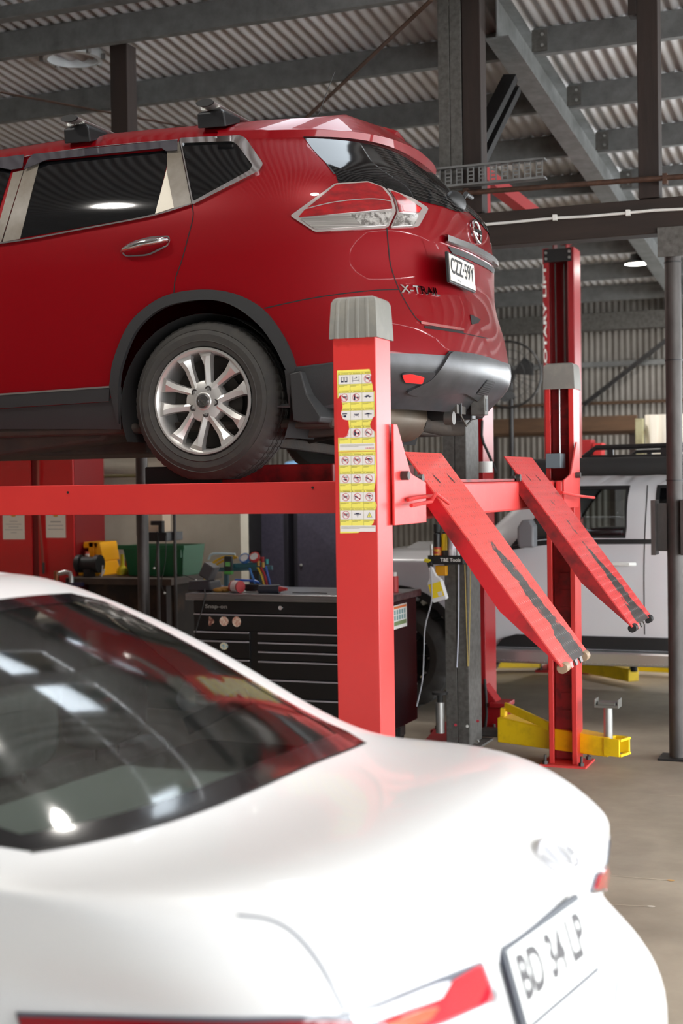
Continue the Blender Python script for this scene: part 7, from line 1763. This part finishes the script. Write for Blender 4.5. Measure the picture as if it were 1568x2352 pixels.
    mb.build('tub', GR, r, smooth=0); mb = MB(); mb.box(x0 - 0.03, x1 + 0.02, Y - 0.185, Y - 0.16, z1 - 0.03, z1 + 0.005); mb.build('rim', GR, r, smooth=0, bevel=0.004)
    mb = MB(); xh = q(430, 1260).x; mb.box(xh - 0.035, xh + 0.035, Y - 0.175, Y - 0.16, z1 - 0.09, z1 - 0.03); mb.build('grip', GR, r, smooth=0)
    # white hook thing
    c = q(268, 1325); mb = MB(); mb.tube([Vector((c.x - 0.03, c.y - 0.2, zt + 0.006)), Vector((c.x, c.y - 0.2, zt + 0.02)), Vector((c.x + 0.01, c.y - 0.2, zt + 0.05)), Vector((c.x - 0.01, c.y - 0.2, zt + 0.055))], 0.006, 8)
    tag(mb.build('white_hook', M['white']), 'small white hook lying right of the yellow stool', 'hook')
    # pipework at the lower left
    Y2 = 9.33; q2 = lambda x, y: P(x, y, Y=Y2)
    r = thing('air_valve', 'brass and steel air pipe elbow above the white car roof, left', 'air valve', tuple(q2(150, 1340)))
    mb = MB(); mb.tube([q2(a, b) for a, b in ((128, 1320), (150, 1314), (160, 1316), (164, 1326), (164, 1345))], 0.018, 12); mb.build('elbow', M['steel'], r)
    mb = MB(); mb.cyl(q2(130, 1312), q2(130, 1336), 0.022, n=14); mb.build('regulator', col('brass', (150, 90, 60), 0.4, metal=0.6), r)
    mb = MB(); mb.beam(q2(112, 1345), q2(190, 1342), 0.05, 0.03); mb.build('manifold', col('blue black manifold', (34, 30, 60)), r, smooth=0)
    # stand with shelf, thin post, devices
    Y3 = 8.75; q3 = lambda x, y, dy=0.0: P(x, y, Y=Y3 + dy)
    xa, xb = q3(340, 1225).x, q3(404, 1225).x; zs_ = q3(370, 1222).z
    r = thing('equipment_stand', 'dark steel stand with a small shelf right of the pipe column', 'stand', ((xa + xb) / 2, Y3, 0))
    mb = MB(); mb.cyl((xb - 0.01, Y3, 0), (xb - 0.01, Y3, 2.0), 0.011, n=12); mb.build('post', M['steelpost'], r)
    mb = MB(); mb.cyl((xa + 0.02, Y3 + 0.1, 0), (xa + 0.02, Y3 + 0.1, zs_ - 0.06), 0.011, n=12); mb.build('post', M['steelpost'], r)
    mb = MB(); mb.box(xa - 0.01, xb - 0.02, Y3 - 0.1, Y3 + 0.14, zs_ - 0.06, zs_); mb.build('shelf', M['blacksteel'], r, smooth=0, bevel=0.003)
    mb = MB(); mb.box(xa - 0.06, xa + 0.1, Y3 - 0.12, Y3 + 0.12, 0, 0.02); mb.box(xb - 0.08, xb + 0.06, Y3 - 0.12, Y3 + 0.12, 0, 0.02); mb.build('foot', M['blacksteel'], r, smooth=0)
    a, b = q3(338, 1212), q3(372, 1150); mb = MB(); mb.box(a.x, b.x, Y3, Y3 + 0.12, zs_, zs_ + 0.14); tag(mb.build('cream_box', col('cream carton', (226, 204, 176), 0.7), smooth=0, bevel=0.003), 'cream carton standing on the equipment stand shelf', 'box')
    a, b = q3(360, 1214), q3(386, 1190); r = thing('webcam', 'small black camera on the equipment stand shelf', 'camera', (b.x - 0.02, Y3 - 0.05, zs_))
    mb = MB(); mb.box(b.x - 0.03, b.x, Y3 - 0.09, Y3 - 0.05, zs_, zs_ + 0.06); mb.build('stem', M['black'], r, smooth=0, bevel=0.004); mb = MB(); mb.box(a.x, b.x, Y3 - 0.09, Y3 - 0.05, zs_ + 0.05, zs_ + 0.08); mb.build('body', M['black'], r, smooth=0, bevel=0.004)
    for i, pts in enumerate((((361, 1220), (364, 1250), (358, 1285), (354, 1305)), ((380, 1230), (381, 1262), (378, 1300), (370, 1340), (378, 1362)), ((405, 1320), (425, 1322), (450, 1333)))):
        mb = MB(); mb.tube([q3(a, b, -0.103) for a, b in smoothline(pts, 4)], 0.0028, 6)
        e = q3(*pts[-1], -0.103); mb.ball(e, 0.009, 8, mi=1)
        tag(mb.build('dangling_cable', [M['black'], M['white']]), ('thin black cable with white plug dangling nearest the pipe column', 'thin black cable dangling in a long loop below the stand shelf', 'thin black cable reaching from the stand to the tool chest')[i], 'cable', 'dangling cables')
    # dark box on the far side of the pipe
    a, b = P(312, 1180, Y=8.9), P(325, 1230, Y=8.9); mb = MB(); mb.box(a.x, b.x + 0.02, 8.9, 9.0, b.z, b.z + 0.22); o = mb.build('switch_box', M['black'], smooth=0, bevel=0.003); tag(o, 'black switch box fixed behind the pipe column left of the stand', 'switch box')
    # oil pail seen through the car window
    p = P(342, 1600, Y=7.6); r = thing('oil_pail', 'black pail with yellow lid seen through the white car rear window', 'pail', (p.x, 7.6, 0))
    mb = MB(); mb.cyl((p.x, 7.6, 0), (p.x, 7.6, p.z + 0.0), 0.09, 0.095, n=28); mb.build('body', col('black pail', (30, 30, 26)), r); mb = MB(); mb.cyl((p.x, 7.6, p.z), (p.x, 7.6, p.z + 0.07), 0.10, n=28); mb.build('lid', col('yellow lid', (226, 186, 30)), r)
    # wall pipes above the bench
    for i, (ya, yb, w, m_, nm, lab, cat) in enumerate(((1035, 1050, 0.06, M['galv'], 'wall_duct', 'grey metal duct along the cream wall, seen under the raised car', 'duct'), (1092, 1095, 0.014, col('olive pipe', (110, 100, 60)), 'wall_pipe', 'thin olive pipe along the cream wall below the grey duct', 'pipe'))):
        p = P(250, (ya + yb) / 2, Y=10.36); mb = MB()
        if i: mb.cyl((-8, 10.36, p.z), (-5.3, 10.36, p.z), w, n=10)
        else: mb.box(-8, -5.3, 10.33, 10.39, p.z - 0.03, p.z + 0.04)
        tag(mb.build(nm, m_, smooth=30), lab, cat)
    # lockers
    Y4 = 11.7
    for i, (a, b) in enumerate(((572, 652), (684, 775))):
        xa, xb = P(a, 1250, Y=Y4).x, P(b, 1250, Y=Y4).x
        r = thing('locker', ('purple grey steel locker on the left, behind the gauge set', 'purple grey steel locker on the right with a round knob')[i], 'locker', ((xa + xb) / 2, Y4 + 0.2, 0), 0, 'purple grey lockers')
        mb = MB(); mb.box(xa - 0.04, xb + 0.04, Y4, Y4 + 0.45, 0, 1.62); mb.build('case', col('dark locker', (44, 42, 52), 0.45), r, smooth=0, bevel=0.003)
        mb = MB(); mb.box(xa, xb, Y4 - 0.012, Y4 - 0.001, 0.08, 1.58); mb.build('door', mat('purple grey locker enamel', (82, 78, 96), 0.5, second=(68, 64, 80), scale=40), r, smooth=0, bevel=0.003)
        mb = MB(); mb.ball((xa + 0.035, Y4 - 0.02, P(692, 1298, Y=Y4).z), 0.013, 12); mb.build('knob', M['steel'], r)
    c = P(676, 1072, Y=11.9); r = thing('blue_bucket', 'pale blue plastic bucket on top of the lockers', 'bucket', (c.x, 11.9, 1.62))
    mb = MB(); mb.lathe([(0.001, 0.0), (0.09, 0), (0.11, 0.06), (0.115, 0.17), (0.08, 0.22), (0.001, 0.235)], Matrix.Translation((c.x, 11.9, 1.62)), 28); mb.build('bucket', col('pale blue plastic', (120, 164, 206), 0.45), r, smooth=60)
    mb = MB(); mb.tube([Vector((c.x + 0.112 * math.cos(t), 11.9 - 0.02, 1.76 + 0.1 * math.sin(t))) for t in np.linspace(0, math.pi, 10)], 0.003, 6); mb.build('handle', M['steel'], r)
    c = P(632, 1065, Y=11.9); mb = MB(); mb.box(c.x - 0.17, c.x + 0.03, 11.85, 12.05, 1.62, 1.70, 0); mb.box(c.x - 0.15, c.x + 0.0, 11.87, 12.03, 1.70, 1.76, 1)
    tag(mb.build('parts_box', [col('dark blue box', (30, 60, 130)), col('dark red box', (130, 30, 34))], smooth=0, bevel=0.003), 'dark blue parts box on top of the left locker', 'box')
    # black shelving between tub and lockers
    xa, xb = P(462, 1250, Y=11.2).x, P(560, 1250, Y=11.2).x
    r = thing('black_shelving', 'black steel shelving in the dark gap left of the lockers', 'shelf', ((xa + xb) / 2, 11.4, 0))
    mb = MB(); mb.box(xa, xb, 11.55, 11.57, 0, 1.6); mb.build('back_panel', M['black'], r, smooth=0)
    for z in (0.3, 0.8, 1.05, 1.55): mb = MB(); mb.box(xa, xb, 11.25, 11.55, z - 0.015, z); mb.build('shelf', M['blacksteel'], r, smooth=0)
    for x in (xa, xb - 0.03): mb = MB(); mb.box(x, x + 0.03, 11.25, 11.55, 0, 1.6); mb.build('upright', M['blacksteel'], r, smooth=0)
    c = P(506, 1273, Y=11.35); r = thing('spray_flask', 'white bottle with blue label on the black shelving', 'bottle', (c.x, 11.35, 1.05))
    mb = MB(); mb.lathe([(0.001, 0), (0.035, 0), (0.037, 0.12), (0.015, 0.155), (0.014, 0.18), (0.001, 0.18)], Matrix.Translation((c.x, 11.35, 1.05)), 20); mb.build('flask', M['white'], r); mb = MB(); mb.cyl((c.x, 11.35, 1.09), (c.x, 11.35, 1.13), 0.038, n=20); mb.build('label', col('blue label', (130, 150, 180)), r)
    c = P(478, 1240, Y=10.9); mb = MB(); mb.cyl((c.x, 10.9, 0), (c.x, 10.9, 1.9), 0.06, n=24); tag(mb.build('wall_downpipe', col('pale green grey pipe', (150, 160, 146), 0.6, second=(110, 124, 110), scale=3), smooth=40), 'pale green drain pipe standing right of the green tub', 'pipe')
M['liftreddark3'] = mat('dark red case enamel', (120, 10, 16), 0.5)
left_side()

# ------------------------------------------------------------------ on the galvanised column
def column_tray():
    Yf = 8.30
    a, b = P(982, 1276, Y=Yf), P(1062, 1297, Y=Yf)
    r = thing('magnetic_tray', 'narrow black tray with white lettering fixed to the galvanised column', 'tray', ((a.x + b.x) / 2, 8.35, b.z))
    zb, zt = b.z, a.z
    mb = MB(); mb.box(a.x, b.x, Yf, Yf + 0.003, zb, zt); mb.box(a.x, a.x + 0.003, Yf + 0.003, 8.395, zb, zt); mb.box(b.x - 0.003, b.x, Yf + 0.003, 8.395, zb, zt); mb.box(a.x, b.x, Yf + 0.003, 8.395, zb, zb + 0.003); mb.build('tray', M['black'], r, smooth=0)
    mb = MB(); add_text(mb, 'T&E Tools', P(1034, 1286, Y=Yf - 0.001), (1, 0, 0), (0, 0, 1), w=0.128, h=0.022, bold=0.03); mb.build('tray_lettering', M['white'], r, smooth=0)
    z = zb + 0.003; G = 'cans standing in the black tray'
    def can(px, y, rad, ztop, body, label, cap, lab, capz=0.05, nm='spray_can', cat='spray can'):
        x = P(px, 1250, Y=y).x; o = thing(nm, lab, cat, (x, y, z), 0, G); h = P(px, ztop, Y=y).z - z
        mb = MB(); mb.lathe([(0.001, 0), (rad, 0), (rad, h - capz - 0.01), (rad * 0.7, h - capz), (0.001, h - capz)], Matrix.Translation((x, y, z)), 24); mb.build('can', body, o)
        mb = MB(); mb.cyl((x, y, z + 0.012), (x, y, z + h * 0.42), rad + 0.0006, n=24); mb.build('label', label, o)
        mb = MB(); mb.cyl((x, y, z + h - capz), (x, y, z + h), rad * 0.92 if capz > 0.02 else rad * 0.5, n=24); mb.build('cap', cap, o)
    can(1004, 8.345, 0.024, 1204, col('black can', (30, 28, 28), 0.3), mat('red yellow label', (196, 60, 50), 0.4, second=(230, 190, 50), scale=14, amt=0.45, sharp=0.1, stretch=(1, 1, 3)), M['black'], 'black capped spray can with red and yellow label in the black tray')
    can(1020, 8.37, 0.020, 1222, col('yellow can', (232, 190, 36), 0.35), col('dark label', (60, 50, 40)), M['black'], 'slim yellow can behind the black capped can in the tray', 0.01)
    can(1038, 8.345, 0.024, 1216, col('pale can', (196, 190, 200), 0.35, metal=0.2), col('white label', (224, 220, 224)), M['white'], 'pale grey spray can at the right in the black tray', 0.01)
    can(991, 8.33, 0.010, 1250, M['steel'], M['white'], M['steel'], 'small steel tube at the left end of the black tray', 0.03, 'small_tube', 'tube')
    can(1052, 8.33, 0.009, 1256, M['white'], M['white'], M['steel'], 'small white tube at the right end of the black tray', 0.01, 'small_tube', 'tube')
    # spray bottle hooked on the tray
    Yb = 8.27; q = lambda x, y: P(x, y, Y=Yb)
    r = thing('spray_bottle', 'spray bottle with yellow label hooked on the black tray', 'spray bottle', tuple(q(1005, 1384)))
    ax0, ax1 = q(989, 1302), q(1012, 1380); d = (ax1 - ax0).normalized(); s = Vector((-d.z, 0, d.x)) * -1
    def at_(t, w_, dp): 
        c = ax0 + (ax1 - ax0) * t; return [c + s * w_ + Vector((0, -dp, 0)), c - s * w_ + Vector((0, -dp, 0)), c - s * w_ + Vector((0, dp, 0)), c + s * w_ + Vector((0, dp, 0))]
    secs = [(0.0, 0.013, 0.013), (0.12, 0.013, 0.013), (0.30, 0.022, 0.018), (0.42, 0.042, 0.024), (0.5, 0.046, 0.026), (0.97, 0.046, 0.026), (1.0, 0.040, 0.022)]
    vs = []; 
    for t, w_, dp in secs: vs += at_(t, w_, dp)
    fs = [(3, 2, 1, 0), tuple(range(len(vs) - 4, len(vs)))] + [(k * 4 + i, k * 4 + (i + 1) % 4, k * 4 + 4 + (i + 1) % 4, k * 4 + 4 + i) for k in range(len(secs) - 1) for i in range(4)]
    mb = MB(); mb.add(vs, fs); mb.build('bottle', col('milky white bottle', (226, 228, 230), 0.35), r, smooth=0, bevel=0.008)
    l0, l1 = at_(0.47, 0.040, 0.0275), at_(0.88, 0.040, 0.0275); mb = MB(); mb.plate([l0[0], l0[1], l1[1], l1[0]], (0, -0.001, 0)); mb.build('label', col('yellow label', (244, 216, 40), 0.4), r, smooth=0)
    l0, l1 = at_(0.74, 0.014, 0.029), at_(0.86, 0.014, 0.029); o = -s * 0.018; mb = MB(); mb.plate([l0[0] + o, l0[1] + o, l1[1] + o, l1[0] + o], (0, -0.001, 0)); mb.build('barcode', M['white'], r, smooth=0)
    mb = MB(); mb.beam(q(990, 1303), q(986, 1290), 0.03, 0.026, up=(0, 1, 0)); mb.build('trigger_head', M['black'], r, smooth=0, bevel=0.004)
    mb = MB(); mb.beam(q(988, 1290), q(975, 1286), 0.022, 0.026, up=(0, 1, 0)); mb.build('nozzle', col('yellow nozzle', (214, 196, 40)), r, smooth=0, bevel=0.004)
    # tube and ties hanging
    for i, (pts, rad, m_, lab, nm, cat) in enumerate(((((1053, 1297), (1053, 1400), (1052, 1460), (1049, 1533)), 0.0042, col('clear blue tube', (196, 200, 216), 0.3), 'pale straight tube hanging from the black tray', 'plastic_tube', 'tube'),
                                          (((1067, 1297), (1070, 1400), (1074, 1530)), 0.0022, col('straw yellow', (206, 180, 90)), 'left one of two thin yellow rods hanging from the black tray', 'yellow_rod', 'rod'),
                                          (((1080, 1297), (1079, 1400), (1076, 1530)), 0.0022, col('straw yellow', (206, 180, 90)), 'right one of two thin yellow rods hanging from the black tray', 'yellow_rod', 'rod'))):
        mb = MB(); mb.tube([P(x, y, Y=8.385) for x, y in smoothline(pts, 4)], rad, 6); tag(mb.build(nm, m_), lab, cat, 'rods hanging below the tray' if i else None)
    mb = MB(); mb.tube([P(x, y, Y=8.22) for x, y in smoothline(((989, 1300), (991, 1350), (990, 1385), (976, 1440), (973, 1500), (970, 1560), (957, 1622)), 5)], 0.0045, 8)
    tag(mb.build('grey_tube', col('grey clear tube', (150, 150, 156), 0.35)), 'long grey tube hanging down from the spray bottle', 'tube')
    a, b = P(1001, 1298, Y=8.36), P(1026, 1322, Y=8.36); mb = MB(); mb.box(a.x, b.x, 8.34, 8.385, b.z, a.z - 0.002); tag(mb.build('amber_box', col('amber plastic box', (226, 160, 20)), smooth=0, bevel=0.004), 'amber plastic box under the left half of the black tray', 'box')
column_tray()

# ------------------------------------------------------------------ back wall things
def back():
    Y = 16.86
    # wall plate and girts
    mb = MB(); mb.box(-12.8, 5.8, 16.75, 16.9, 3.40, 3.60); tag(mb.build('wall_beam', M['galvdark'], smooth=0), 'dark steel beam along the top of the far corrugated wall', 'beam')
    for i, (y, w, m_, lab) in enumerate(((836, 0.06, M['galv'], 'upper grey girt across the far corrugated wall'), (925, 0.035, M['plank'], 'lower brown girt across the far corrugated wall'))):
        z = P(1400, y, Y=16.9).z; mb = MB(); mb.box(-8, 5.8, 16.88, 16.97, z - w / 2, z + w / 2); tag(mb.build('wall_girt', m_, smooth=0), lab, 'girt', 'girts of the far wall')
    mb = MB(); mb.beam(P(1340, 930, Y=16.8), P(1560, 758, Y=16.8), 0.05, 0.05); tag(mb.build('wall_brace', M['blacksteel'], smooth=0), 'dark diagonal brace across the far wall', 'brace')
    # fan
    Yf = 15.2; c = P(1166, 861, Y=Yf); R_ = 0.36
    r = thing('pedestal_fan', 'large black round workshop fan near the far wall', 'fan', (c.x, Yf, 0))
    Mx = Matrix.Translation(c) @ Matrix.Rotation(math.pi / 2, 4, 'X') @ Matrix.Rotation(0.25, 4, 'Y')
    mb = MB()
    for rr, n_, t_ in ((R_, 48, 0.014), (R_ * 0.75, 40, 0.004), (R_ * 0.5, 32, 0.004), (R_ * 0.25, 24, 0.004)): mb.tube([Mx @ Vector((rr * math.cos(2 * math.pi * k / n_), rr * math.sin(2 * math.pi * k / n_), 0.06)) for k in range(n_)], t_, 6, closed=True)
    for k in range(24): A = 2 * math.pi * k / 24; mb.tube([Mx @ Vector((0.05 * math.cos(A), 0.05 * math.sin(A), 0.07)), Mx @ Vector((R_ * math.cos(A), R_ * math.sin(A), 0.06))], 0.003, 5)
    mb.build('cage', M['blacksteel'], r, smooth=60)
    for k in range(3):
        A = 2 * math.pi * k / 3 + 0.3; mb = MB(); mb.add([Mx @ Vector(q) for q in ((0.05 * math.cos(A), 0.05 * math.sin(A), 0.0), (0.28 * math.cos(A - 0.35), 0.28 * math.sin(A - 0.35), 0.03), (0.30 * math.cos(A + 0.1), 0.30 * math.sin(A + 0.1), 0.0), (0.26 * math.cos(A + 0.55), 0.26 * math.sin(A + 0.55), -0.03))], [(0, 1, 2, 3)]); mb.build('blade', M['black'], r, smooth=0, solid=0.003)
    mb = MB(); mb.cyl(Mx @ Vector((0, 0, -0.16)), Mx @ Vector((0, 0, 0.04)), 0.08, n=20); mb.build('motor', M['black'], r)
    mb = MB(); mb.cyl((c.x, Yf + 0.12, 0.02), (c.x, Yf + 0.12, c.z), 0.025, n=12); mb.build('pole', M['blacksteel'], r); mb = MB(); mb.cyl((c.x, Yf + 0.12, 0), (c.x, Yf + 0.12, 0.02), 0.28, n=28); mb.build('base', M['blacksteel'], r)
    # timber rack along the wall
    Ys = 16.0; za, zb = P(1300, 958, Y=Ys).z, P(1300, 992, Y=Ys).z
    r = thing('timber_rack', 'long brown timber rack below the girts of the far wall', 'rack', (-2, Ys + 0.2, 0)); x0, x1 = P(1110, 970, Y=Ys).x, P(1462, 970, Y=Ys).x
    mb = MB(); mb.box(x0, x1, Ys, Ys + 0.05, zb, za); mb.build('front_board', M['plank'], r, smooth=0)
    mb = MB(); mb.box(x0, x1, Ys + 0.05, Ys + 0.6, zb - 0.03, zb); mb.build('shelf_board', M['plank'], r, smooth=0)
    for x in (x0 + 0.05, (x0 + x1) / 2, x1 - 0.1): mb = MB(); mb.box(x, x + 0.09, Ys + 0.06, Ys + 0.15, 0, zb - 0.03); mb.build('upright', M['timber'], r, smooth=0)
    # bins
    zs_ = P(1300, 1050, Y=15.3).z
    r = thing('back_bench', 'low bench behind the pickup holding coloured bins', 'bench', (-1.3, 15.5, 0)); x0, x1 = P(1300, 1050, Y=15.3).x, P(1420, 1050, Y=15.3).x
    mb = MB(); mb.box(x0, x1, 15.2, 15.8, zs_ - 0.04, zs_); mb.build('bench_top', M['plank'], r, smooth=0)
    for x in (x0 + 0.03, x1 - 0.09): mb = MB(); mb.box(x, x + 0.06, 15.25, 15.75, 0, zs_ - 0.04); mb.build('leg', M['timber'], r, smooth=0)
    for i, (a, b, yt, c_, lab) in enumerate(((1318, 1332, 1022, (40, 70, 150), 'small blue bin behind the pickup, left of the red bins'), (1334, 1358, 1010, (160, 30, 34), 'taller dark red bin behind the pickup'), (1360, 1382, 1018, (190, 40, 40), 'lower bright red bin behind the pickup roof rack'))):
        xa, xb = P(a, 1040, Y=15.4).x, P(b, 1040, Y=15.4).x; zt = P(a, yt, Y=15.4).z; mb = MB(); mb.prism([(xa + 0.01, zs_), (xb - 0.01, zs_), (xb, zt), (xa, zt)], 'y', 15.4, 15.6); tag(mb.build('parts_bin', col('bin %d' % c_[0], c_), smooth=0, bevel=0.004), lab, 'bin', 'coloured bins')
    # pale corrugated panel and post
    Yp = 13.8; a, b = P(1480, 953, Y=Yp), P(1536, 1060, Y=Yp); q = corrugated('w', None, a.x, b.x + 0.9, [(Yp, 0.0), (Yp, a.z)], amp=0.014, pitch=0.12, axis='y')
    r = thing('corrugated_panel', 'pale cream corrugated panel leaning behind the pickup at the right', 'panel', (a.x + 0.5, Yp, 0)); mb = MB(); mb.add(q.v, q.f); mb.build('sheet', mat('pale cream sheet', (226, 218, 204), 0.6), r, solid=0.003)
    a, b = P(1460, 962, Y=Yp - 0.05), P(1478, 1060, Y=Yp - 0.05); mb = MB(); mb.box(a.x, b.x, Yp - 0.09, Yp - 0.02, 0, a.z); tag(mb.build('cream_post', mat('peeling cream paint', (206, 202, 160), 0.7, second=(150, 136, 100), scale=8, amt=0.4), smooth=0), 'peeling cream post beside the pale corrugated panel', 'post')
back()

def floor_marks():
    for i, (x0, y0, x1, y1, w, lab) in enumerate(((1395, 2010, 1540, 2022, 0.012, 'pale paint streak on the floor ending in an orange spot'), (1380, 2076, 1495, 2082, 0.008, 'pale scrape on the floor nearest the white car bumper'), (1490, 1825, 1600, 1830, 0.008, 'thin pale scrape on the floor by the right edge'))):
        a, b = P(x0, y0, Z=0.001), P(x1, y1, Z=0.001); mb = MB(); d = (b - a).normalized(); s = Vector((-d.y, d.x, 0)) * w / 2
        mb.add([a - s * 0.5, b - s, b + s, a + s * 0.5], [(0, 1, 2, 3)], 0)
        n = 10; mb.add([b + Vector((0.016 * math.cos(2 * math.pi * k / n), 0.012 * math.sin(2 * math.pi * k / n), 0.0006)) for k in range(n)], [tuple(range(n))], 1)
        o = mb.build('floor_scrape', [mat('pale scrape', (186, 172, 152), 0.7), mat('scrape end %d' % i, (206, 160, 96) if i == 0 else (200, 190, 176), 0.7)], smooth=0, origin=(a.x, a.y, 0.0)); tag(o, lab, 'floor mark', 'scrapes on the floor')
floor_marks()
